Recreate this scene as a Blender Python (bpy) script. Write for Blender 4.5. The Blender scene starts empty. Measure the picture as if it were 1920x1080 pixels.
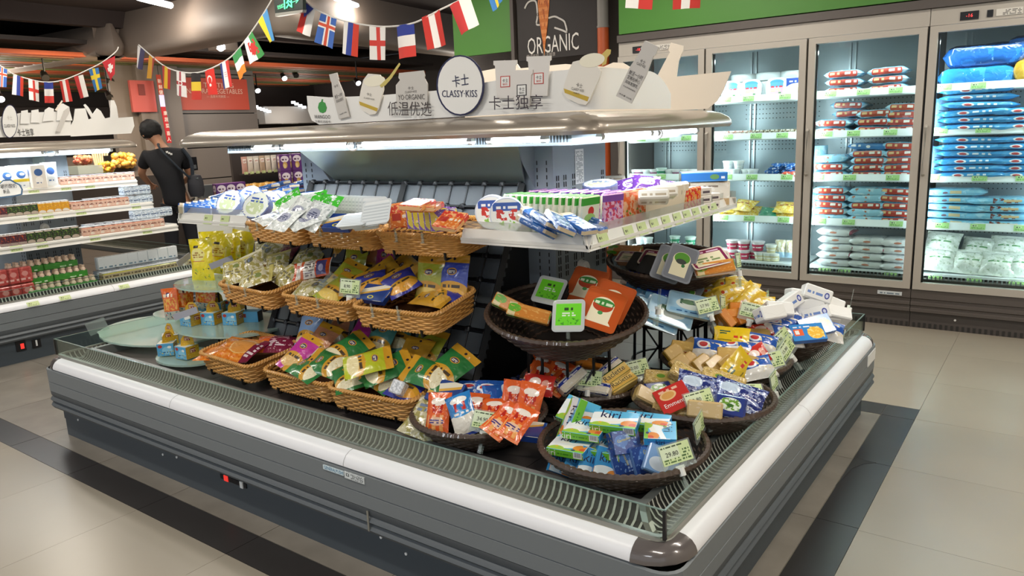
import bpy, bmesh, math, random
from mathutils import Matrix, Vector, noise as mnoise
random.seed(7)
S = bpy.context.scene
COL = S.collection
PI = math.pi
R = math.radians
# ------------------------------------------------------------------ camera, world, exposure, large lights
CAMZ = 1.6
YAW, PITCH, ROLL, FPX = R(-36.4518), R(11.87753), R(-2.33136), 1420.02
_f = Vector((math.sin(YAW)*math.cos(PITCH), math.cos(YAW)*math.cos(PITCH), -math.sin(PITCH)))
_r0 = Vector((math.cos(YAW), -math.sin(YAW), 0)); _u0 = _r0.cross(_f)
_r = math.cos(ROLL)*_r0 + math.sin(ROLL)*_u0
_u = -math.sin(ROLL)*_r0 + math.cos(ROLL)*_u0
cam = bpy.data.cameras.new('camera'); camo = bpy.data.objects.new('camera', cam); COL.objects.link(camo)
mw = Matrix((_r, _u, -_f)).transposed().to_4x4(); mw.translation = Vector((0, 0, CAMZ)); camo.matrix_world = mw
cam.sensor_width = 36; cam.lens = FPX/1920*36; cam.clip_start = 0.05; cam.clip_end = 100
S.camera = camo
S.view_settings.view_transform = 'Standard'; S.view_settings.look = 'None'
S.view_settings.gamma = 1; S.view_settings.use_curve_mapping = False
S.view_settings.exposure = 0.62
W = bpy.data.worlds.new('world'); S.world = W; W.use_nodes = True
W.node_tree.nodes['Background'].inputs[0].default_value = (0.90, 0.95, 1.0, 1)
W.node_tree.nodes['Background'].inputs[1].default_value = 0.36

def area(name, loc, size, power, col=(1, 1, 1), rot=(0, 0, 0)):
    l = bpy.data.lights.new(name, 'AREA'); l.shape = 'RECTANGLE'; l.size, l.size_y = size
    l.energy = power; l.color = col
    o = bpy.data.objects.new(name, l); o.location = loc; o.rotation_euler = rot; COL.objects.link(o); return o
# ceiling luminaires of the hall (their housings are built with the ceiling)
LUM = [(x, y) for y in (-2.2, 0.6, 3.2, 5.0) for x in (-5.6, -2.6, 0.4)] + [(-8.6, 0.5), (-8.6, 3.2), (-9.4, 6.0), (-7.3, 5.6), (2.6, 2.0)]
for x, y in LUM:
    area('ceiling_lamp_light', (x, y, 3.10), (1.2, 0.12), 21 if y > -1 else 20, (1.0, 0.92, 0.80) if y > 0 else (0.86, 0.93, 1.0))
# tubes under the canopies
CANOPY_W = (0.86, 0.94, 1.0)
for x, y, sx, sy, p, ry in ((-2.64, 2.44, 2.3, 0.05, 10, 0), (-1.50, 3.0, 0.05, 1.0, 4.6, 0), (-3.78, 3.0, 0.05, 1.0, 3.4, 0), (-7.05, 2.9, 0.05, 2.0, 10, 0)):
    area('canopy_tube_light', (x, y, 1.555), (sx, sy), p, CANOPY_W)
# first two: bare tubes; the rest: added point fills without fixtures, brightening far areas
for x, y, z, p in ((-8.2, 4.8, 3.0, 15), (-6.9, 6.4, 3.0, 15), (-12.5, 4.6, 2.2, 34), (-13.5, 8.0, 2.2, 34), (-9.6, 7.6, 2.1, 22), (-7.5, 9.4, 2.2, 16), (-4.9, 5.6, 3.0, 6), (-12.6, 10.2, 2.0, 14)):
    l = bpy.data.lights.new('aisle_tube_and_fill_light', 'POINT'); l.energy = p; l.shadow_soft_size = 0.12; l.color = (1, 0.9, 0.78)
    o = bpy.data.objects.new('aisle_tube_and_fill_light', l); o.location = (x, y, z); COL.objects.link(o)
# freezer LEDs
for i in range(5):
    area('freezer_led_light', (-3.33+0.82*i+0.41, 6.36, 2.08), (0.7, 0.05), 4.2, (0.85, 0.95, 1.0), (R(-20), 0, 0))
for i in range(6):
    for sgn in (-1, 1):
        if (i, sgn) in ((0, -1), (5, 1)): continue
        area('freezer_led_light', (-3.33+0.82*i+0.032*sgn, 6.36, 1.2), (0.02, 1.6), 2.8, (0.85, 0.95, 1.0), (R(90), 0, R(-22)*sgn))

# ------------------------------------------------------------------ helpers
def ray(px, py): return (px-960)/FPX*_r-(py-540)/FPX*_u+_f
def at(px, py, z=None, x=None, y=None):
    d = ray(px, py)
    t = (z-CAMZ)/d.z if z is not None else (x/d.x if x is not None else y/d.y)
    return Vector((0, 0, CAMZ))+t*d
def lin(h):
    h = h.lstrip('#'); c = [int(h[i:i+2], 16)/255 for i in (0, 2, 4)]
    return tuple(v/12.92 if v <= 0.04045 else ((v+0.055)/1.055)**2.4 for v in c)+(1,)
_M = {}
def nodes(name):
    m = bpy.data.materials.new(name); m.use_nodes = True
    nt = m.node_tree; return m, nt, nt.nodes['Principled BSDF'], nt.nodes, nt.links
def M(hexc, rough=0.5, metal=0.0, emit=0.0, spec=0.5, bump=0, bscale=40, vary=0, coat=0, name=None):
    key = (hexc, rough, metal, emit, spec, bump, bscale, vary, coat)
    if key in _M: return _M[key]
    m, nt, b, N, L = nodes(name or 'mat_'+hexc)
    b.inputs['Base Color'].default_value = lin(hexc); b.inputs['Roughness'].default_value = rough
    b.inputs['Metallic'].default_value = metal; b.inputs['Specular IOR Level'].default_value = spec
    b.inputs['Coat Weight'].default_value = coat
    if emit:
        b.inputs['Emission Color'].default_value = lin(hexc); b.inputs['Emission Strength'].default_value = emit
    if bump or vary:
        tc = N.new('ShaderNodeTexCoord'); n = N.new('ShaderNodeTexNoise'); n.inputs['Scale'].default_value = bscale
        n.inputs['Detail'].default_value = 4; L.new(tc.outputs['Object'], n.inputs['Vector'])
        if bump:
            bp = N.new('ShaderNodeBump'); bp.inputs['Strength'].default_value = bump; bp.inputs['Distance'].default_value = 0.01
            L.new(n.outputs[0], bp.inputs['Height']); L.new(bp.outputs[0], b.inputs['Normal'])
        if vary:
            mx = N.new('ShaderNodeMix'); mx.data_type = 'RGBA'
            c = lin(hexc); mx.inputs[6].default_value = tuple(v*(1-vary) for v in c[:3])+(1,)
            mx.inputs[7].default_value = tuple(min(1, v*(1+vary)) for v in c[:3])+(1,)
            L.new(n.outputs[0], mx.inputs[0]); L.new(mx.outputs[2], b.inputs['Base Color'])
    _M[key] = m; return m
def glassm(name, tint='E8F4F0', refl=0.06, rough=0.02):
    """thin clear sheet: mostly straight-through, mirror share by Fresnel"""
    if name in _M: return _M[name]
    m, nt, b, N, L = nodes(name); N.remove(b); out = N['Material Output']
    t = N.new('ShaderNodeBsdfTransparent'); t.inputs[0].default_value = lin(tint)
    g = N.new('ShaderNodeBsdfGlossy'); g.inputs['Roughness'].default_value = rough
    fr = N.new('ShaderNodeFresnel'); fr.inputs[0].default_value = 1.45
    a = N.new('ShaderNodeMath'); a.operation = 'MULTIPLY_ADD'; a.inputs[1].default_value = 0.5; a.inputs[2].default_value = refl-0.045; a.use_clamp = True
    mx = N.new('ShaderNodeMixShader'); L.new(fr.outputs[0], a.inputs[0]); L.new(a.outputs[0], mx.inputs[0])
    L.new(t.outputs[0], mx.inputs[1]); L.new(g.outputs[0], mx.inputs[2]); L.new(mx.outputs[0], out.inputs[0])
    _M[name] = m; return m
def frostm(name, tint, amt=0.35):
    """cloudy plastic or tinted shelf glass: part straight-through, part diffuse"""
    if name in _M: return _M[name]
    m, nt, b, N, L = nodes(name); out = N['Material Output']
    b.inputs['Base Color'].default_value = lin(tint); b.inputs['Roughness'].default_value = 0.12; b.inputs['Coat Weight'].default_value = 0.5
    t = N.new('ShaderNodeBsdfTransparent'); t.inputs[0].default_value = lin('F2F8F4')
    mx = N.new('ShaderNodeMixShader'); mx.inputs[0].default_value = amt
    L.new(t.outputs[0], mx.inputs[1]); L.new(b.outputs[0], mx.inputs[2]); L.new(mx.outputs[0], out.inputs[0])
    _M[name] = m; return m
def printm(name, base, layers, rough=0.35, coat=0.3, bump=0.0, bscale=25):
    """printed packaging: flat shapes laid over a base colour in the mesh's own UV"""
    if name in _M: return _M[name]
    m, nt, b, N, L = nodes(name)
    b.inputs['Roughness'].default_value = rough; b.inputs['Coat Weight'].default_value = coat; b.inputs['Coat Roughness'].default_value = 0.12
    uv = N.new('ShaderNodeTexCoord').outputs['UV']; sp = N.new('ShaderNodeSeparateXYZ'); L.new(uv, sp.inputs[0])
    U, V = sp.outputs[0], sp.outputs[1]
    def math_(op, *a):
        n = N.new('ShaderNodeMath'); n.operation = op
        for i, v in enumerate(a):
            if isinstance(v, (int, float)): n.inputs[i].default_value = v
            else: L.new(v, n.inputs[i])
        return n.outputs[0]
    def vec(op, a, bb, c=None):
        n = N.new('ShaderNodeVectorMath'); n.operation = op; L.new(a, n.inputs[0])
        n.inputs[1].default_value = bb
        if c is not None: n.inputs[2].default_value = c
        return n
    def rect(u0, v0, u1, v1):
        return math_('MULTIPLY', math_('COMPARE', U, (u0+u1)/2, abs(u1-u0)/2), math_('COMPARE', V, (v0+v1)/2, abs(v1-v0)/2))
    col = None
    for l in layers:
        k = l[0]
        if k == 'r': mask, c = rect(*l[1:5]), l[5]
        elif k == 'e':
            cu, cv, ru, rv, c = l[1:6]
            mask = math_('LESS_THAN', vec('LENGTH', vec('MULTIPLY_ADD', uv, (1/ru, 1/rv, 0), (-cu/ru, -cv/rv, 0)).outputs[0], (0, 0, 0)).outputs['Value'], 1.0)
        elif k == 't':
            u0, v0, u1, v1, c, rows, cols = l[1:8]
            rows, cols = rows/abs(v1-v0), cols/abs(u1-u0)
            fl = vec('FLOOR', vec('MULTIPLY_ADD', uv, (cols, rows, 0), (-u0*cols, -v0*rows, 0.0)).outputs[0], (0, 0, 0))
            wn = N.new('ShaderNodeTexWhiteNoise'); wn.noise_dimensions = '3D'; L.new(fl.outputs[0], wn.inputs[0])
            mk = math_('GREATER_THAN', wn.outputs[0], 0.38)
            gate = math_('LESS_THAN', math_('FRACT', math_('MULTIPLY_ADD', V, rows, -v0*rows)), 0.62)
            mask = math_('MULTIPLY', math_('MULTIPLY', mk, gate), rect(u0, v0, u1, v1))
        elif k == 'd':
            a, bb, cc, w, c = l[1:6]
            mask = math_('COMPARE', vec('DOT_PRODUCT', uv, (a, bb, 0)).outputs['Value'], cc, w)
        elif k == 'n':
            sc, thr, c = l[1:4]
            tn = N.new('ShaderNodeTexNoise'); tn.inputs['Scale'].default_value = sc; tn.inputs['Detail'].default_value = 3
            L.new(uv, tn.inputs['Vector']); mask = math_('GREATER_THAN', tn.outputs[0], thr)
            if len(l) > 4: mask = math_('MULTIPLY', mask, rect(*l[4:8]))
        elif k == 's':
            a, bb, c = l[1:4]; u0, v0, u1, v1 = l[4:8] if len(l) > 4 else (-1, -1, 2, 2)
            mask = math_('MULTIPLY', math_('LESS_THAN', math_('FRACT', vec('DOT_PRODUCT', uv, (a, bb, 0)).outputs['Value']), 0.5), rect(u0, v0, u1, v1))
        mx = N.new('ShaderNodeMix'); mx.data_type = 'RGBA'; L.new(mask, mx.inputs[0])
        if col is None: mx.inputs[6].default_value = lin(base)
        else: L.new(col, mx.inputs[6])
        mx.inputs[7].default_value = lin(c); col = mx.outputs[2]
    if col is None: b.inputs['Base Color'].default_value = lin(base)
    else: L.new(col, b.inputs['Base Color'])
    if bump:
        tc = N.new('ShaderNodeTexCoord'); n = N.new('ShaderNodeTexNoise'); n.inputs['Scale'].default_value = bscale; n.inputs['Detail'].default_value = 2
        n.inputs['Distortion'].default_value = 0.6
        L.new(tc.outputs['Object'], n.inputs['Vector'])
        bp = N.new('ShaderNodeBump'); bp.inputs['Strength'].default_value = bump; bp.inputs['Distance'].default_value = 0.02
        L.new(n.outputs[0], bp.inputs['Height']); L.new(bp.outputs[0], b.inputs['Normal'])
    _M[name] = m; return m

# ---- mesh builders
class MB:
    """collects quads; build() makes one mesh"""
    def __init__(s): s.v, s.f, s.mi, s.uv, s.mats = [], [], [], [], []
    def mat(s, m):
        if m not in s.mats: s.mats.append(m)
        return s.mats.index(m)
    def face(s, pts, m, uvs=None):
        i = len(s.v); s.v += [tuple(p) for p in pts]; s.f.append(tuple(range(i, i+len(pts)))); s.mi.append(s.mat(m))
        s.uv.append(uvs or [(0, 0), (1, 0), (1, 1), (0, 1)][:len(pts)] if len(pts) <= 4 else [(0, 0)]*len(pts))
    def idx(s, f, m, uvs=None):
        s.f.append(tuple(f)); s.mi.append(s.mat(m)); s.uv.append(uvs or [(0, 0)]*len(f))
    def box(s, c, d, m, mt=None, rot=None, ms=None):
        """axis box centred at c; m all sides, mt top, ms = side (x) faces"""
        x, y, z = (v/2 for v in d); P = [Vector(p) for p in ((-x,-y,-z),(x,-y,-z),(x,y,-z),(-x,y,-z),(-x,-y,z),(x,-y,z),(x,y,z),(-x,y,z))]
        if rot: P = [rot @ p for p in P]
        P = [p+Vector(c) for p in P]
        for q, mm in (((0,1,5,4), m), ((2,3,7,6), m), ((1,2,6,5), ms or m), ((3,0,4,7), ms or m), ((4,5,6,7), mt or m), ((3,2,1,0), mt or m)):
            s.face([P[k] for k in q], mm)
    def tube(s, pts, r, m, sides=6, closed=False, cap=True, up=Vector((0, 0, 1)), rads=None):
        pts = [Vector(p) for p in pts]; n = len(pts); base = len(s.v)
        for i, p in enumerate(pts):
            a = pts[(i-1) % n] if (closed or i > 0) else p; bb = pts[(i+1) % n] if (closed or i < n-1) else p
            t = (bb-a).normalized(); sd = t.cross(up)
            if sd.length < 1e-3: sd = t.cross(Vector((1, 0, 0.1)))
            sd.normalize(); w = sd.cross(t); rr = rads[i] if rads else r
            for k in range(sides):
                an = 2*PI*k/sides; s.v.append(tuple(p+rr*(math.cos(an)*sd+math.sin(an)*w)))
        for i in range(n if closed else n-1):
            j = (i+1) % n
            for k in range(sides):
                l = (k+1) % sides
                s.idx((base+i*sides+k, base+i*sides+l, base+j*sides+l, base+j*sides+k), m, [(i/n, k/sides)]*4)
        if cap and not closed:
            s.idx([base+k for k in range(sides)], m); s.idx([base+(n-1)*sides+k for k in reversed(range(sides))], m)
    def lathe(s, prof, m, segs=16, mats=None, c=(0, 0, 0), sx=1, sy=1, a0=0, a1=2*PI):
        base = len(s.v); n = len(prof); full = abs(a1-a0-2*PI) < 1e-6; cols = segs if full else segs+1
        zs = [p[1] for p in prof]; z0, z1 = min(zs), max(zs)
        for i in range(cols):
            a = a0+(a1-a0)*i/segs
            for r, z in prof: s.v.append((c[0]+sx*r*math.cos(a), c[1]+sy*r*math.sin(a), c[2]+z))
        for i in range(segs):
            j = (i+1) % cols
            for k in range(n-1):
                mm = mats[k] if mats else m; u0, u1 = i/segs, (i+1)/segs
                v0, v1 = ((p[1]-z0)/(z1-z0+1e-9) for p in prof[k:k+2])
                s.idx((base+i*n+k, base+j*n+k, base+j*n+k+1, base+i*n+k+1), mm, [(u0, v0), (u1, v0), (u1, v1), (u0, v1)])
    def prism(s, poly, d0, d1, m, axis='y', ms=None):
        """poly in 2 coords extruded along axis from d0 to d1"""
        def p3(p, d): return {'y': (p[0], d, p[1]), 'x': (d, p[0], p[1]), 'z': (p[0], p[1], d)}[axis]
        xs = [p[0] for p in poly]; ys = [p[1] for p in poly]; wx, wy = max(xs)-min(xs) or 1, max(ys)-min(ys) or 1
        uv = [((p[0]-min(xs))/wx, (p[1]-min(ys))/wy) for p in poly]
        a = [p3(p, d0) for p in poly]; bq = [p3(p, d1) for p in poly]
        i = len(s.v); s.v += a; s.idx(range(i, i+len(a)), m, uv)
        i = len(s.v); s.v += bq; s.idx(reversed(range(i, i+len(a))), m, list(reversed(uv)))
        for k in range(len(poly)):
            l = (k+1) % len(poly); s.face([a[l], a[k], bq[k], bq[l]], ms or m)
    def mesh(s, name='mesh', smooth=False, bevel=0, fix=True):
        me = bpy.data.meshes.new(name); me.from_pydata(s.v, [], s.f)
        for m in s.mats: me.materials.append(m)
        me.polygons.foreach_set('material_index', s.mi)
        ul = me.uv_layers.new(name='UVMap'); flat = []
        for u in s.uv:
            for a, bb in u: flat += [a, bb]
        ul.data.foreach_set('uv', flat)
        bm = bmesh.new(); bm.from_mesh(me)
        if fix:
            bmesh.ops.remove_doubles(bm, verts=bm.verts, dist=1e-5)
            bmesh.ops.recalc_face_normals(bm, faces=bm.faces)
        if bevel:
            es = [e for e in bm.edges if len(e.link_faces) == 2 and e.calc_face_angle(0) > 0.6]
            bmesh.ops.bevel(bm, geom=es, offset=bevel, segments=1, affect='EDGES', profile=0.6, clamp_overlap=True)
        for f in bm.faces: f.smooth = smooth
        bm.to_mesh(me); bm.free()
        if smooth: me.set_sharp_from_angle(angle=R(45))
        me.update(); return me
def link(name, me, parent=None, mat=None, **props):
    o = bpy.data.objects.new(name, me); COL.objects.link(o)
    if parent: o.parent = parent
    if mat is not None: o.matrix_local = mat
    for k, v in props.items(): o[k] = v
    return o
def tag(o, label, cat, group=None, kind=None):
    o['label'] = label; o['category'] = cat
    if group: o['group'] = group
    if kind: o['kind'] = kind
    return o
def empty(name, loc, label=None, cat=None, group=None, rot=None, kind=None):
    o = link(name, None); o.location = loc; o.empty_display_size = 0.1
    if rot: o.rotation_euler = rot
    if label: tag(o, label, cat, group, kind)
    elif kind: o['kind'] = kind
    return o
def sub(parent, name, mb, smooth=False, bevel=0, kind=None, label=None):
    """part built in world coordinates under an Empty placed anywhere without rotation"""
    o = link(name, mb.mesh(name, smooth, bevel))
    root = parent; off = Vector(root.location)
    p = root.parent
    while p: off += Vector(p.location); p = p.parent
    o.parent = parent; o.location = -off
    if kind: o['kind'] = kind
    if label: o['label'] = label
    return o
def T(x, y, z): return Matrix.Translation((x, y, z))
def orient(loc, yaw=36, tilt=0, spin=0):
    """things stand facing -Y; tilt leans them back (90 = flat, print up), spin turns in their own plane, yaw about the vertical"""
    return Matrix.Translation(loc) @ Matrix.Rotation(R(yaw), 4, 'Z') @ Matrix.Rotation(R(-tilt), 4, 'X') @ Matrix.Rotation(R(spin), 4, 'Y')
class Proto:
    def __init__(s, name, cat, me): s.name, s.cat, s.parts = name, cat, [(name, me, None, None, None)]
    def add(s, name, me, mat=None, par=0, label=None): s.parts.append((name, me, mat or Matrix(), par, label)); return s
def put(p, mat, label, group=None, name=None):
    obs = []
    for nm, me, ml, par, lb in p.parts:
        o = bpy.data.objects.new(name if (name and par is None) else nm, me); COL.objects.link(o)
        if par is None: o.matrix_world = mat
        else: o.parent = obs[par]; o.matrix_local = ml
        if lb: o['label'] = lb
        obs.append(o)
    tag(obs[0], label, p.cat, group); return obs[0]
_TX = {}
def textmesh(body, mat, width=None, height=None, depth=0.0, align='CENTER', shear=0):
    """flat lettering in the XZ plane facing -Y, centred"""
    key = (body, mat.name, width, height, depth, shear)
    if key in _TX: return _TX[key]
    c = bpy.data.curves.new('lettering', 'FONT'); c.body = body; c.align_x = align; c.resolution_u = 2; c.extrude = 0; c.shear = shear
    o = bpy.data.objects.new('lettering', c); COL.objects.link(o)
    dg = bpy.context.evaluated_depsgraph_get(); me = bpy.data.meshes.new_from_object(o.evaluated_get(dg))
    bpy.data.objects.remove(o); bpy.data.curves.remove(c)
    xs = [v.co.x for v in me.vertices] or [0, 1]; ys = [v.co.y for v in me.vertices] or [0, 1]
    w, h = max(xs)-min(xs), max(ys)-min(ys); cx, cy = (max(xs)+min(xs))/2, (max(ys)+min(ys))/2
    sx = width/w if width else height/h; sy = height/h if height else sx
    for v in me.vertices: v.co = ((v.co.x-cx)*sx, 0, (v.co.y-cy)*sy)
    me.materials.clear(); me.materials.append(mat); me.name = 'lettering'
    _TX[key] = me; return me
def catmull(P, n=8):
    out = []; P = [Vector(p) for p in P]
    for i in range(len(P)-1):
        a, b_, c, d = P[max(0, i-1)], P[i], P[i+1], P[min(len(P)-1, i+2)]
        for k in range(n):
            t = k/n; out.append(0.5*((2*b_)+(c-a)*t+(2*a-5*b_+4*c-d)*t*t+(3*b_-a-3*c+d)*t**3))
    return out+[P[-1]]
def rrect(w, d, r, n=6):
    """closed rounded rectangle outline, counter-clockwise"""
    P = []
    for cx, cy, a in ((w/2-r, d/2-r, 0), (-w/2+r, d/2-r, 90), (-w/2+r, -d/2+r, 180), (w/2-r, -d/2+r, 270)):
        for k in range(n+1): P.append((cx+r*math.cos(R(a+90*k/n)), cy+r*math.sin(R(a+90*k/n))))
    return P
def resample(P, n):
    P = [Vector(p).to_3d() for p in P]; P.append(P[0]); L_ = [0]
    for a, b_ in zip(P, P[1:]): L_.append(L_[-1]+(b_-a).length)
    out = []; j = 0
    for i in range(n):
        t = L_[-1]*i/n
        while L_[j+1] < t: j += 1
        out.append(P[j].lerp(P[j+1], (t-L_[j])/max(1e-9, L_[j+1]-L_[j])))
    return out
ORD = ['first', 'second', 'third', 'fourth', 'fifth', 'sixth', 'seventh', 'eighth', 'ninth', 'tenth', 'eleventh', 'twelfth', 'thirteenth', 'fourteenth', 'fifteenth', 'sixteenth', 'seventeenth', 'eighteenth', 'nineteenth', 'twentieth']

# ---- packaging shapes (centred on their own middle, print facing -Y)
def pouch(w, h, t, mat, back=None, crimp=(0.08, 0.08), wr=0.004, nx=9, ny=11, seed=0, fullw=2.4):
    b = MB(); back = back or mat
    for sgn, mm in ((-1, mat), (1, back)):
        g = []
        for j in range(ny+1):
            v = j/ny; vv = min(1, max(0, (v-crimp[0])/(1-crimp[0]-crimp[1]))); pv = (1-abs(2*vv-1)**2.6)**0.7 if 0 < vv < 1 else 0
            row = []
            for i in range(nx+1):
                u = i/nx; pu = (1-abs(2*u-1)**fullw)**0.75 if 0 < u < 1 else 0
                nz = mnoise.noise(Vector((u*4.3+seed*3.1, v*5.2+seed*1.7, sgn*2.0)))
                y = sgn*t/2*pv*pu+nz*wr*(1 if pv*pu > 0.02 else 0.0)+0.0015*math.sin(seed+u*6+v*3)+(sgn*0.0009 if 0 < i < nx and 0 < j < ny else 0)
                pin = 1-0.07*pv
                row.append(((u-0.5)*w*pin, y, (v-0.5)*h))
            g.append(row)
        for j in range(ny):
            for i in range(nx):
                q = [g[j][i], g[j][i+1], g[j+1][i+1], g[j+1][i]]; uvs = [(i/nx, j/ny), ((i+1)/nx, j/ny), ((i+1)/nx, (j+1)/ny), (i/nx, (j+1)/ny)]
                b.face(q, mm, uvs)
    return b.mesh('pouch', True)
def flowpack(w, d, t, mat, seed=0, fin=0.06, nx=14, ns=12, wr=0.004):
    b = MB(); rows = []
    for i in range(nx+1):
        u = i/nx; x = (u-0.5)*w
        e = min(u, 1-u)/fin
        th = 0.03 if e < 0.9 else min(1, ((min(u, 1-u)-fin)/0.12+0.1))**0.3
        dd = 0.90+0.10*min(1, th*1.3) if e >= 0.9 else 0.84
        ring = []
        for k in range(ns):
            a = 2*PI*k/ns; ca, sa = math.cos(a), math.sin(a)
            y = math.copysign(abs(ca)**0.55, ca)*d/2*dd; z = math.copysign(abs(sa)**0.52, sa)*t/2*th
            n_ = mnoise.noise(Vector((u*6+seed*2.3, ca*1.6, sa*1.6+seed)))*wr*(th > 0.1)
            zig = 0.003*math.sin(k*PI+u*40) if e < 0.9 else 0
            ring.append((x, y+n_, z+n_+zig))
        rows.append(ring)
    for i in range(nx):
        for k in range(ns):
            l = (k+1) % ns; u0, u1, v0, v1 = i/nx, (i+1)/nx, k/ns, (k+1)/ns
            b.face([rows[i][k], rows[i+1][k], rows[i+1][l], rows[i][l]], mat, [(u0, v0), (u1, v0), (u1, v1), (u0, v1)])
    for rw in (rows[0], list(reversed(rows[-1]))):
        i = len(b.v); b.v += rw; b.idx(range(i, i+ns), mat)
    return b.mesh('flowpack', True)
def carton(w, h, d, front, side=None, top=None, back=None, bev=0.0012):
    b = MB(); side = side or front; top = top or side; x, y, z = w/2, d/2, h/2
    b.face([(-x,-y,-z),(x,-y,-z),(x,-y,z),(-x,-y,z)], front); b.face([(x,y,-z),(-x,y,-z),(-x,y,z),(x,y,z)], back or front)
    b.face([(x,-y,-z),(x,y,-z),(x,y,z),(x,-y,z)], side); b.face([(-x,y,-z),(-x,-y,-z),(-x,-y,z),(-x,y,z)], side)
    b.face([(-x,-y,z),(x,-y,z),(x,y,z),(-x,y,z)], top); b.face([(-x,y,-z),(x,y,-z),(x,-y,-z),(-x,-y,-z)], top)
    return b.mesh('carton', False, bev)
def tray(w, h, t, rim, top, wall=None, r=0.015):
    """shallow sealed tray: flange, printed film in front, body behind"""
    b = MB(); wall = wall or rim
    P = rrect(w, h, r, 4)
    def ring(sc, y): return [(p[0]*(1-2*sc/w), y, p[1]*(1-2*sc/h)) for p in P]
    L_ = [ring(0, 0), ring(0, -0.002), ring(0.007, -0.0025), ring(0.007, -0.002)]
    Bk = [ring(0, 0), ring(0.006, 0.001), ring(0.012, t)]
    for seq, mm in ((L_, rim), (Bk, wall)):
        for a, c in zip(seq, seq[1:]):
            for k in range(len(P)):
                l = (k+1) % len(P); b.face([a[k], a[l], c[l], c[k]], mm)
    i = len(b.v); b.v += L_[-1]; b.idx(range(i, i+len(P)), top, [(p[0]/w+0.5, p[1]/h+0.5) for p in P])
    i = len(b.v); b.v += Bk[-1]; b.idx(range(i, i+len(P)), wall)
    return b.mesh('tray', False)
def lathe_mesh(prof, m, segs=16, mats=None, sx=1, sy=1, smooth=True):
    b = MB(); b.lathe(prof, m, segs, mats, sx=sx, sy=sy); return b.mesh('turned', smooth)
def wedge(w, h, d, rind, cut):
    """block of cheese cut with one slanting face, shrink-wrapped"""
    b = MB(); b.prism([(-w/2, -h/2), (w/2, -h/2), (w/2, h*0.3), (w*0.36, h/2), (-w/2, h/2)], -d/2, d/2, cut, 'y', rind)
    return b.mesh('wedge', False, 0.004)
# ------------------------------------------------------------------ palette
m_grey = M('787D80', 0.45, 0.0, spec=0.4, name='paint_grey')
m_greyd = M('575C60', 0.5, 0.0, name='paint_grey_dark')
m_plinth = M('4A5259', 0.45, 0.1, name='plinth_blue_grey')
m_strip = M('F1F1F4', 0.35, name='bumper_white')
m_cap = M('6B6462', 0.18, 0.1, coat=0.6, name='corner_cap')
m_alu = M('A9A79F', 0.35, 0.7, name='aluminium')
m_rib = M('C6C4BA', 0.4, name='rib_light')
m_lip = M('8E9391', 0.4, 0.5, name='lip_steel')
m_gut = M('2A2826', 0.6, name='gutter_dark')
m_deck = M('5C5552', 0.42, 0.15, bump=0.05, bscale=12, name='deck')
m_spine = M('97A1AA', 0.4, 0.25, name='spine_steel')
m_black = M('0C0C0D', 0.45, name='black_metal')
m_blackp = M('16161A', 0.3, name='black_plastic')
m_canopy = M('A89D90', 0.3, 0.35, coat=0.35, name='canopy_metal')
m_under = M('727E87', 0.3, 0.5, name='canopy_underside')
m_white = M('F2F0EC', 0.4, name='white_board')
m_shelf = M('E9E6DF', 0.35, name='shelf_white')
m_wplas = M('F4F4F2', 0.25, name='white_plastic')
m_tube = M('F4FAFF', 0.3, emit=2.6, name='tube_lit')
m_led = M('EAF6FF', 0.3, emit=1.5, name='led_lit')
m_ink = M('2A2426', 0.5, name='ink_dark')
m_navy = M('1E1F4A', 0.4, name='ink_navy')
m_cream = M('F3E8D8', 0.5, name='board_cream')
m_steel = M('A7B0B5', 0.3, 0.8, name='steel')
m_tint = glassm('clear_glass', 'EEF6F3', 0.05)
m_green_glass = frostm('shelf_glass_green', 'CBE6DA', 0.62)
m_clear = frostm('clear_plastic', 'E4E8E6', 0.16)
m_mirror = M('A5B6B1', 0.32, 0.72, name='mirror_panel')
m_tagpaper = printm('price_paper', 'CFE0A6', [('r', 0.0, 0.3, 0.62, 1, 'D9E6C4'), ('t', 0.05, 0.84, 0.8, 0.96, '4A5A3A', 1, 22), ('t', 0.06, 0.08, 0.6, 0.34, '5C7A44', 2, 14), ('t', 0.66, 0.1, 0.95, 0.7, '4E6E3C', 4, 8)], 0.5, 0)
m_label = printm('shelf_label', 'A9D486', [('t', 0.08, 0.15, 0.92, 0.45, '5E8A48', 2, 12), ('r', 0.1, 0.5, 0.5, 0.9, 'C6E2A8'), ('t', 0.14, 0.55, 0.46, 0.85, '3C4A34', 1, 5)], 0.5, 0)
m_labely = printm('shelf_label_yellow', 'C9D79A', [('t', 0.08, 0.15, 0.92, 0.45, '7C8A58', 2, 12), ('t', 0.14, 0.55, 0.46, 0.85, '4C4A34', 1, 5)], 0.5, 0)

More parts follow.
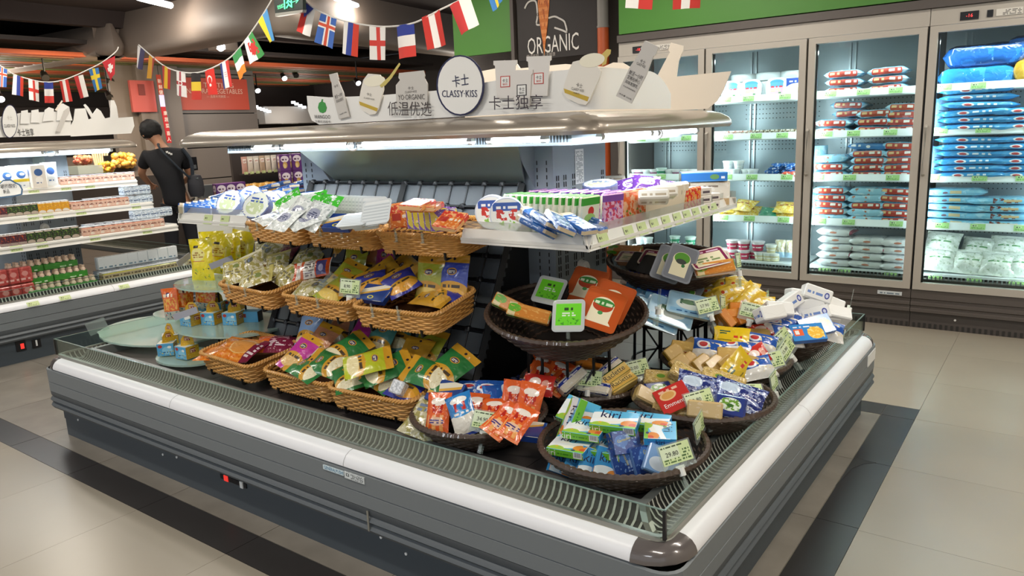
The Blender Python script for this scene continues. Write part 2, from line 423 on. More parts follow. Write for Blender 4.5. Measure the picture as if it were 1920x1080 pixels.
# ------------------------------------------------------------------ floor: every tile in view is a piece
m_beige = M('9A9182', 0.27, vary=0.10, bscale=1.6, spec=0.35, name='tile_beige')
m_conc = M('847D73', 0.3, vary=0.38, bscale=5.0, bump=0.05, name='tile_concrete')
m_slate = M('322F2E', 0.33, vary=0.15, bscale=6, bump=0.04, name='tile_slate')
m_grout = M('96907F', 0.7, name='grout')
m_greytile = M('6B7172', 0.3, vary=0.08, bscale=4, name='tile_grey')
b = MB(); b.box((-7.5, 4.0, -0.03), (22.5, 16.4, 0.05), m_grout)
floor = link('floor', b.mesh('floor')); floor['kind'] = 'structure'
PT, X0, Y0 = 0.672, -0.547, 1.494
def tile(x0, y0, x1, y1, m):
    k = ('tile', round(x1-x0, 3), round(y1-y0, 3), m.name)
    if k not in _TX:
        bb = MB(); g = 0.0015 if m is m_beige else 0.003; bb.box((0, 0, -0.003), (x1-x0-g, y1-y0-g, 0.006), m); _TX[k] = bb.mesh('tile')
    o = link('tile', _TX[k], floor, T((x0+x1)/2, (y0+y1)/2, 0)); return o
for i in range(14):                                   # light tiles in front of the border, then the slate border, then grey under the chiller
    xa = X0-PT*(i+1); xb = xa+PT
    for j in range(4): tile(xa, Y0-PT*(j+1), xb, Y0-PT*j, m_beige)
    tile(xa, Y0, xb, 1.651, m_slate)
    xb = min(xb, -0.711)
    for j in range(4):
        tile(xa, 1.651+0.66*j, xb, 1.651+0.66*(j+1), m_conc)
    tile(xa, 4.291, xb, 4.465, m_slate if i < 8 else m_conc)
    if i > 5:
        for j in range(3): tile(xa, 4.465+PT*j, xa+PT, 4.465+PT*(j+1), m_conc)
    else:
        for j in range(3): tile(xa, 4.465+PT*j, xa+PT, 4.465+PT*(j+1), m_beige)
yy = [1.651, 2.30, 2.98, 3.637, 4.291, 4.465]
for a, c in zip(yy, yy[1:]): tile(-0.711, a, X0, c, m_slate)
for i in range(4):
    for j in range(-3, 8): tile(X0+PT*i, 2.965+PT*(j-2), X0+PT*(i+1), 2.965+PT*(j-1), m_beige)
b = MB()                                              # dark chipped gap between two border tiles
pts = [(-0.711, 3.30), (-0.70, 3.66), (-0.655, 3.645), (-0.61, 3.64), (-0.655, 3.60), (-0.69, 3.52)]
b.prism([(p[0], p[1]) for p in pts], 0.0005, 0.0015, m_gut, 'z'); link('chipped_corner', b.mesh('chip'), floor)

# ------------------------------------------------------------------ display chillers: same cross-section for both islands
def perim(x0, y0, x1, y1, o, r, n=5):
    w, d = x1-x0+2*o, y1-y0+2*o
    return [(p[0]+(x0+x1)/2, p[1]+(y0+y1)/2) for p in rrect(w, d, max(0.004, r+o), n)]
def loft(prof, rect, r, pick, n=5):
    """rings of (outset, z) around a rectangle; pick(segment) gives the material or None"""
    b = MB(); rings = [[(p[0], p[1], z) for p in perim(*rect, o, r, n)] for o, z in prof]; N_ = len(rings[0])
    for a, c in zip(rings, rings[1:]):
        for k in range(N_):
            m = pick(k % (n+1) == n, k//(n+1))
            if m: l = (k+1) % N_; b.face([a[k], a[l], c[l], c[k]], m)
    return b
def chiller_body(root, rect, seams=True):
    x0, y0, x1, y1 = rect
    body = [(0, 0), (0, 0.1), (0.004, 0.1), (0.004, 0.18)]
    sub(root, 'plinth', loft(body, rect, 0.01, lambda s, e: m_plinth))
    lip = [(0.0, 0.18), (0.05, 0.18), (0.058, 0.193), (0.05, 0.206), (0.044, 0.211), (0.05, 0.217), (0.058, 0.226), (0.05, 0.238), (0.044, 0.243), (0.05, 0.252), (0.052, 0.275)]
    sub(root, 'ribbed_skirt', loft(lip, rect, 0.02, lambda s, e: m_greyd), True)
    sub(root, 'lower_panel', loft([(0.05, 0.275), (0.053, 0.277), (0.053, 0.328), (0.048, 0.33)], rect, 0.02, lambda s, e: m_grey))
    sub(root, 'upper_panel', loft([(0.048, 0.331), (0.053, 0.333), (0.053, 0.403), (0.044, 0.407)], rect, 0.02, lambda s, e: m_grey))
    sp = [(0.042, 0.409), (0.052, 0.413), (0.052, 0.422), (0.047, 0.436), (0.036, 0.450), (0.018, 0.460), (0.0, 0.463)]
    for cc in range(4): sub(root, 'corner_cap', loft([(o+0.003, z) for o, z in sp], (x0, y0, x1, y1), 0.085, lambda s, e: m_cap if (not s and e == cc) else None), True)
    nfr = (3, 2, 3, 2)
    ends = [((x0+0.085, y0), (x1-0.085, y0), (0, -1)), ((x1, y0+0.085), (x1, y1-0.085), (1, 0)), ((x1-0.085, y1), (x0+0.085, y1), (0, 1)), ((x0, y1-0.085), (x0, y0+0.085), (-1, 0))]
    for (a, c, nrm), n in zip(ends, nfr):
        for i in range(n):
            p = [a[k]+(c[k]-a[k])*(i+0.0008)/n for k in (0, 1)]; q = [a[k]+(c[k]-a[k])*(i+0.9992)/n for k in (0, 1)]
            b = MB()
            for (o, z), (o2, z2) in zip(sp, sp[1:]):
                b.face([(p[0]+nrm[0]*o, p[1]+nrm[1]*o, z), (q[0]+nrm[0]*o, q[1]+nrm[1]*o, z), (q[0]+nrm[0]*o2, q[1]+nrm[1]*o2, z2), (p[0]+nrm[0]*o2, p[1]+nrm[1]*o2, z2)], m_strip)
            sub(root, 'bumper_strip', b, True)
    sub(root, 'top_rail', loft([(0.0, 0.463), (-0.004, 0.464), (-0.006, 0.475), (-0.022, 0.476), (-0.024, 0.462)], rect, 0.05, lambda s, e: m_alu))
    gp = [(-0.022, 0.470), (-0.03, 0.452), (-0.05, 0.437), (-0.08, 0.433), (-0.105, 0.445), (-0.12, 0.468), (-0.126, 0.488)]
    sub(root, 'air_gutter', loft(gp, rect, 0.004, lambda s, e: m_gut))
    sub(root, 'inner_lip', loft([(-0.126, 0.489), (-0.155, 0.490), (-0.157, 0.43)], rect, 0.004, lambda s, e: m_lip))
    ribs = MB(); w = 0.0038
    gq = [(o+0.001, z+0.0035) for o, z in gp]
    def rib(c, along, nrm, cut):
        for (o, z), (o2, z2) in zip(gq, gq[1:]):
            if -o2 > cut: break
            p = [(c[0]+along[0]*s-nrm[0]*(-oo), c[1]+along[1]*s-nrm[1]*(-oo), zz) for oo, zz in ((o, z), (o2, z2)) for s in (-w, w)]
            ribs.face([p[0], p[1], p[3], p[2]], m_rib)
    st = 0.0245
    for a, c, al, nr in (((x0, y0), (x1, y0), (1, 0), (0, -1)), ((x1, y0), (x1, y1), (0, 1), (1, 0)), ((x1, y1), (x0, y1), (-1, 0), (0, 1)), ((x0, y1), (x0, y0), (0, -1), (-1, 0))):
        Ln = abs(c[0]-a[0])+abs(c[1]-a[1]); n = int(Ln/st)
        for i in range(2, n-1):
            d = i*st; rib((a[0]+al[0]*d, a[1]+al[1]*d), al, nr, min(d, Ln-d)-0.008)
    sub(root, 'grille_ribs', ribs, kind='stuff')
    # corner plates of the grille
    b = MB()
    for sx, sy in ((x0, y0), (x1, y0), (x1, y1), (x0, y1)):
        dx = 1 if sx == x0 else -1; dy = 1 if sy == y0 else -1
        for (o, z), (o2, z2) in zip(gq, gq[1:]):
            P = lambda oo, s, zz: (sx-dx*oo+dx*s*0, sy-dy*oo, zz)
            c1 = Vector((sx-dx*o, sy-dy*o, z+0.002)); c2 = Vector((sx-dx*o2, sy-dy*o2, z2+0.002)); ww = 0.022
            b.face([c1, c1+Vector((dx*ww, 0, 0)), c2+Vector((dx*ww, 0, 0)), c2], m_alu); b.face([c1, c2, c2+Vector((0, dy*ww, 0)), c1+Vector((0, dy*ww, 0))], m_alu)
    sub(root, 'corner_plate', b)
    # glass upstand
    gl = 0.01
    for a, c, n in (((x0+gl, y0+gl), (x1-gl, y0+gl), 3), ((x1-gl, y0+gl), (x1-gl, y1-gl), 2), ((x1-gl, y1-gl), (x0+gl, y1-gl), 3), ((x0+gl, y1-gl), (x0+gl, y0+gl), 2)):
        for i in range(n):
            p = [a[k]+(c[k]-a[k])*(i+0.001)/n for k in (0, 1)]; q = [a[k]+(c[k]-a[k])*(i+0.999)/n for k in (0, 1)]
            b = MB(); mx, my = (p[0]+q[0])/2, (p[1]+q[1])/2
            b.box((mx, my, 0.516), (max(0.006, abs(p[0]-q[0])), max(0.006, abs(p[1]-q[1])), 0.088), m_tint)
            g = sub(root, 'glass_panel', b)
    for sx, sy in ((x0+gl, y0+gl), (x1-gl, y0+gl), (x1-gl, y1-gl), (x0+gl, y1-gl)): b = MB(); b.box((sx, sy, 0.516), (0.009, 0.009, 0.089), m_blackp); sub(root, 'glass_corner_seal', b)
    b = MB()
    for a, c in (((x0+gl, y0+gl), (x1-gl, y0+gl)), ((x1-gl, y0+gl), (x1-gl, y1-gl)), ((x1-gl, y1-gl), (x0+gl, y1-gl)), ((x0+gl, y1-gl), (x0+gl, y0+gl))):
        b.box(((a[0]+c[0])/2, (a[1]+c[1])/2, 0.561), (max(0.006, abs(a[0]-c[0])), max(0.006, abs(a[1]-c[1])), 0.0025), frostm('glass_edge', '8FA8A2', 0.6))
    sub(root, 'glass_top_edge', b)
    # deck trays
    nx, ny = 7, 4; ax, ay = x0+0.16, y0+0.16; bx, by = x1-0.16, y1-0.16
    for i in range(nx):
        for j in range(ny):
            b = MB(); wx, wy = (bx-ax)/nx, (by-ay)/ny
            b.box((ax+wx*(i+0.5), ay+wy*(j+0.5), 0.436), (wx-0.003, wy-0.003, 0.008), m_deck); sub(root, 'deck_tray', b)
def canopy(root, rect):
    x0, y0, x1, y1 = rect
    pr = [(-0.10, 1.602), (-0.03, 1.574), (-0.012, 1.570), (0.0, 1.583), (-0.002, 1.598), (-0.014, 1.613), (-0.05, 1.634), (-0.11, 1.648), (-0.16, 1.652)]
    sub(root, 'canopy_nose', loft(pr, rect, 0.13, lambda s, e: m_canopy, 8), True)
    b = MB(); b.box(((x0+x1)/2, (y0+y1)/2, 1.646), (x1-x0-0.30, y1-y0-0.30, 0.012), m_canopy); sub(root, 'canopy_top', b)
    b = MB(); b.box(((x0+x1)/2, (y0+y1)/2, 1.600), (x1-x0-0.18, y1-y0-0.18, 0.006), m_under); sub(root, 'canopy_soffit', b)
    b = MB(); b.box(((x0+x1)/2, (y0+y1)/2, 1.567), (x1-x0-0.42, y1-y0-0.42, 0.06), m_under)
    b.box(((x0+x1)/2, y0+0.212, 1.535), (x1-x0-0.42, 0.006, 0.012), m_steel); b.box((x1-0.212, (y0+y1)/2, 1.535), (0.006, y1-y0-0.42, 0.012), m_steel)
    sub(root, 'air_duct', b)
    b = MB()                                          # honeycomb outlet along the duct
    for i in range(150): b.box((x0+0.23+(x1-x0-0.46)*i/149, y0+0.208, 1.556), (0.004, 0.004, 0.03), m_greyd)
    sub(root, 'honeycomb_outlet', b, kind='stuff')
def lamp_tube(root, a, c, ring=None):
    b = MB(); b.tube([a, c], 0.012, m_tube, 8); t = sub(root, 'light_tube', b, True)
    d = (Vector(c)-Vector(a)).normalized()
    for p in (a, c): b = MB(); b.tube([Vector(p)-d*0.012, Vector(p)+d*0.012], 0.015, m_wplas, 8); sub(t, 'tube_socket', b, True)
def spine(root, rect, top=1.55):
    x0, y0, x1, y1 = rect
    b = MB(); b.box(((x0+x1)/2, (y0+y1)/2, (top+0.43)/2), (x1-x0, y1-y0, top-0.43), m_spine); sp = sub(root, 'spine', b)
    b = MB()                                          # slotted uprights
    rnd = random.Random(3)
    for s in (0.0, 1.0):
        for t in (0.07, 0.2, 0.36, 0.5, 0.64, 0.8, 0.93):
            for z in (0.62, 0.75, 0.95, 1.02, 1.22, 1.32):
                if rnd.random() < 0.25: continue
                for dz in (0, 0.03, 0.06):
                    for k in (-1, 1):
                        b.box((x1+0.001 if s else x0-0.001, y0+(y1-y0)*t+k*0.008, z+dz), (0.003, 0.004, 0.022), m_gut)
            
    for t in (0.02, 0.05, 0.95, 0.98):
        for z in range(30): b.box((x0+(x1-x0)*t, y0-0.001, 0.55+z*0.031), (0.004, 0.003, 0.018), m_gut)
    sub(sp, 'slots', b, kind='stuff')
    return sp

RECT = (-4.48, 1.752, -0.803, 4.25)
main = empty('display_chiller', (-2.64, 3.0, 0), 'large grey island display chiller heaped with cheese in wicker baskets', 'display fridge')
chiller_body(main, RECT)
canopy(main, (-3.95, 2.285, -1.325, 3.725))
SP = spine(main, (-3.47, 2.77, -1.80, 3.23))
for a, c in (((-3.42, 2.44, 1.556), (-3.25, 2.44, 1.556)), ((-3.18, 2.44, 1.556), (-2.70, 2.44, 1.556)), ((-2.62, 2.44, 1.556), (-1.98, 2.44, 1.556)), ((-1.88, 2.44, 1.556), (-1.62, 2.44, 1.556)),
             ((-1.48, 2.62, 1.556), (-1.48, 3.05, 1.556)), ((-1.48, 3.12, 1.556), (-1.48, 3.55, 1.556)), ((-3.79, 2.62, 1.556), (-3.79, 3.4, 1.556))): lamp_tube(main, a, c)
for x, y in ((-2.66, 2.43), (-1.47, 3.09)):           # round hook rings beside the tubes
    b = MB(); b.tube([(x+0.035*math.cos(t*PI/8), y-0.01, 1.553+0.022*math.sin(t*PI/8)) for t in range(16)], 0.004, m_wplas, 6, closed=True, up=Vector((0, 1, 0))); sub(main, 'tube_ring', b, True)
# sticker and drain knob on the spine
b = MB(); p, q = at(1078, 280, x=-1.797), at(1095, 343, x=-1.797)
b.box(((-1.798), (p.y+q.y)/2, (p.z+q.z)/2), (0.003, abs(q.y-p.y), abs(p.z-q.z)), printm('sticker', 'E6EAEC', [('t', 0.1, 0.05, 0.9, 0.95, '9AA3A8', 22, 6)], 0.4, 0)); sub(SP, 'instruction_sticker', b)
p = at(1093, 505, x=-1.79); b = MB(); b.tube([(-1.80, p.y, p.z), (-1.775, p.y, p.z)], 0.045, m_wplas, 18, rads=[0.047, 0.04]); b.tube([(-1.775, p.y, p.z), (-1.765, p.y, p.z)], 0.02, m_wplas, 12); k = sub(main, 'drain_knob', b, True)
b = MB(); b.tube([(-1.765, p.y, p.z), (-1.763, p.y, p.z)], 0.011, m_greyd, 12); sub(k, 'knob_hub', b)
# mirror under the canopy
b = MB(); A_, B_, C_, D_ = (-3.27, 2.60, 1.532), (-1.86, 2.60, 1.532), (-1.95, 2.765, 1.355), (-3.18, 2.765, 1.355)
n = Vector((0, -0.73, -0.68))*0.008
P1 = [Vector(p) for p in (A_, B_, C_, D_)]; P2 = [p-n for p in P1]
b.face(P1, m_mirror); b.face(P2[::-1], m_greyd)
for k in range(4): b.face([P1[k], P1[(k+1) % 4], P2[(k+1) % 4], P2[k]], m_steel)
sub(main, 'tilted_mirror', b)
for x in (-3.22, -1.90):
    b = MB(); b.prism([(2.62, 1.53), (2.78, 1.53), (2.78, 1.33)], x-0.004 if x < -2 else x, x if x < -2 else x+0.004, m_spine, 'x'); sub(main, 'mirror_bracket', b)
# sloping black rack with grey cells
def rk(x, t, off=0): return Vector((x, 2.30+0.44*t-off*0.9, 0.455+0.90*t+off*0.44))
cells = [M('565C61', 0.4, name='rack_cell')]
nrow, ncol = 9, 14
for j in range(nrow):
    for i in range(ncol):
        xa, xb = -3.34+1.39*i/ncol, -3.34+1.39*(i+1)/ncol; ta, tb = j/nrow, (j+1)/nrow
        b = MB(); q = [rk(xa+0.004, ta+0.01), rk(xb-0.004, ta+0.01), rk(xb-0.004, tb-0.01), rk(xa+0.004, tb-0.01)]
        q2 = [rk(xa+0.004, ta+0.01, -0.004), rk(xb-0.004, ta+0.01, -0.004), rk(xb-0.004, tb-0.01, -0.004), rk(xa+0.004, tb-0.01, -0.004)]
        b.face(q, cells[0]); b.face(q2[::-1], cells[0])
        for k in range(4): b.face([q[k], q2[k], q2[(k+1) % 4], q[(k+1) % 4]], cells[0])
        sub(main, 'rack_cell', b)
for j in range(nrow+1):
    b = MB(); b.tube([rk(-3.36, j/nrow, 0.006), rk(-1.93, j/nrow, 0.006)], 0.008, m_blackp, 5)
    for i in range(ncol+1):
        c = rk(-3.34+1.39*i/ncol, j/nrow, 0.004); b.lathe([(0.0, 0.016), (0.012, 0.013), (0.019, 0.0), (0.019, -0.006)], m_blackp, 8, c=c)
    sub(main, 'rack_rail', b, True)
for i in range(ncol+1):
    b = MB(); x = -3.34+1.39*i/ncol; b.tube([rk(x, 0, 0.003), rk(x, 1, 0.003)], 0.004, m_blackp, 4); sub(main, 'rack_bar', b)
for x in (-3.35, -2.65, -1.94):
    b = MB(); b.tube([rk(x, -0.0, 0.012), rk(x, 1.0, 0.012)], 0.018, m_black, 4); sub(main, 'rack_upright', b)
b = MB(); q = [rk(-1.945, 0), rk(-1.945, 1), Vector((-1.945, 2.77, 1.355)), Vector((-1.945, 2.77, 0.455))]; b.face(q, m_black); b.face([p+Vector((-0.006, 0, 0)) for p in q[::-1]], m_black)
sub(main, 'rack_cheek', b); b = MB(); q = [p+Vector((-1.40, 0, 0)) for p in q]; b.face(q, m_black); sub(main, 'rack_cheek', b)
b = MB()
for i in range(24): c = rk(-1.935, 0.03+i/25); b.box(c, (0.012, 0.018, 0.02), m_greyd)
sub(main, 'bracket_teeth', b, kind='stuff')
# end shelves
def shelf_box(root, x0, x1, y0, y1, outx, labels):
    b = MB(); b.box(((x0+x1)/2, (y0+y1)/2, 1.182), (x1-x0, y1-y0, 0.012), m_shelf)
    s = sub(root, 'shelf', b)
    def lipf(name, a, c, nrm):
        b = MB(); o = 0.02
        q = [Vector((a[0]+nrm[0]*0.0, a[1]+nrm[1]*0.0, 1.166)), Vector((c[0], c[1], 1.166)), Vector((c[0]+nrm[0]*-o, c[1]+nrm[1]*-o, 1.222)), Vector((a[0]+nrm[0]*-o, a[1]+nrm[1]*-o, 1.222))]
        q2 = [p-Vector((nrm[0], nrm[1], 0.3))*0.006 for p in q]; b.face(q, m_shelf); b.face(q2[::-1], m_shelf)
        for k in range(4): b.face([q[k], q2[k], q2[(k+1) % 4], q[(k+1) % 4]], m_shelf)
        sub(s, name, b)
        b = MB(); q = [Vector((a[0]-nrm[0]*0.024, a[1]-nrm[1]*0.024, 1.19)), Vector((c[0]-nrm[0]*0.024, c[1]-nrm[1]*0.024, 1.19))]; q += [q[1]+Vector((0, 0, 0.062)), q[0]+Vector((0, 0, 0.062))]
        b.face(q, frostm('riser_grey', 'B4B0AA', 0.5)); sub(s, 'clear_riser', b)
    lipf('shelf_front', (x0, y0), (x1, y0), (0, -1))
    ex = x1 if outx > 0 else x0
    lipf('shelf_end', (ex, y0) if outx > 0 else (ex, y1), (ex, y1) if outx > 0 else (ex, y0), (outx, 0))
    lipf('shelf_back', (x1, y1), (x0, y1), (0, 1))
    return s
shR = shelf_box(main, -1.92, -1.335, 2.27, 3.74, 1, 10)
shL = shelf_box(main, -3.945, -3.33, 2.27, 3.74, -1, 2)
def label_on(parent, c, al, up, w, h, m, name='price_label'):
    b = MB(); c, al, up = Vector(c), Vector(al), Vector(up); b.face([c-al*w/2-up*h/2, c+al*w/2-up*h/2, c+al*w/2+up*h/2, c-al*w/2+up*h/2], m); return sub(parent, name, b)
up_r = Vector((-0.02, 0, 0.056)).normalized()
for px, m in ((1135, m_labely), (1183, m_labely), (1208, m_labely), (1231, m_labely), (1253, m_labely), (1274, m_labely), (1292, m_labely), (1309, m_labely), (1326, m_labely), (1342, m_labely)):
    y = at(px, 460-(px-1105)*0.31, x=-1.335).y; label_on(shR, (-1.342, y, 1.194), (0, 1, 0), up_r, 0.074, 0.05, m)
up_f = Vector((0, 0.02, 0.056)).normalized()
for px in (387, 418): x = at(px, 408, y=2.27).x; label_on(shL, (x, 2.277, 1.194), (1, 0, 0), up_f, 0.075, 0.05, m_labely)
b = MB()                                              # white rear uprights seen under the left shelf
for px0, px1 in ((372, 438), (443, 470)):
    a, c = at(px0, 425, y=2.75).x, at(px1, 425, y=2.75).x; b.box(((a+c)/2, 2.75, 0.80), (c-a, 0.02, 0.72), m_shelf)
sub(main, 'upright_panel', b)
# control panel, maker's stickers, screws, seam covers on the front
def decal(root, px0, py0, px1, py1, plane, val, m, name, d=0.004, label=None):
    kw = {plane: val}; a, c = at(px0, py0, **kw), at(px1, py1, **kw); b = MB()
    ctr = (a+c)/2; dx, dy, dz = abs(a.x-c.x), abs(a.y-c.y), abs(a.z-c.z)
    b.box(ctr, (dx if plane == 'y' else d, dy if plane == 'x' else d, dz), m); return sub(root, name, b, label=label)
cp = decal(main, 413, 888, 463, 916, 'y', 1.746, m_blackp, 'control_panel')
x = at(424, 897, y=1.74).x; z = 0.155
cz = (at(413, 888, y=1.746).z+at(463, 916, y=1.746).z)/2
b = MB(); b.box((at(424, 900, y=1.743).x, 1.743, cz), (0.03, 0.003, 0.026), M('D8332B', 0.4, emit=0.6, name='red_display')); sub(cp, 'red_display', b)
b = MB(); b.box((at(453, 907, y=1.743).x, 1.742, cz), (0.02, 0.006, 0.03), m_wplas); sub(cp, 'switch', b)
o_ = decal(main, 606, 871, 645, 892, 'y', 1.697, M('DCE9EE', 0.4), 'maker_sticker')
t_ = textmesh('GENERALPUSHI', M('2F7FA8', 0.4), width=0.105, height=0.014); c = at(625, 881.5, y=1.6945)
link('lettering', t_, o_, T(c.x, c.y, c.z) if False else Matrix.Translation(c-Vector(main.location)-Vector(o_.location)))
o_ = decal(main, 646, 883, 684, 908, 'y', 1.697, printm('rating_plate', 'D7DCDD', [('t', 0.32, 0.1, 0.95, 0.9, '4A5054', 6, 16), ('r', 0.08, 0.35, 0.24, 0.8, '4A5054'), ('r', 0.12, 0.45, 0.2, 0.72, 'D7DCDD')], 0.4, 0), 'rating_plate')
b = MB()
for px, py in ((306, 852), (332, 857), (715, 1007), (762, 1038), (147, 787)):
    c = at(px, py, y=1.748); b.tube([c, c+Vector((0, -0.004, 0))], 0.006, m_wplas, 8)
sub(main, 'screw', b)
b = MB()
for px, z0, z1 in ((692, 0.19, 0.27),):
    x = at(px, 970, y=1.70).x; b.box((x, 1.695, (z0+z1)/2), (0.008, 0.004, z1-z0), m_alu)
sub(main, 'seam_cover', b)
o_ = decal(main, 1628, 668, 1640, 672, 'x', -0.748, m_wplas, 'end_sticker')
# clear block left lying on the right-hand grille
tag(put(Proto('clear_stand', 'sign holder', carton(0.09, 0.03, 0.06, frostm('clear_block', 'D6D8D0', 0.3))), orient((-0.875, 3.42, 0.505), 90), 'small clear plastic block lying on the right air grille'), 'small clear plastic block lying on the right air grille', 'sign holder')
# ------------------------------------------------------------------ left island: body, canopy, spine, shelves
RECT2 = (-9.95, 1.752, -6.36, 4.25)
isl = empty('display_chiller', (-8.1, 3.0, 0), 'grey island display chiller full of drinks behind the man-height glass tiers', 'display fridge')
isl['label'] = 'grey island display chiller stocked with drinks, standing next to the man in black'
chiller_body(isl, RECT2)
canopy(isl, (-9.4, 2.285, -6.89, 3.725))
SP2 = spine(isl, (-8.97, 2.77, -7.30, 3.23))
for a, c in (((-7.03, 2.45, 1.556), (-7.03, 2.92, 1.556)), ((-7.03, 3.04, 1.556), (-7.03, 3.5, 1.556))): lamp_tube(isl, a, c)
b = MB(); b.tube([(-7.01, 2.98+0.04*math.cos(t*PI/8), 1.553+0.024*math.sin(t*PI/8)) for t in range(16)], 0.005, m_wplas, 6, closed=True, up=Vector((1, 0, 0))); sub(isl, 'tube_ring', b, True)
SH2 = []
for fx, z in ((-7.08, 1.22), (-6.85, 1.013), (-6.48, 0.82)):
    b = MB(); b.box(((fx-7.30)/2, 2.97, z+0.038), (fx+7.30, 1.52, 0.014), m_shelf); s = sub(isl, 'shelf', b)
    b = MB(); q = [(fx, 2.21, z), (fx, 3.73, z), (fx-0.02, 3.73, z+0.06), (fx-0.02, 2.21, z+0.06)]; q2 = [(p[0]-0.006, p[1], p[2]) for p in q]
    b.face(q, m_shelf); b.face(q2[::-1], m_shelf)
    for k in range(4): b.face([q[k], q2[k], q2[(k+1) % 4], q[(k+1) % 4]], m_shelf)
    sub(s, 'shelf_front', b)
    b = MB(); b.prism([(fx, z), (fx-0.02, z+0.06), (-7.30, z+0.06), (-7.30, z-0.02)], 3.724, 3.73, m_shelf, 'y'); sub(s, 'shelf_bracket', b)
    SH2.append(s)
for s, (fx, z), pxs in ((SH2[0], (-7.08, 1.22), (71, 132, 177)), (SH2[1], (-6.85, 1.013), (62, 90, 153, 258)), (SH2[2], (-6.48, 0.82), (20, 70, 172, 272))):
    for px in pxs:
        y = at(px, 400, x=fx).y; label_on(s, (fx-0.009, y, z+0.03), (0, 1, 0), Vector((-0.02, 0, 0.06)).normalized(), 0.085, 0.045, m_labely)
for px in (59, 121, 235):
    y = at(px, 550, x=-6.31).y; label_on(isl, (-6.312, y, 0.437), (0, 1, 0), Vector((-0.035, 0, 0.04)).normalized(), 0.085, 0.04, m_labely)
for px, py in ((42, 328), (85, 427)):
    c = at(px, py, x=-7.28); b = MB(); b.tube([(-7.295, c.y, c.z), (-7.27, c.y, c.z)], 0.036, m_wplas, 16, rads=[0.04, 0.032]); k = sub(isl, 'drain_knob', b, True)
    b = MB(); b.tube([(-7.27, c.y, c.z), (-7.262, c.y, c.z)], 0.014, m_shelf, 10); sub(k, 'knob_hub', b)
cp = decal(isl, 28, 640, 50, 656, 'x', -6.352, m_blackp, 'control_panel'); decal(cp, 38, 645, 46, 653, 'x', -6.348, M('E0322B', 0.4, emit=0.8, name='red_display2'), 'red_display')
cp = decal(isl, 59, 638, 78, 650, 'x', -6.352, m_blackp, 'switch_panel'); decal(cp, 66, 638, 71, 648, 'x', -6.348, m_wplas, 'switch')

# ------------------------------------------------------------------ walls and ceiling
m_wall = M('5E5652', 0.6, vary=0.06, bscale=2, name='wall_brown')
m_walld = M('3A3331', 0.7, name='wall_dark')
m_panel = M('6E6763', 0.45, vary=0.05, bscale=2, name='wall_panel_grey')
m_ceil = M('3A302E', 0.8, name='ceiling_dark')
m_bulk = M('8B7E74', 0.55, name='bulkhead_taupe')
m_gpanel = M('4E8B33', 0.5, vary=0.08, bscale=1.5, name='panel_green')
def struct(name, b, parent=None, **k):
    o = link(name, b.mesh(name, k.pop('smooth', False)), parent); 
    if not parent: o['kind'] = 'structure'
    return o
b = MB(); b.box((-1.2, 7.04, 1.6), (8.9, 0.1, 3.2), m_wall); struct('wall_back', b)
b = MB(); b.box((-11.6, 11.9, 1.6), (12.0, 0.1, 3.2), m_walld); struct('wall_far', b)
b = MB(); b.box((-17.5, 4.0, 1.6), (0.1, 16, 3.2), m_walld); wl = struct('wall_left', b)
b = MB(); b.box((3.4, 3.0, 1.6), (0.1, 8.2, 3.2), M('B9B2A6', 0.6, name='wall_light')); struct('wall_right', b)
b = MB(); b.box((-7.5, 4.0, 3.25), (22.2, 16.0, 0.06), m_ceil); ceil = struct('ceiling', b)
# panels of the left wall, each its own board
ys = [4.2, 5.9, 6.55, 7.95]; zs = [0, 0.55, 1.02, 1.5, 2.02, 2.62, 3.2]
for a, c in zip(ys, ys[1:]):
    for z0, z1 in zip(zs, zs[1:]):
        if a < 5: 
            if z1 > 2.1: continue
        b = MB(); xx = -11.0+(0.12 if abs(a-5.9) < 0.01 else 0)
        if a == 5.9: b.box((xx, (a+c)/2, (z0+z1)/2), (0.08, c-a-0.012, z1-z0-(0.0 if z0 else 0)), m_panel)
        else: b.box((xx, (a+c)/2, (z0+z1)/2), (0.06, c-a-0.012, z1-z0-0.016), m_panel)
        if a < 5: continue
        sub(wl, 'wall_panel', b)
b = MB(); b.box((-11.1, 6.9, 1.6), (0.1, 2.1, 3.2), m_gut); sub(wl, 'panel_backing', b)
# fascia of the dropped ceiling: two curved sweeps
def sweep(name, pts, z0, z1, m, thick=0.06):
    P = catmull([(p[0], p[1], 0) for p in pts], 8); b = MB(); n = len(P)
    prof = [(0.0, z0), (-0.05, z0+0.03), (-0.08, z0+0.12), (-0.06, (z0+z1)/2), (0.02, z1), (0.25, z1), (0.25, z0)]
    rows = []
    for i, p in enumerate(P):
        t = (P[min(i+1, n-1)]-P[max(i-1, 0)]).normalized(); nr = Vector((t.y, -t.x, 0))
        rows.append([p-nr*o+Vector((0, 0, z)) for o, z in prof])
    for a, c in zip(rows, rows[1:]):
        for k in range(len(prof)): l = (k+1) % len(prof); b.face([a[k], c[k], c[l], a[l]], m)
    o = link(name, b.mesh(name, True)); o['kind'] = 'structure'; return o
def pl(px, py, d):
    q = ray(px, py); return (q.x*d, q.y*d)
sweep('trim_1', [pl(235, 95, 9.6), pl(330, 95, 9.0), pl(420, 80, 8.3), pl(513, 66, 8.0), pl(600, 72, 8.5), pl(700, 82, 9.3), pl(800, 95, 10.3), pl(900, 100, 11.4)], 2.68, 3.22, m_bulk)
sweep('trim_2', [pl(-60, 140, 11.2), pl(0, 135, 10.8), pl(70, 125, 10.2), pl(140, 112, 9.7), pl(215, 103, 9.35), pl(222, 103, 9.9)], 2.68, 3.06, m_bulk)
b = MB(); b.box((-9.8, 6.2, 3.12), (0.14, 9.0, 0.2), m_ceil); b.box((-7.2, 2.2, 3.17), (9.6, 0.16, 0.1), m_ceil); struct('trim_3', b)
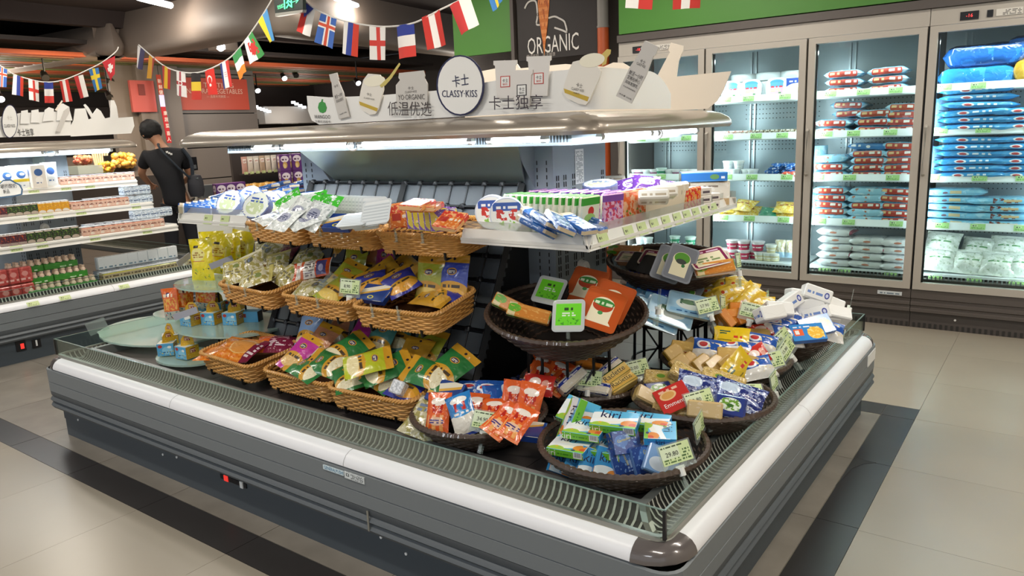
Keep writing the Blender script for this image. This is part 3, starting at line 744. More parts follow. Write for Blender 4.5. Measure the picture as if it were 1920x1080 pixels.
# coloured ceiling slats beyond the fascia
sl_c = [M(c, 0.6, name='slat_'+c) for c in ('B0532E', '6B7038', '6B4A3A', 'C0602E', '575B34', '8A5A3C')]
for i in range(26):
    b = MB(); x = -10.2-0.26*i; b.box((x, 7.0, 2.72), (0.16, 8.4, 0.05), sl_c[(i*5+i//3) % 6]); sub(ceil, 'ceiling_slat', b)
b = MB(); b.box((-13.6, 7.0, 2.86), (7.2, 8.6, 0.05), m_walld); sub(ceil, 'slat_backing', b)
b = MB(); b.box((-16.6, 5.0, 2.2), (0.12, 8, 0.36), m_walld); struct('trim_4', b)
# ceiling luminaires
for i, (x, y) in enumerate(LUM):
    b = MB(); b.box((x, y, 3.17), (1.26, 0.2, 0.1), m_walld); o = sub(ceil, 'luminaire_housing', b)
    b = MB(); b.box((x, y, 3.112), (1.2, 0.12, 0.012), m_tube); sub(o, 'diffuser', b)
for p in (((-8.05, 4.52), (-8.3, 5.03)), ((-6.78, 6.1), (-7.03, 6.64))):
    b = MB(); b.tube([(p[0][0], p[0][1], 3.1), (p[1][0], p[1][1], 3.1)], 0.035, m_tube, 8); sub(ceil, 'tube_light', b, True)
# right: green boards over the freezers, organic poster, pipe
b = MB(); b.box((-0.55, 6.32, 2.80), (5.6, 0.06, 0.84), m_gpanel); struct('trim_5', b)
b = MB(); b.box((-5.12, 6.62, 2.66), (0.80, 0.05, 0.56), m_gpanel); gp = link('green_board', b.mesh('green_board')); tag(gp, 'plain green wall board left of the black carrot poster', 'wall board')
b = MB(); b.box((-4.72, 6.60, 2.5), (0.04, 0.06, 0.9), m_wall); struct('trim_6', b)
ps = empty('poster', (-4.2, 6.6, 2.3), 'black poster with an orange carrot and the word ORGANIC in white', 'poster')
b = MB(); b.box((-4.2, 6.6, 2.66), (0.92, 0.03, 0.78), M('2E2827', 0.6, name='poster_black')); sub(ps, 'board', b)
mw_ = M('F2EEE8', 0.6, name='print_white')
def glyph(parent, body, px, py, wpx, hpx, plane, val, m, rotz=0, shear=0, off=0.0, roll=0):
    """lettering laid on a wall plane (y = const faces -Y, x = const faces +X)"""
    kw = {plane: val}; c = at(px, py, **kw)
    if plane == 'y': w = abs(at(px+wpx/2, py, **kw).x-at(px-wpx/2, py, **kw).x)
    else: w = abs(at(px+wpx/2, py, **kw).y-at(px-wpx/2, py, **kw).y)
    hh = abs(at(px, py+hpx/2, **kw).z-at(px, py-hpx/2, **kw).z)
    me = textmesh(body, m, width=w, height=hh)
    off = 0
    p = parent; wl_ = Vector((0, 0, 0))
    while p: wl_ += Vector(p.location); p = p.parent
    mm = Matrix.Translation(c-wl_) @ Matrix.Rotation(R(rotz), 4, 'Z') @ Matrix.Rotation(R(roll), 4, 'Y')
    return link('lettering', me, parent, mm)
glyph(ps, 'ORGANIC', 1036, 82, 96, 32, 'y', 6.58, mw_)
glyph(ps, '尝试有机，关注健康', 1014, 104, 54, 8, 'y', 6.58, M('B8B0A8', 0.6))
b = MB(); car = [(1009, -20), (1031, -20), (1030, 10), (1027, 45), (1023, 80), (1021, 104), (1018, 80), (1012, 40), (1009, 10)]
b.prism([(at(x, y, y=6.582).x, at(x, y, y=6.582).z) for x, y in car], 6.578, 6.584, printm('carrot', 'D9792F', [('s', 0.0, 9, 'E8924A'), ('n', 7, 0.58, 'B9581F')], 0.6, 0)); sub(ps, 'carrot', b)
b = MB()
for ln in ([(984, 16), (990, 5), (1000, 1), (1006, 6), (1008, 30), (1006, 45), (1012, 47)], [(1029, 34), (1040, 31), (1050, 35), (1058, 40), (1061, 48)], [(1040, 52), (1055, 57), (1063, 60), (1061, 48)]):
    b.tube(catmull([at(x, y, y=6.58) for x, y in ln], 4), 0.009, mw_, 5)
sub(ps, 'chalk_line', b, True)
pp = empty('pipe', (-3.66, 6.56, 0), 'vertical pipe, grey above and orange below, beside the carrot poster', 'pipe')
b = MB(); b.tube([(-3.66, 6.56, 2.50), (-3.66, 6.56, 3.2)], 0.055, M('8A8680', 0.5), 12); sub(pp, 'grey_section', b, True)
b = MB(); b.tube([(-3.66, 6.56, 0.0), (-3.66, 6.56, 2.50)], 0.055, M('C1592B', 0.5), 12); b.tube([(-3.66, 6.56, 2.49), (-3.66, 6.56, 2.51)], 0.06, M('8A8680', 0.5), 12); sub(pp, 'orange_section', b, True)
# left wall signs
m_red = M('B5432E', 0.5, vary=0.06, bscale=3, name='sign_red'); m_red2 = M('A8504C', 0.5, name='sign_red_faded')
rs = empty('wall_sign', (-10.93, 7.2, 2.1), 'wide red wall sign reading tasting natural vegetables above grey panels', 'sign')
p, q = at(325, 206, x=-10.9), at(468, 206, x=-10.9); zt = at(400, 147, x=-10.9).z; zb = at(400, 206, x=-10.9).z
b = MB(); b.box((-10.92, (p.y+q.y)/2, (zt+zb)/2), (0.05, q.y-p.y, zt-zb), m_red); sub(rs, 'board', b)
mt_ = M('E0B8A8', 0.6, name='print_pale')
glyph(rs, 'TASTING', 410, 160, 56, 9, 'x', -10.89, mt_, 90); glyph(rs, 'NATURAL VEGETABLES', 404, 171, 104, 9, 'x', -10.89, mt_, 90); glyph(rs, '— 品尝天然蔬菜 —', 409, 181, 42, 5, 'x', -10.89, mt_, 90)
rs2 = empty('wall_sign', (-10.93, 5.75, 2.1), 'small red square sign on the grey wall column', 'sign')
p, q = at(246, 180, x=-10.8), at(291, 180, x=-10.8); zt = at(268, 151, x=-10.8).z; zb = at(268, 210, x=-10.8).z
b = MB(); b.box((-10.82, (p.y+q.y)/2, (zt+zb)/2), (0.05, q.y-p.y, zt-zb), m_red2); sub(rs2, 'board', b)
b = MB(); c = at(265, 168, x=-10.79); b.box(c, (0.02, 0.09, 0.15), M('6E2E2A', 0.5)); sub(rs2, 'dark_emblem', b)
b = MB(); b.box((-11.0, 5.75, 1.55), (0.1, 0.36, 3.1), m_panel); sub(wl, 'wall_column', b)
bn = empty('hanging_strip', (-10.7, 5.9, 1.6), 'narrow red vertical strip with white characters hanging beside the wall sign', 'banner')
zz = [(297, 140), (300, 165), (303, 178), (306, 200), (309, 215), (318, 268)]
for (xa, ya), (xb, yb), mm in ((zz[0], zz[2], m_red), (zz[2], zz[3], M('B9B2DC', 0.4, emit=0.5, name='strip_lit')), (zz[3], zz[5], M('B0202A', 0.5, name='strip_red'))):
    p, q = at(xa, ya, x=-10.7), at(xb, yb, x=-10.7); b = MB()
    b.face([p+Vector((0, 0.035, 0)), p-Vector((0, 0.035, 0)), q-Vector((0, 0.035, 0)), q+Vector((0, 0.035, 0))], mm); b.face([q+Vector((-0.01, 0.035, 0)), q-Vector((0.01, 0.035, 0)), p-Vector((0.01, 0.035, 0)), p+Vector((-0.01, 0.035, 0))], mm); sub(bn, 'strip', b)
b = MB(); p = at(297, 140, x=-10.7); b.tube([p, Vector((p.x, p.y, 3.22))], 0.004, m_black, 5); sub(bn, 'cord', b)
for ch, x, y in (('新', 299, 152), ('鲜', 301, 163), ('健', 302, 173), ('康', 310, 212), ('蔬', 312, 224), ('菜', 314, 236), ('喜', 316, 250), ('人', 317, 261)):
    glyph(bn, ch, x, y, 7, 8, 'x', -10.69, mw_, 90, roll=0)
# downlight and spotlights
dl = empty('downlight', tuple(at(417, 92, x=-9.0)), 'square ceiling spotlight box with one lit round lamp', 'lamp')
p, q = at(400, 92, x=-9.0), at(437, 92, x=-9.0); c = (p+q)/2
b = MB(); b.box(c+Vector((0, 0, 0.03)), (0.22, q.y-p.y, 0.1), m_bulk); sub(dl, 'housing', b)
b = MB(); c2 = at(414, 88, x=-8.87); b.lathe([(0, 0.0), (0.05, 0.0), (0.055, 0.01)], m_tube, 14, c=c2-Vector((0, 0, 0.03))); b.tube([c2, c2+Vector((0.01, 0, -0.005))], 0.055, m_tube, 14); sub(dl, 'lamp', b, True)
for px, py, x, lit, where in ((533, 145, -11, 1, 'nearest the yellow-blue flag'), (555, 140, -11, 0, 'second from the left, switched off'), (483, 168, -11.5, 1, 'lowest one beside the red sign'), (472, 158, -11.5, 0, 'just above the lit one by the red sign'), (671, 154, -10, 1, 'behind the spoon cutout'), (2, 183, -11, 1, 'at the far left edge over the slats'), (208, 150, -11, 0, 'dark one under the red white flag'), (86, 143, -10.5, 0, 'dark one above the string of flags'), (206, 180, -11, 0, 'dark one over the far island sign')):
    c = at(px, py, x=x); s = empty('spotlight', tuple(c), 'black track spotlight, '+where, 'lamp', 'track spotlights')
    b = MB(); b.tube([c+Vector((-0.06, 0, 0.05)), c+Vector((0.03, -0.02, -0.02))], 0.045, m_black, 10, rads=[0.035, 0.05]); b.tube([c+Vector((-0.02, 0, 0.02)), Vector((c.x-0.02, c.y, max(c.z+0.15, 3.22 if c.y > 11 or c.x > -10.1 else 2.7)))], 0.012, m_black, 6); sub(s, 'lamp_body', b, True)
    b = MB(); b.tube([c+Vector((0.031, -0.02, -0.02)), c+Vector((0.038, -0.022, -0.026))], 0.046, m_tube if lit else m_gut, 10); sub(s, 'lens', b, True)
# far shop zone seen over the canopy
fr = empty('shop_front', (-14, 10.6, 0), 'far grey shop front with lit white letters and the words FALL IN', 'shop')
b = MB(); b.box((-14.2, 11.2, 1.5), (0.1, 3.2, 3.0), m_walld); sub(fr, 'back_wall', b)
b = MB(); b.box((-13.6, 10.9, 2.06), (0.9, 2.4, 0.34), M('8C8A88', 0.5)); sub(fr, 'fascia', b)
b = MB(); p = at(487, 228, x=-13.4); b.box(p, (0.06, 0.36, 0.1), M('5A5654', 0.5)); sub(fr, 'name_board', b)
glyph(fr, 'FALL IN', 487, 227, 32, 9, 'x', -13.36, m_ink, 90)
b = MB(); p = at(542, 225, x=-13.3); b.box(p, (0.05, 0.42, 0.16), m_white); sub(fr, 'white_panel', b)
b = MB(); p = at(564, 222, x=-13.25); b.box(p, (0.05, 0.2, 0.16), M('7FD24A', 0.5, emit=0.4)); sub(fr, 'green_panel', b)
b = MB()
for px, py in ((480, 200), (486, 203), (492, 205), (498, 207), (504, 209), (550, 192), (556, 195), (563, 198), (570, 201)):
    c = at(px, py, x=-13.1); b.box(c, (0.05, 0.07, 0.05), m_led)
sub(fr, 'lit_letters', b)

# ------------------------------------------------------------------ upright freezers
m_ftaupe = M('B8B1A7', 0.38, 0.2, name='freezer_frame'); m_fdark = M('5B5450', 0.4, 0.2, name='freezer_body'); m_fbase = M('4B4542', 0.5, name='freezer_plinth')
m_perf = printm('perforated_back', '8E9AA2', [], 0.35, 0); m_int = M('9CA7AD', 0.35, 0.5, name='freezer_inside')
m_fshelf = M('EDF2F4', 0.3, name='freezer_shelf')
FY, DW, FX0 = 6.262, 0.82, -3.345
LEV = [(1.74, 'top'), (1.432, 'second'), (1.092, 'third'), (0.74, 'fourth'), (0.385, 'bottom')]
def freezer(n0, n, label):
    xa, xb = FX0+DW*n0, FX0+DW*(n0+n)
    r_ = empty('upright_freezer', ((xa+xb)/2, 6.6, 0), label, 'freezer')
    b = MB(); b.box(((xa+xb)/2, 6.97, 1.25), (xb-xa-0.004, 0.04, 2.1), m_fdark); b.box(((xa+xb)/2, 6.64, 2.255), (xb-xa-0.004, 0.66, 0.10), m_fdark)
    for x in (xa+0.012, xb-0.012): b.box((x, 6.64, 1.25), (0.02, 0.66, 1.95), m_fdark)
    b.box(((xa+xb)/2, 6.66, 0.31), (xb-xa-0.004, 0.62, 0.04), m_fdark); sub(r_, 'carcass', b)
    b = MB(); b.box(((xa+xb)/2, 6.93, 1.25), (xb-xa-0.06, 0.01, 1.9), m_int); lin_ = sub(r_, 'inner_lining', b)
    b = MB()
    for i in range(n):
        for px_ in range(22):
            for z in (0.66, 0.70, 1.0, 1.04, 1.33, 1.37, 1.40, 1.60, 1.64, 1.68, 1.72):
                b.box((xa+DW*i+0.12+px_*0.03, 6.924, z), (0.008, 0.004, 0.008), m_gut)
    sub(lin_, 'perforations', b, kind='stuff')
    b = MB(); b.box(((xa+xb)/2, 6.30, 2.245), (xb-xa-0.004, 0.06, 0.115), m_ftaupe); fa = sub(r_, 'fascia', b)
    b = MB(); b.box(((xa+xb)/2, 6.29, 2.335), (xb-xa, 0.1, 0.06), m_fdark); sub(r_, 'top_trim', b)
    sk = MB()
    prof = [(6.28, 0.30), (6.25, 0.298), (6.25, 0.232), (6.262, 0.225), (6.262, 0.205), (6.25, 0.198), (6.25, 0.178), (6.262, 0.17), (6.262, 0.158), (6.25, 0.15), (6.25, 0.128), (6.27, 0.12), (6.30, 0.12), (6.30, 0.30)]
    sk.prism(prof, xa+0.002, xb-0.002, m_fdark, 'x'); sub(r_, 'ribbed_skirt', sk)
    b = MB(); b.box(((xa+xb)/2, 6.55, 0.06), (xb-xa-0.004, 0.54, 0.12), m_fbase); pl_ = sub(r_, 'plinth', b)
    b = MB()
    for i in range(int((xb-xa)/0.036)): b.box((xa+0.03+i*0.036, 6.278, 0.022), (0.016, 0.006, 0.034), m_gut)
    sub(pl_, 'vent_slots', b, kind='stuff')
    b = MB()
    for i in range(n): b.tube([(xa+DW*i+0.3, 6.281, 0.085), (xa+DW*i+0.3, 6.276, 0.085)], 0.008, m_wplas, 8)
    sub(pl_, 'screw', b)
    b = MB()
    for i in range(n+1):
        x = xa+DW*i+(0.012 if i == 0 else (-0.012 if i == n else 0)); b.box((x, 6.31, 1.24), (0.022, 0.05, 1.88), m_blackp)
    sub(r_, 'mullion', b)
    for i in range(n):                                # vertical light strips behind each door edge
        for s in (0.036, DW-0.036):
            b = MB(); b.box((xa+DW*i+s, 6.345, 1.24), (0.016, 0.016, 1.75), m_led); sub(r_, 'light_strip', b)
    b = MB()
    for i in range(n):
        for x in (0.16, 0.20): b.box((xa+DW*i+x, 6.915, 1.25), (0.014, 0.012, 1.85), m_steel)
    sub(r_, 'shelf_post', b)
    for i in range(n):
        x0 = xa+DW*i; xc = x0+DW/2
        for (z, nm) in LEV:
            b = MB(); yd0 = 6.42; b.box((xc, (yd0+6.92)/2, z), (DW-0.03, 6.92-yd0, 0.016), m_fshelf); s = sub(r_, 'shelf', b)
            if z > 0.4:
                b = MB(); q = [(x0+0.02, 6.405, z), (x0+DW-0.02, 6.405, z), (x0+DW-0.02, 6.42, z+0.052), (x0+0.02, 6.42, z+0.052)]
                b.face(q, m_fshelf); b.face([(p[0], p[1]+0.006, p[2]) for p in q[::-1]], m_fshelf)
                for k in range(4): b.face([q[k], (q[k][0], q[k][1]+0.006, q[k][2]), (q[(k+1) % 4][0], q[(k+1) % 4][1]+0.006, q[(k+1) % 4][2]), q[(k+1) % 4]], m_fshelf)
                sub(s, 'label_rail', b)
            rr = random.Random(n0*10+i*7+int(z*100))
            for t in (0.13, 0.42, 0.76):
                if z < 0.4 and i % 2: continue
                x = x0+DW*(t+rr.uniform(-0.05, 0.06))
                label_on(s, (x, 6.4085, z+0.027) if z > 0.4 else (x, 6.418, z-0.01), (1, 0, 0), (0, 0.25, 0.97) if z > 0.4 else (0, 0.3, 0.95), 0.095, 0.042, m_label)
        b = MB(); b.box((xc, 6.40, 0.352), (DW-0.06, 0.09, 0.02), m_fdark)
        for k in range(26): b.box((x0+0.06+k*(DW-0.12)/25, 6.362, 0.362), (0.010, 0.006, 0.05), m_steel)
        sub(r_, 'air_grille', b)
        # door: frame with glass pane and handle
        fw = 0.052; zb, zt = 0.302, 2.182; dx0, dx1 = x0+0.008, x0+DW-0.008
        b = MB()
        for c, d in (((dx0+fw/2, FY, (zb+zt)/2), (fw, 0.05, zt-zb)), ((dx1-fw/2, FY, (zb+zt)/2), (fw, 0.05, zt-zb)), ((xc, FY, zt-0.022), (dx1-dx0-2*fw, 0.05, 0.044)), ((xc, FY, zb+0.026), (dx1-dx0-2*fw, 0.05, 0.052))): b.box(c, d, m_ftaupe)
        b.box((dx0+fw+0.006, FY+0.012, (zb+zt)/2), (0.012, 0.02, zt-zb-0.1), m_blackp)
        d_ = sub(r_, 'door', b)
        b = MB(); b.box((xc, FY, (zb+zt)/2), (dx1-dx0-2*fw, 0.012, zt-zb-0.096), m_tint); sub(d_, 'glass_pane', b)
        b = MB(); hx = dx0+0.018; b.tube([(hx, FY-0.024, 1.50), (hx, FY-0.055, 1.49), (hx, FY-0.055, 1.16), (hx, FY-0.024, 1.15)], 0.011, m_ftaupe, 8); sub(d_, 'handle', b, True)
    return r_, fa
fz1, fa1 = freezer(0, 3, 'three-door upright glass freezer behind the chiller, its doors showing tubs and blue packets')
fz2, fa2 = freezer(3, 3, 'upright glass freezer at the right end of the row, showing big blue sacks')
dsp = M('E23A3A', 0.4, emit=1.5, name='digits_red')
for fa, px, nm in ((fa1, 1197, '-18'), (fa2, 1818, '-16')):
    py = 93 if px < 1500 else 29
    c = at(px, py, y=6.266); b = MB(); b.box(c, (0.11, 0.01, 0.055), m_blackp); o = sub(fa, 'display', b)
    link('lettering', textmesh(nm, dsp, height=0.022), o, Matrix.Translation(c-Vector((0, 0.008, 0))))
    b = MB(); b.box(c+Vector((0.12, 0, 0)), (0.035, 0.01, 0.045), m_blackp); sub(fa, 'switch', b)
    b = MB(); b.box(c+Vector((0.23, 0, 0)), (0.15, 0.006, 0.045), printm('freezer_sticker', 'D8D4CC', [('t', 0.25, 0.1, 0.95, 0.9, '6A6660', 4, 14)], 0.4, 0)); sub(fa, 'sticker', b)
c = at(1668, 549, y=6.246); b = MB(); b.box(c, (0.17, 0.006, 0.028), printm('maker_strip', 'C8CDD0', [('t', 0.1, 0.2, 0.9, 0.8, '6A7A88', 1, 14)], 0.3, 0)); sub(fz1, 'maker_plate', b)
# ------------------------------------------------------------------ header boards on the canopies
m_grey_print = M('CFCAC4', 0.5, name='print_grey'); m_gold = M('C9A93A', 0.4, name='print_gold'); m_txt = M('5B5552', 0.5, name='print_text')
m_apple = M('3E9A45', 0.5, name='apple_green'); m_redp = M('C24338', 0.5, name='print_red')
def cut(parent, name, px, plane, val, depth, m, label=None):
    kw = {plane: val}; P = [at(x, y, **kw) for x, y in px]; b = MB()
    if plane == 'y': b.prism([(p.x, p.z) for p in P], val, val+depth, m, 'y')
    else: b.prism([(p.y, p.z) for p in P], val-depth, val, m, 'x')
    return sub(parent, name, b, label=label)
def ell(cx, cy, rx, ry, n=28, a=0): return [(cx+rx*math.cos(2*PI*k/n)*math.cos(a)-ry*math.sin(2*PI*k/n)*math.sin(a), cy+rx*math.cos(2*PI*k/n)*math.sin(a)+ry*math.sin(2*PI*k/n)*math.cos(a)) for k in range(n)]
hs = empty('header_sign', (-2.2, 2.42, 1.652), 'cream header board on the near canopy with dairy cut-outs and an oval logo', 'sign')
YS = 2.42
def zt_(px, py, y=YS): return at(px, py, y=y).z
b = MB(); x0 = at(577, 200, y=YS).x
lft = [(x0, 1.79), (x0, 1.72), (x0+0.02, 1.675), (x0+0.07, 1.655)]
P = lft+[(-1.43, 1.655), (-1.43, 1.80), (-1.6, 1.80), (-2.1, 1.765), (-2.5, 1.765), (-2.8, 1.775)]
b.prism(P, YS, YS+0.008, m_white)
sub(hs, 'front_board', b)
b = MB(); ye = at(1258, 180, x=-1.37).y
arc = [(-1.43, YS)]+[(-1.43+0.06*math.sin(t*PI/12), YS+0.06-0.06*math.cos(t*PI/12)) for t in range(1, 7)]
n_ = 14; path = arc+[(-1.37, YS+0.06+(ye-YS-0.06)*k/n_) for k in range(1, n_+1)]
def top_z(k):
    t = k/(len(path)-1); return 1.80 if t < 0.72 else 1.80-0.085*((t-0.72)/0.28)**2.2
for k in range(len(path)-1):
    a, c = path[k], path[k+1]; b.face([(a[0], a[1], 1.655), (c[0], c[1], 1.655), (c[0], c[1], top_z(k+1)), (a[0], a[1], top_z(k))], m_white)
    b.face([(c[0]-0.006, c[1]+0.002, 1.655), (a[0]-0.006, a[1]+0.002, 1.655), (a[0]-0.006, a[1]+0.002, top_z(k)), (c[0]-0.006, c[1]+0.002, top_z(k+1))], m_white)
sub(hs, 'side_board', b, True)
# oval logo
o = cut(hs, 'oval_logo', ell(862.5, 160, 44.5, 57), 'y', YS-0.020, 0.006, m_navy); o2 = cut(o, 'oval_face', ell(862.5, 160, 41.5, 54), 'y', YS-0.022, 0.004, m_white)
glyph(hs, '卡士', 863, 151, 31, 22, 'y', YS-0.024, m_navy, roll=-3); glyph(hs, 'CLASSY·KISS', 861, 175.5, 66, 13, 'y', YS-0.024, m_navy, shear=0.2, roll=3)
glyph(hs, '低温优选', 767, 204, 82, 27, 'y', YS-0.014, M('4A4140', 0.5), roll=3); glyph(hs, '卡士独享', 966, 192, 101, 27, 'y', YS-0.034, M('3A2F38', 0.5), roll=2)
ap = cut(hs, 'apple_print', [(596, 202), (598, 193), (603, 190), (609, 193), (612, 202), (610, 209), (605, 212), (599, 210)], 'y', YS-0.003, 0.003, m_apple)
cut(ap, 'apple_stalk', [(602, 191), (603, 186), (605, 186), (604, 191)], 'y', YS-0.003, 0.003, m_apple)
glyph(hs, 'WANGOO', 604, 219, 30, 7, 'y', YS-0.004, m_ink, roll=3); glyph(hs, '万果优选超市', 605, 228, 29, 5, 'y', YS-0.004, m_txt, roll=3)
def bottle_cut(name, base, top, wb, wn, plane, val, side=1):
    """milk bottle outline between base centre and top centre (pixels)"""
    bx, by = base; tx, ty = top; dx, dy = tx-bx, ty-by; L_ = math.hypot(dx, dy); ux, uy = dx/L_, dy/L_; nx, ny = -uy, ux
    def q(t, w): return (bx+dx*t+nx*w, by+dy*t+ny*w)
    pts = [q(0, wb), q(0.55, wb), q(0.74, wn*1.15), q(0.83, wn), q(0.84, wn*1.15), q(1, wn*1.12), q(1, -wn*1.12), q(0.84, -wn*1.15), q(0.83, -wn), q(0.74, -wn*1.15), q(0.55, -wb), q(0, -wb)]
    c = cut(hs, name, pts, plane, val, 0.006, m_grey_print); ang = math.degrees(math.atan2(dx, -dy))
    return c, (lambda t: (bx+dx*t, by+dy*t)), ang
c, f, ang = bottle_cut('bottle_cutout', (645, 221), (624, 138), 10, 6.5, 'y', YS-0.012)
for t, w, h_, s in ((0.72, 8, 5, '卡士'), (0.5, 14, 8, '鲜活一小时'), (0.4, 14, 6, '风味发酵乳'), (0.1, 14, 3, '净含量 250g')):
    x, y = f(t); glyph(c, s, x, y, w, h_, 'y', YS-0.0135, m_txt, roll=ang)
def jar_cut(name, pts, lid, band, plane, val, parent=hs):
    c = cut(parent, name, pts, plane, val, 0.006, M('ECE6DC', 0.5, name='jar_print')); 
    if lid: cut(c, 'lid_print', lid, plane, val-0.0015 if plane == 'y' else val+0.0015, 0.002, M('F6EFD9', 0.4, name='lid_print'))
    if band: cut(c, 'gold_band', band, plane, val-0.0015 if plane == 'y' else val+0.0015, 0.002, m_gold)
    return c
c = jar_cut('jar_cutout', [(676, 170), (672, 196), (680, 207), (693, 215), (703, 214), (709, 205), (719, 168), (718, 150), (712, 140), (690, 138), (681, 150)], ell(702, 152, 20, 10, 20, -0.15), [(673, 190), (708, 203), (706, 209), (675, 197)], 'y', YS-0.012)
cut(c, 'spoon', [(712, 160), (730, 143), (748, 118), (750, 121), (734, 146), (722, 160), (714, 164)], 'y', YS-0.015, 0.003, M('D8C470', 0.3, 0.4))
glyph(c, '卡士', 692, 177, 10, 6, 'y', YS-0.0145, m_txt, roll=10); glyph(c, 'CLASSY·KISS', 692, 185, 20, 3, 'y', YS-0.0145, m_txt, roll=10)
c = cut(hs, 'jar_cutout', [(743, 205), (742, 160), (750, 150), (747, 146), (748, 137), (793, 132), (796, 141), (795, 146), (801, 157), (801, 195), (798, 203)], 'y', YS-0.012, 0.006, m_grey_print, label='pale grey yoghurt jar')
glyph(c, '卡士', 770, 165, 12, 6, 'y', YS-0.0135, m_txt); glyph(c, 'CLASSY·KISS', 770, 172, 22, 4, 'y', YS-0.0135, m_txt); glyph(c, 'YO·ORGANIC', 771, 182, 50, 10, 'y', YS-0.0135, m_txt, roll=2)
for cx, cy, w, h_, top, red in ((947, 152, 19, 38, 112, 1), (1010, 146, 20, 40, 114, 1), (978, 168, 18, 36, 136, 0)):
    c = cut(hs, 'cup_cutout', [(cx-w*0.8, cy+h_*0.85), (cx-w, cy-h_*0.75), (cx-w*1.15, cy-h_*0.8), (cx-w*1.15, cy-h_), (cx+w*1.15, cy-h_*1.04), (cx+w*1.15, cy-h_*0.84), (cx+w, cy-h_*0.78), (cx+w*0.8, cy+h_*0.85)], 'y', YS-0.013 if red else YS-0.018, 0.005, M('E4DFDA', 0.4, name='cup_print'))
    v = YS-0.0145 if red else YS-0.0195; mm = m_redp if red else m_ink
    cut(c, 'cup_frame', [(cx-9, cy+12), (cx-9, cy-9), (cx+9, cy-10), (cx+9, cy+11)], 'y', v, 0.002, mm); cut(c, 'cup_panel', [(cx-7.5, cy+10.5), (cx-7.5, cy-7.5), (cx+7.5, cy-8.5), (cx+7.5, cy+9.5)], 'y', v-0.001, 0.002, m_white)
    glyph(c, '卡士', cx, cy-1, 11, 7, 'y', v-0.002, m_ink); glyph(c, '酸奶', cx, cy+6, 9, 4, 'y', v-0.002, mm)
c = jar_cut('jar_cutout', [(1058, 158), (1055, 172), (1063, 184), (1085, 195), (1098, 197), (1104, 190), (1124, 146), (1127, 134), (1119, 124), (1090, 112), (1074, 116), (1068, 128)], ell(1110, 113, 24, 13, 24, -0.18), [(1057, 166), (1104, 182), (1101, 190), (1059, 174)], 'y', YS-0.012)
cut(c, 'foil_tab', [(1126, 104), (1138, 92), (1145, 93), (1144, 101), (1138, 108), (1136, 120), (1128, 124), (1131, 112)], 'y', YS-0.013, 0.003, M('D9BE6A', 0.3, 0.3))
glyph(c, '卡士', 1086, 160, 12, 8, 'y', YS-0.0145, m_txt, roll=14); glyph(c, 'CLASSY·KISS', 1083, 168, 24, 5, 'y', YS-0.0145, m_txt, roll=14); glyph(c, '鲜酪乳', 1081, 175, 12, 3, 'y', YS-0.0145, m_txt, roll=14)
# the big tilted bottle stands on the side board
bx, by, tx, ty = 1169, 187, 1222, 82
def bq(t, w): L_ = math.hypot(tx-bx, ty-by); return (bx+(tx-bx)*t-(ty-by)/L_*w, by+(ty-by)*t+(tx-bx)/L_*w)
pts = [bq(0, 16), bq(0.52, 17), bq(0.72, 14), bq(0.84, 13), bq(0.85, 15), bq(1, 14), bq(1, -14), bq(0.85, -15), bq(0.84, -13), bq(0.72, -14), bq(0.52, -17), bq(0, -16)]
YB = 2.405
c = cut(hs, 'bottle_cutout', pts, 'y', YB, 0.006, m_grey_print, label='large tilted milk bottle')
for t, w, h_, s in ((0.68, 11, 7, '卡士'), (0.62, 18, 5, 'CLASSY·KISS'), (0.44, 28, 9, '鲜活一小时'), (0.36, 26, 8, '定格在杯心'), (0.28, 26, 7, '风味发酵乳'), (0.2, 26, 3, '卡士风味发酵乳'), (0.06, 26, 3, '净含量 250克')):
    x, y = bq(t, 0); glyph(c, s, x, y, w, h_, 'y', YB-0.0015, m_ink, roll=27)
# rear board seen from behind
rb = empty('header_sign', (-2.3, 3.55, 1.652), 'blank cream back of the rear header board standing on the canopy', 'sign')
b = MB(); YR = 3.55
xr = at(1370, 140, y=YR).x
b.prism([(at(870, 190, y=YR).x, 1.655), (-1.42, 1.655), (-1.375, 1.69), (-1.345, 1.74), (xr, 1.82), (at(1268, 143, y=YR).x, 1.815), (at(1272, 115, y=YR).x, zt_(1272, 115, YR)), (at(1280, 95, y=YR).x, zt_(1280, 95, YR)), (at(1281, 86, y=YR).x, zt_(1281, 86, YR)), (at(1258, 80, y=YR).x, zt_(1258, 80, YR)), (at(1253, 93, y=YR).x, zt_(1253, 93, YR)),
    (at(1256, 98, y=YR).x, zt_(1256, 98, YR)), (at(1244, 120, y=YR).x, zt_(1244, 120, YR)), (at(1232, 143, y=YR).x, zt_(1232, 143, YR)), (at(1210, 132, y=YR).x, zt_(1210, 132, YR)), (at(1185, 128, y=YR).x, zt_(1185, 128, YR)), (at(1168, 118, y=YR).x, zt_(1168, 118, YR)), (at(1150, 117, y=YR).x, zt_(1150, 117, YR)), (at(1132, 125, y=YR).x, zt_(1132, 125, YR)),
    (at(1060, 120, y=YR).x, zt_(1060, 120, YR)), (at(975, 128, y=YR).x, zt_(975, 128, YR)), (at(965, 114, y=YR).x, zt_(965, 114, YR)), (at(945, 113, y=YR).x, zt_(945, 113, YR)), (at(930, 128, y=YR).x, zt_(930, 128, YR)), (at(870, 140, y=YR).x, zt_(870, 140, YR))], YR, YR+0.008, m_cream)
sub(rb, 'board', b)
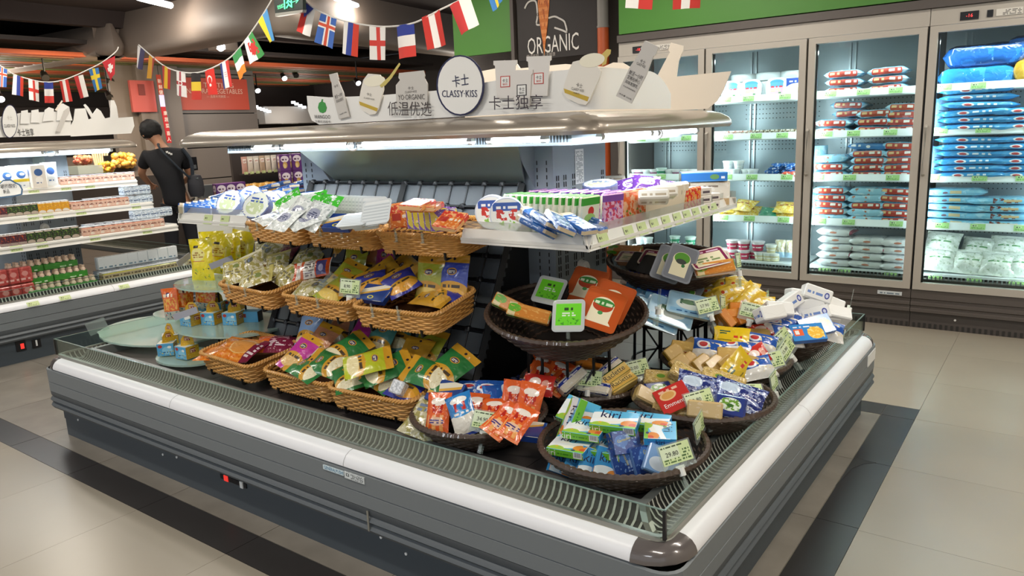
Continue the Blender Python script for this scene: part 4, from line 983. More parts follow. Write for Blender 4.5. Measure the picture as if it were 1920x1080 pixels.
# header of the left island
XS = -7.02
h2 = empty('header_sign', (XS, 2.9, 1.652), 'cream header board on the left island canopy with small dairy cut-outs', 'sign')
cut(h2, 'front_board', [(-15, 258), (-15, 222), (38, 212), (128, 208), (133, 226), (133, 254)], 'x', XS, 0.008, m_white)
cut(h2, 'end_board', [(133, 256), (246, 250), (252, 236), (249, 219), (222, 221), (219, 200), (214, 188), (208, 188), (207, 220), (197, 222), (189, 208), (182, 203), (174, 214), (166, 201), (160, 195), (157, 197), (172, 222), (166, 224), (160, 203), (141, 204), (138, 226), (133, 236)], 'x', XS-0.03, 0.008, m_white)
o = cut(h2, 'oval_logo', ell(18.5, 227.5, 15, 31.5), 'x', XS+0.02, 0.006, m_navy); cut(o, 'oval_face', ell(18.5, 227.5, 13.8, 30), 'x', XS+0.022, 0.004, m_white)
glyph(h2, '卡士', 18, 221, 10, 9, 'x', XS+0.024, m_grey_print, 90); glyph(h2, 'CLASSY·KISS', 18, 236, 21, 6, 'x', XS+0.024, m_ink, 90)
glyph(h2, '卡士独享', 48, 248, 31, 14, 'x', XS+0.004, m_ink, 90)
for pts, nm in (([(38, 232), (40, 208), (52, 206), (55, 232)], 'cup_cutout'), ([(58, 230), (59, 207), (72, 205), (75, 230)], 'cup_cutout'), ([(80, 228), (84, 206), (92, 201), (101, 204), (101, 226)], 'jar_cutout'), ([(106, 226), (108, 197), (118, 194), (129, 200), (136, 226)], 'jar_cutout'), ([(105, 246), (120, 208), (130, 200), (131, 208), (124, 222), (113, 248)], 'bottle_cutout')):
    cut(h2, nm, pts, 'x', XS+0.012 if nm != 'bottle_cutout' else XS+0.02, 0.005, m_grey_print if nm == 'bottle_cutout' else m_white)
cut(h2, 'spoon', [(103, 206), (116, 188), (118, 190), (106, 208)], 'x', XS+0.016, 0.003, m_cream)

# ------------------------------------------------------------------ flag buntings
def flagmat(k, kind, *c):
    W_, R_, B_ = 'F0ECE8', 'D23A34', '31479A'
    L_ = {'v3': lambda: (c[0], [('r', 0.333, 0, 0.667, 1, c[1]), ('r', 0.667, 0, 1, 1, c[2])]),
          'h3': lambda: (c[0], [('r', 0, 0.333, 1, 0.667, c[1]), ('r', 0, 0, 1, 0.333, c[2])]),
          'v2': lambda: (c[0], [('r', 0.5, 0, 1, 1, c[1])]),
          'x': lambda: (c[0], [('r', 0.5-c[3], 0, 0.5+c[3], 1, c[1]), ('r', 0, c[2]-c[3]*0.7, 1, c[2]+c[3]*0.7, c[1])]),
          'xx': lambda: (c[0], [('r', 0.36, 0, 0.64, 1, c[1]), ('r', 0, 0.56, 1, 0.76, c[1]), ('r', 0.43, 0, 0.57, 1, c[2]), ('r', 0, 0.61, 1, 0.71, c[2])])}[kind]()
    return printm('flag_'+k, L_[0], L_[1], 0.8, 0)
FM = {'white_navy': flagmat('white_navy', 'v2', 'E6E2E0', '4A4468'), 'gold_red': flagmat('gold_red', 'v2', 'D9A13A', 'B03A34'), 'spain': flagmat('spain', 'v3', 'B8342E', 'E0B52E', 'B8342E'),
      'red_cross_white': printm('flag_rcw', 'EFEAE6', [('r', 0.40, 0, 0.60, 1, 'B4505A'), ('r', 0, 0.46, 1, 0.60, 'B43A3C'), ('e', 0.5, 0.53, 0.2, 0.1, 'EFEAE6'), ('e', 0.5, 0.53, 0.12, 0.06, 'B43A3C')], 0.8, 0),
      'belgium': flagmat('belgium', 'h3', '2C2626', 'E8C53A', 'C83A2E'), 'turkey': printm('flag_tr', 'D93228', [('e', 0.47, 0.60, 0.27, 0.17, 'F0ECE8'), ('e', 0.49, 0.565, 0.2, 0.14, 'D93228'), ('e', 0.55, 0.38, 0.1, 0.06, 'F0ECE8')], 0.8, 0),
      'croatia': printm('flag_hr', '2E3A7C', [('r', 0.3, 0, 0.66, 1, 'F0ECE8'), ('r', 0.66, 0, 1, 1, 'D03A34'), ('s', 9, 0, 'C83A34', 0.38, 0.42, 0.62, 0.62), ('s', 0, 13, 'F0ECE8', 0.38, 0.42, 0.62, 0.62)], 0.8, 0),
      'ireland': flagmat('ireland', 'h3', '3E8E52', 'F0ECE8', 'E8892E'), 'wales': printm('flag_wa', 'EDE9E4', [('r', 0.5, 0, 1, 1, '3F8E4A'), ('n', 5.0, 0.5, 'C2302E', 0.25, 0.2, 0.78, 0.8), ('e', 0.5, 0.5, 0.16, 0.22, 'C2302E')], 0.8, 0),
      'ukraine': flagmat('ukraine', 'v2', 'E3CB30', '4E92C8'), 'czech': printm('flag_cz', 'D8362E', [('r', 0.5, 0, 1, 1, 'F0ECE8'), ('d', 0.0, 1, 1.0, 0.0, 'F0ECE8')], 0.8, 0), 'iceland': flagmat('iceland', 'xx', '3A66B8', 'F0ECE8', 'D8553A'),
      'slovenia': flagmat('slovenia', 'v3', 'F0ECE8', '34489E', 'DE4430'), 'england': flagmat('england', 'x', 'F0ECE8', 'D8423A', 0.5, 0.12), 'france': flagmat('france', 'h3', '2F3F96', 'F0ECE8', 'D8423A'),
      'austria': flagmat('austria', 'v3', 'C9362E', 'F0ECE8', 'C9362E'), 'poland': flagmat('poland', 'v2', 'C83A3A', 'ECE8E2'), 'sweden': flagmat('sweden', 'x', '3A76B4', 'E8CB3A', 0.62, 0.13), 'swiss': printm('flag_ch', 'C8323A', [('r', 0.36, 0.28, 0.64, 0.74, 'F0ECE8'), ('r', 0.2, 0.41, 0.8, 0.61, 'F0ECE8')], 0.8, 0),
      'white_red': flagmat('white_red', 'v2', 'F0ECE8', 'D23A34')}
m_string = M('ECE9E4', 0.7, name='string_white')
def bunting(label, plane, val, path, flags):
    kw = {plane: val}; P = [at(x, y, **kw) for x, y in path]; o = empty('flag_bunting', tuple(P[len(P)//2]), label, 'bunting')
    b = MB(); b.tube(catmull(P, 6), 0.006, m_string, 5); sub(o, 'string', b, True)
    for nm, q in flags:
        b = MB(); C_ = [at(x, y, **kw) for x, y in q]; nrm = Vector((0, -1, 0)) if plane == 'y' else Vector((1, 0, 0)); ph = q[0][0]*0.7
        g = [[(C_[3].lerp(C_[0], v/6)).lerp(C_[2].lerp(C_[1], v/6), u/4)+nrm*(0.012*math.sin(u*1.4+ph)*(1-v/9)+0.004) for u in range(5)] for v in range(7)]
        for s, off in ((1, 0.0), (-1, -0.0015)):
            for v in range(6):
                for u in range(4):
                    qd = [g[v][u], g[v][u+1], g[v+1][u+1], g[v+1][u]]; uvs = [(u/4, v/6), ((u+1)/4, v/6), ((u+1)/4, (v+1)/6), (u/4, (v+1)/6)]
                    qd = [p+nrm*off for p in qd]
                    b.face(qd if s > 0 else qd[::-1], FM[nm], uvs if s > 0 else uvs[::-1])
        f_ = sub(o, 'flag', b, True)
    if 'czech' in [f[0] for f in flags]:
        b = MB(); C_ = [at(x, y, **kw) for x, y in ((571, 1), (592, 17), (574, 33))]; b.face([p+Vector((0, -0.02, 0)) for p in C_], M('2E3E94', 0.8)); sub(o, 'blue_triangle', b)
    return o
bunting('sagging string of ten small flags in front of the red wall sign', 'y', 4.0, [(260, 84), (283, 104), (307, 123), (331, 133), (359, 137), (384, 133), (413, 120), (436, 104), (459, 77), (485, 40), (507, 4), (516, -14)],
    [('white_navy', [(258, 85), (272, 94), (266, 131), (255, 126)]), ('gold_red', [(281, 103), (291, 109), (287, 148), (278, 147)]), ('spain', [(305, 122), (320, 128), (318, 168), (306, 164)]), ('red_cross_white', [(331, 133), (347, 135.5), (349, 183), (331, 178)]), ('belgium', [(359, 137), (376, 136), (377, 187), (360, 187)]),
     ('turkey', [(384, 133), (401, 128), (407, 177), (389, 178)]), ('croatia', [(413, 121), (428, 112), (435, 161), (421, 168)]), ('ireland', [(436, 105), (452, 89), (463, 134), (449, 150)]), ('wales', [(459, 78), (473, 59), (497, 101), (471, 121)]), ('ukraine', [(485, 41), (501, 16), (514, 74), (508, 81)])])
bunting('sagging string of eight flags, from Czech to Polish, above the oval logo', 'y', 4.0, [(562, -8), (592, 17), (632, 35), (673, 45), (724, 50), (776, 43), (824, 19), (868, -2), (884, -12)],
    [('czech', [(571, 1), (592, 17), (582, 69), (555, 58)]), ('iceland', [(603, 25), (632, 36), (625, 92), (592, 79)]), ('slovenia', [(645, 40), (673, 45), (669, 107), (641, 100)]), ('england', [(694, 49), (724, 50), (725, 113), (696, 112)]), ('france', [(744, 48), (776, 43), (779, 105), (748, 111)]),
     ('austria', [(792, 33), (825, 18), (838, 84), (804, 94)]), ('poland', [(843, 10), (880, -8), (897, 46), (865, 66)]), ('sweden', [(911, -20), (938, -24), (944, 2), (925, 22)])])
bunting('string of eight flags above the left island header board', 'x', -9.0, [(-12, 120), (0, 123), (25, 139), (53, 148), (82, 154), (111, 152), (138, 143), (166, 130), (191, 117), (216, 98), (222, 88)],
    [('iceland', [(-5, 124), (13, 130), (11, 164), (-4, 162)]), ('slovenia', [(25, 139), (44, 145), (44, 181), (23, 177)]), ('england', [(53, 148), (72, 153), (74, 191), (55, 187)]), ('france', [(82, 154), (99, 154), (101, 193), (83, 193)]), ('austria', [(111, 152), (127, 149), (135, 190), (118, 192)]), ('poland', [(138, 144), (155, 140), (165, 181), (150, 185)]), ('sweden', [(166, 130), (184, 127), (191, 165), (178, 173)]), ('swiss', [(191, 117), (215, 105), (214, 139), (207, 152)])])
bunting('two flags hanging in front of the green fascia above the freezers', 'y', 4.4, [(1140, -40), (1175, -28), (1225, -30), (1262, -32), (1314, -30), (1350, -40)],
    [('white_red', [(1176, -28), (1227, -30), (1222, 18), (1173, 15)]), ('austria', [(1263, -32), (1315, -30), (1312, 15), (1260, 18)])])
# exit sign
ex = empty('exit_sign', tuple(at(540, 5, y=3.9)), 'hanging dark exit sign with glowing green figure, arrow and characters', 'sign')
m_exit = M('5CF0A0', 0.4, emit=1.4, name='exit_green')
cut(ex, 'panel', [(512, -12), (567, -22), (568, 18), (516, 25)], 'y', 3.9, 0.03, M('16241E', 0.4)); cut(ex, 'lower_rail', [(516, 25), (568, 17), (567, 23), (516, 31)], 'y', 3.9, 0.035, m_alu)
glyph(ex, '安全出口', 526, 12, 12, 8, 'y', 3.895, m_exit, roll=-6); glyph(ex, '→', 554, 2, 13, 9, 'y', 3.895, m_exit, roll=-6)
b = MB()
for ln in ([(533, -2), (534, 17)], [(546, -2), (547, 14)], [(537, 15), (541, 8), (539, 2), (543, -3)], [(541, 8), (545, 12)], [(537, 6), (540, 1), (545, 4)]): b.tube([at(x, y, y=3.893) for x, y in ln], 0.005, m_exit, 5)
sub(ex, 'running_figure', b)
b = MB(); 
for px in (520, 562): p = at(px, -15, y=3.915); b.tube([p, p+Vector((0, 0, 0.75))], 0.006, m_black, 6)
sub(ex, 'hanger_rod', b)

# ------------------------------------------------------------------ the shopper
def skin_mesh(name, joints, edges, mat, sublev=2, root=0):
    me = bpy.data.meshes.new(name); me.from_pydata([j[0] for j in joints], edges, [])
    o = bpy.data.objects.new(name, me); COL.objects.link(o); o.modifiers.new('skin', 'SKIN'); s = o.modifiers.new('sub', 'SUBSURF'); s.levels = sublev; s.render_levels = sublev
    if not me.skin_vertices: 
        bm = bmesh.new(); bm.from_mesh(me); bm.verts.layers.skin.verify(); bm.to_mesh(me); bm.free()
    for i, j in enumerate(joints):
        v = me.skin_vertices[0].data[i]; r = j[1]; v.radius = r if isinstance(r, tuple) else (r, r); v.use_root = (i == root)
    dg = bpy.context.evaluated_depsgraph_get(); out = bpy.data.meshes.new_from_object(o.evaluated_get(dg)); bpy.data.objects.remove(o)
    out.materials.clear(); out.materials.append(mat)
    for p in out.polygons: p.use_smooth = True
    out.name = name; return out
def skin_person():
    base = Vector((-8.1, 4.62, 0)); dv = Vector((-8.1, 4.62, 0)).normalized(); rt = Vector((dv.y, -dv.x, 0))*-1
    rt = Vector((0.495, 0.869, 0))
    def W3(x, d, z): return base+rt*x+dv*d+Vector((0, 0, z))
    pr = empty('person', tuple(base), 'person in black T-shirt seen from behind, head bowed, with a grey shoulder bag', 'person')
    ms = M('B98566', 0.55, name='skin'); mb_ = M('15151A', 0.85, name='black_cotton'); mt = M('1A1A20', 0.85, name='trousers'); mh = M('0E0C0C', 0.6, bump=0.4, bscale=120, name='hair'); mbag = M('34343A', 0.7, name='bag_grey')
    J = [(W3(0.06, 0, 0.97), (0.14, 0.10)), (W3(0.03, 0.01, 1.18), (0.13, 0.09)), (W3(0.0, 0.03, 1.40), (0.15, 0.10)), (W3(-0.03, 0.07, 1.55), 0.06), (W3(-0.06, 0.11, 1.62), 0.052), (W3(-0.10, 0.15, 1.69), 0.085), (W3(-0.115, 0.165, 1.74), 0.08),
         (W3(-0.19, 0.04, 1.47), 0.055), (W3(-0.27, 0.14, 1.27), 0.042), (W3(-0.20, 0.36, 1.14), 0.028), (W3(-0.185, 0.42, 1.12), (0.04, 0.018)),
         (W3(0.17, 0.03, 1.47), 0.055), (W3(0.235, 0.10, 1.22), 0.042), (W3(0.12, 0.32, 1.12), 0.028), (W3(0.09, 0.38, 1.11), (0.04, 0.018)),
         (W3(-0.03, 0, 0.90), 0.085), (W3(-0.05, 0.03, 0.50), 0.06), (W3(-0.05, 0.0, 0.09), 0.04), (W3(-0.06, 0.15, 0.04), 0.035),
         (W3(0.15, 0, 0.90), 0.085), (W3(0.17, 0.02, 0.50), 0.06), (W3(0.18, -0.03, 0.09), 0.04), (W3(0.18, 0.12, 0.04), 0.035)]
    E = [(0, 1), (1, 2), (2, 3), (3, 4), (4, 5), (5, 6), (2, 7), (7, 8), (8, 9), (9, 10), (2, 11), (11, 12), (12, 13), (13, 14), (0, 15), (15, 16), (16, 17), (17, 18), (0, 19), (19, 20), (20, 21), (21, 22)]
    n = len(J)
    for h_, s in ((10, -1), (14, 1)):
        o_ = J[h_][0]
        for k, (a, l) in enumerate(((-0.028, 0.062), (-0.010, 0.075), (0.010, 0.07), (0.028, 0.055))):
            J += [(o_+rt*a+dv*0.03+Vector((0, 0, -0.005)), 0.009), (o_+rt*(a*1.1)+dv*(0.03+l*0.6)+Vector((0, 0, -0.02)), 0.008), (o_+rt*(a*1.1)+dv*(0.03+l*0.85)+Vector((0, 0, -0.05)), 0.007)]
            E += [(h_, n), (n, n+1), (n+1, n+2)]; n += 3
        J += [(o_+rt*(-0.045*s)+dv*0.0, 0.010), (o_+rt*(-0.062*s)+dv*0.03+Vector((0, 0, -0.02)), 0.009)]; E += [(h_, n), (n, n+1)]; n += 2
    def addp(name, me, label=None, par=None):
        o = link(name, me, par or pr); o.location = -base if not par else (0, 0, 0)
        if label: o['label'] = label
        return o
    addp('body', skin_mesh('body', J, E, ms, 2))
    T_ = [(J[0][0]+Vector((0, 0, -0.12)), (0.185, 0.145)), (J[1][0], (0.17, 0.125)), (J[2][0], (0.185, 0.13)), (J[3][0]+Vector((0, 0, -0.03)), 0.085), (J[7][0], 0.078), (J[7][0].lerp(J[8][0], 0.7), 0.066), (J[11][0], 0.078), (J[11][0].lerp(J[12][0], 0.7), 0.066)]
    addp('t_shirt', skin_mesh('t_shirt', T_, [(0, 1), (1, 2), (2, 3), (2, 4), (4, 5), (2, 6), (6, 7)], mb_, 2))
    P_ = [(J[0][0]+Vector((0, 0, 0.05)), (0.165, 0.125)), (J[15][0], 0.10), (J[16][0], 0.08), (J[17][0]+Vector((0, 0, 0.02)), 0.062), (J[19][0], 0.10), (J[20][0], 0.08), (J[21][0]+Vector((0, 0, 0.02)), 0.062)]
    addp('trousers', skin_mesh('trousers', P_, [(0, 1), (1, 2), (2, 3), (0, 4), (4, 5), (5, 6)], mt, 2))
    for a in (17, 21):
        S_ = [(J[a][0]+Vector((0, 0, -0.04))-dv*0.04, 0.042), (J[a+1][0]-dv*0.05, 0.044), (J[a+1][0]+dv*0.03, 0.036)]
        addp('shoe', skin_mesh('shoe', S_, [(0, 1), (1, 2)], m_blackp, 2))
    hc = W3(-0.115, 0.165, 1.73); bm = bmesh.new(); bmesh.ops.create_icosphere(bm, subdivisions=4, radius=1)
    face_dir = (dv*0.75-rt*0.55+Vector((0, 0, -0.35))).normalized()
    for v in bm.verts:
        d = v.co.copy(); k = d.dot(face_dir); nz = mnoise.noise(d*6)*0.05+mnoise.noise(d*17)*0.03
        v.co = hc+Vector((d.x*0.112, d.y*0.12, d.z*0.122+0.012))*(1.0+nz)
    bmesh.ops.delete(bm, geom=[v for v in bm.verts if (v.co-hc).normalized().dot(face_dir) > 0.42 or (v.co.z < hc.z-0.085)], context='VERTS')
    me = bpy.data.meshes.new('hair'); bm.to_mesh(me); bm.free(); me.materials.append(mh)
    for p in me.polygons: p.use_smooth = True
    addp('hair', me)
    side = face_dir.cross(Vector((0, 0, 1))).normalized()
    b = MB(); b.lathe([(0, 0.012), (0.016, 0.01), (0.02, 0), (0.0, -0.004)], ms, 10, c=(0, 0, 0))
    for s in (-1, 1):
        e = b.mesh('ear', True); o = link('ear', e, pr, Matrix.Translation(hc-base+side*0.098*s-Vector((0, 0, 0.03))-face_dir*0.01) @ side.to_track_quat('Z', 'Y').to_matrix().to_4x4() @ Matrix.Diagonal((1, 1.6, s, 1)))
    b = MB(); f0 = hc+face_dir*0.088
    b.prism([(-0.012, -0.03), (0.012, -0.03), (0.004, 0.012), (-0.004, 0.012)], -0.018, 0.01, ms, 'y'); link('nose', b.mesh('nose', True), pr, Matrix.Translation(f0-base) @ face_dir.to_track_quat('-Y', 'Z').to_matrix().to_4x4())
    for s in (-1, 1):
        b = MB(); b.lathe([(0, -0.006), (0.009, -0.004), (0.012, 0), (0.009, 0.004), (0, 0.006)], m_ink, 8); link('eye', b.mesh('eye', True), pr, Matrix.Translation(hc-base+face_dir*0.084+side*0.032*s+Vector((0, 0, 0.015))))
    b = MB(); b.box((0, 0, 0), (0.045, 0.006, 0.008), M('8E5548', 0.5)); link('mouth', b.mesh('mouth', False), pr, Matrix.Translation(hc-base+face_dir*0.084-Vector((0, 0, 0.055))) @ face_dir.to_track_quat('-Y', 'Z').to_matrix().to_4x4())
    b = MB(); c = W3(0.27, -0.06, 1.12); P0 = []
    b.lathe([(0.0, -0.13), (0.075, -0.125), (0.095, -0.06), (0.09, 0.05), (0.07, 0.11), (0.0, 0.125)], mbag, 14, c=c, sx=1.0, sy=0.9); bag = addp('shoulder_bag', b.mesh('bag', True), 'grey shoulder bag')
    b = MB(); b.tube(catmull([W3(0.24, -0.10, 1.18), W3(0.12, -0.14, 1.32), W3(-0.02, -0.10, 1.50), W3(-0.06, -0.02, 1.585), W3(-0.03, 0.10, 1.57)], 5), 0.012, M('2A323C', 0.8), 6); addp('bag_strap', b.mesh('strap', True))
    b = MB(); b.tube(catmull([W3(0.25, -0.07, 1.22), W3(0.25, -0.06, 1.4), W3(0.18, -0.04, 1.53)], 5), 0.02, M('2A323C', 0.8), 6); addp('bag_strap', b.mesh('strap', True))
    b = MB(); b.box(W3(0.29, -0.14, 1.2), (0.02, 0.02, 0.015), m_steel); addp('bag_buckle', b.mesh('buckle'))
    b = MB(); 
    for k in range(3): b.box(W3(0.02+0.02*k, -0.115, 1.50-0.012*k), (0.012, 0.02, 0.02), m_white)
    addp('collar_print', b.mesh('print'))
skin_person()
# ------------------------------------------------------------------ wicker baskets
def wick(hexc, dark):
    return printm('wicker_'+hexc, hexc, [('n', 9, 0.56, dark)], 0.45, 0.2)
m_wick = M('CE974F', 0.45, vary=0.25, bscale=30, coat=0.15, name='wicker_tan'); m_wickd = M('5E3716', 0.7, name='wicker_tan_light_block')  # second, darker colour is for the added light-blocking liner
m_dwick = M('4A3A30', 0.42, vary=0.35, bscale=40, coat=0.2, name='wicker_dark'); m_dwickd = M('201814', 0.7, name='wicker_dark_light_block')
def weave(rows, m, r, amp, segs, sq=False):
    """rows: closed outlines; strands run in and out between stakes"""
    b = MB()
    for k, row in enumerate(rows):
        P = resample(row, segs*2); c = sum((p for p in P), Vector())/len(P); out = []
        for j, p in enumerate(P):
            d = (p-c); d.z = 0; d.normalize(); out.append(p+d*(amp*((1, 1, -1, -1)[(j+2*k) % 4] if sq else math.cos(j*PI/2+k*PI))))
        b.tube(out, r, m, 5, closed=True)
    return b.mesh('weave', True)
def rope(row, m, r, turns, segs, strands=2, lobes=0.55):
    b = MB(); P = resample(row, segs); c = sum((p for p in P), Vector())/len(P)
    for s in range(strands):
        out = []
        for j, p in enumerate(P):
            d = (p-c); d.z = 0; d.normalize(); a = 2*PI*(turns*j/segs+s/strands)
            out.append(p+d*(r*lobes*math.cos(a))+Vector((0, 0, r*lobes*math.sin(a))))
        b.tube(out, r*0.72, m, 5, closed=True)
    return b.mesh('rim', True)
# tan tray basket
TW, TD, TH = 0.448, 0.305, 0.088
def trow(z, sc=None):
    s = 0.93+0.07*(z/TH) if sc is None else sc
    return [(p[0]*s, p[1]*s, z) for p in rrect(TW, TD, 0.05, 5)]
tan_weave = weave([trow(0.010+0.0098*k) for k in range(8)], m_wick, 0.0054, 0.0030, 40, True)
tan_rim = rope(trow(TH, 1.005), m_wick, 0.0095, 46, 280)
tan_foot = rope(trow(0.004, 0.93), m_wick, 0.0065, 40, 240)
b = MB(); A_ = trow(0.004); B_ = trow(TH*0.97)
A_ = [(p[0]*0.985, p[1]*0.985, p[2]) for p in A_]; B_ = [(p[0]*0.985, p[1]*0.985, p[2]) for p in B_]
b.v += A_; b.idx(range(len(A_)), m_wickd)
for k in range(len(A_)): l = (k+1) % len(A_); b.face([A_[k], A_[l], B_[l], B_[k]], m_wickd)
tan_light_block = b.mesh('light_block_liner')  # added dark liner, keeps light from passing through the weave
b = MB(); b.tube([(0, -0.004, -0.012), (0, -0.004, 0.018)], 0.006, m_black, 5); b.tube([(0, -0.004, -0.012), (0, 0.10, -0.012)], 0.005, m_black, 5); hookm = b.mesh('hook')
b = MB(); b.box((0, -0.006, -0.012), (0.012, 0.003, 0.034), m_clear); b.box((0, 0.004, 0.006), (0.012, 0.02, 0.003), m_clear); b.box((0, -0.011, -0.027), (0.014, 0.011, 0.004), m_clear); b.tube([(0, -0.006, 0.006), (0, -0.006, 0.03)], 0.004, m_clear, 6); clipm = b.mesh('clip')
TAN = Proto('wicker_basket', 'basket', tan_weave).add('rim', tan_rim).add('foot', tan_foot).add('light_block_liner', tan_light_block)
for x in (-0.13, 0.14): TAN.add('hook', hookm, T(x, -TD/2*0.95, 0.0))
TANC = Proto('wicker_basket', 'basket', tan_weave).add('rim', tan_rim).add('foot', tan_foot).add('light_block_liner', tan_light_block)
for x in (-0.13, 0.14): TANC.add('hook', hookm, T(x, -TD/2*0.95, 0.0))
for x in (-0.09, 0.05): TANC.add('clip', clipm, T(x, -TD/2-0.008, TH+0.002))
TIERS = {'bottom': (0.512, 2.118, 7, (-3.165, -2.645, -2.205)), 'middle': (0.832, 2.275, 9, (-3.175, -2.665, -2.185)), 'top': (1.118, 2.42, 7, (-3.105, -2.64, -2.165))}
BASK = {}
for tn, (z, y, tl, xs) in TIERS.items():
    for i, x in enumerate(xs):
        mm = Matrix.Translation((x, y, z)) @ Matrix.Rotation(R(tl), 4, 'X') @ Matrix.Rotation(R((-3, 1, 4)[i]), 4, 'Z')
        BASK[tn, i] = mm
        put(TAN if tn == 'bottom' else TANC, mm, 'tan wicker tray basket, %s in the %s tier of the sloping rack' % (('left one', 'middle one', 'right one')[i], tn), 'tan wicker tray baskets')
# dark round bowls
def bowl_proto(r, h, rb, nrow):
    rows = []
    for k in range(nrow):
        t = k/(nrow-1); rr = rb+(r-rb)*t**0.8; rows.append([(rr*math.cos(a*PI/24), rr*math.sin(a*PI/24), 0.006+(h-0.012)*t) for a in range(48)])
    w = weave(rows, m_dwick, 0.0058, 0.004, 56)
    P = [(r*math.cos(a*PI/24), r*math.sin(a*PI/24), h) for a in range(48)]
    b = MB(); pts = [(r*math.cos(a*2*PI/220), r*math.sin(a*2*PI/220), h) for a in range(220)]
    b.tube(pts, 0.011, m_dwick, 6, closed=True, rads=[0.0125 if a % 3 else 0.0095 for a in range(220)]); rim = b.mesh('rim', True)
    b = MB(); b.lathe([(0, 0.004), (rb-0.006, 0.004)]+[((rb+(r-rb)*t**0.8)-0.006, 0.006+(h-0.012)*t) for t in (0.2, 0.4, 0.6, 0.8, 1.0)], m_dwickd, 32); ln = b.mesh('light_block_liner', True)  # added dark shell inside the bowl to block light between strands
    return Proto('wicker_bowl', 'basket', w).add('rim', rim).add('light_block_liner', ln)
BW = {}
def bowl(key, x, y, zr, r, h, rb, label, tilt=0, tdir=36, nrow=9):
    pk = (round(r, 3), round(h, 3))
    if pk not in BW: BW[pk] = bowl_proto(r, h, rb, nrow)
    mm = Matrix.Translation((x, y, zr-h)) @ Matrix.Rotation(R(tdir), 4, 'Z') @ Matrix.Rotation(R(tilt), 4, 'X')
    put(BW[pk], mm, label, 'dark round wicker bowls')
bowl('kiri', -1.135, 2.13, 0.555, 0.278, 0.105, 0.17, 'dark wicker bowl of small cream cheese boxes at the front corner')
bowl('c', -1.735, 2.105, 0.555, 0.252, 0.10, 0.15, 'dark wicker bowl of orange and blue bags beside the right tan basket')
bowl('d', -1.575, 2.63, 0.56, 0.27, 0.11, 0.16, 'dark wicker bowl of orange bags under the raised bowl')
bowl('e', -1.045, 2.60, 0.585, 0.258, 0.10, 0.15, 'dark wicker bowl holding the red Emmental pack')
bowl('f', -1.115, 3.02, 0.61, 0.262, 0.10, 0.15, 'dark wicker bowl of yellow-rinded cheese wedges')
bowl('g', -1.06, 3.47, 0.625, 0.27, 0.12, 0.15, 'dark wicker bowl under the heap of white bricks')
bowl('hh', -1.49, 3.27, 0.965, 0.285, 0.13, 0.14, 'dark wicker bowl highest up beside the spine corner', tilt=6)
bowl('i', -1.47, 3.22, 0.765, 0.225, 0.085, 0.14, 'dark wicker bowl of light blue trays', tilt=4)
bowl('j', -1.20, 3.42, 0.745, 0.19, 0.075, 0.12, 'small dark wicker bowl of yellow and orange cheese bags')
bowl('a', -1.585, 2.50, 0.885, 0.315, 0.15, 0.15, 'large raised dark wicker bowl with green and orange cheese trays', tilt=9, nrow=12)
# wire stands under the raised bowls
def stand(x, y, z0, z1, r, label, n=10):
    s = empty('wire_stand', (x, y, z0), label, 'stand')
    ring = lambda z, rr: [(x+rr*math.cos(a*PI/12), y+rr*math.sin(a*PI/12), z) for a in range(24)]
    b = MB(); b.tube(ring(z1, r), 0.006, m_black, 5, closed=True); sub(s, 'top_ring', b)
    b = MB(); b.tube(ring(z0+0.05, r*1.05), 0.006, m_black, 5, closed=True); sub(s, 'lower_ring', b)
    for k in range(n):
        a = 2*PI*k/n+0.2; b = MB(); b.tube([(x+r*math.cos(a), y+r*math.sin(a), z1), (x+r*1.02*math.cos(a), y+r*1.02*math.sin(a), z0)], 0.0065, m_black, 5); sub(s, 'upright_wire', b)
    for k in range(0, n, 2):
        a, c = 2*PI*k/n+0.2, 2*PI*(k+1)/n+0.2; b = MB(); b.tube([(x+r*math.cos(a), y+r*math.sin(a), z0+0.05), (x+r*math.cos(c), y+r*math.sin(c), z1-0.06)], 0.005, m_black, 5); sub(s, 'brace_wire', b)
stand(-1.585, 2.52, 0.44, 0.735, 0.17, 'black wire stand under the large raised bowl')
stand(-1.47, 3.24, 0.44, 0.68, 0.17, 'black wire stand under the bowl of light blue trays', 12)
stand(-1.20, 3.46, 0.44, 0.67, 0.13, 'black wire stand under the bowl of yellow and orange bags', 8)

# ------------------------------------------------------------------ price tags in clear sleeves
m_clip = M('EFEFEA', 0.3, name='clip_white')
b = MB(); b.box((0, 0, 0), (0.098, 0.003, 0.072), m_clear); tag_sl = b.mesh('sleeve')
b = MB(); b.face([(-0.044, -0.0022, -0.022), (0.044, -0.0022, -0.022), (0.044, -0.0022, 0.032), (-0.044, -0.0022, 0.032)], m_tagpaper); b.face([(0.044, 0.0022, -0.022), (-0.044, 0.0022, -0.022), (-0.044, 0.0022, 0.032), (0.044, 0.0022, 0.032)], m_white); tag_card = b.mesh('card', fix=False)
b = MB(); b.tube([(0, 0, -0.058), (0, 0, -0.036)], 0.010, m_clip, 8); b.box((0, 0.006, -0.034), (0.026, 0.012, 0.010), m_clip); b.tube([(0, 0.002, -0.10), (0, 0, -0.058)], 0.005, m_clear, 6); b.box((0, 0.006, -0.085), (0.012, 0.02, 0.03), m_clear); tag_clip = b.mesh('clip', True)
_tp = {}
def ptag(price, px, py, z, yaw, tilt, label, spin=0, s=1.12):
    if price not in _tp:
        p = Proto('price_tag', 'price tag', tag_sl)
        if price is not None: p.add('card', tag_card)
        if price: p.add('lettering', textmesh(price, m_ink, height=0.012), T(-0.012, -0.003, 0.006))
        p.add('clip', tag_clip); _tp[price] = p
    put(_tp[price], orient(at(px, py, z=z), yaw, tilt, spin) @ Matrix.Scale(s, 4), label, 'price tags on the cheese bowls')
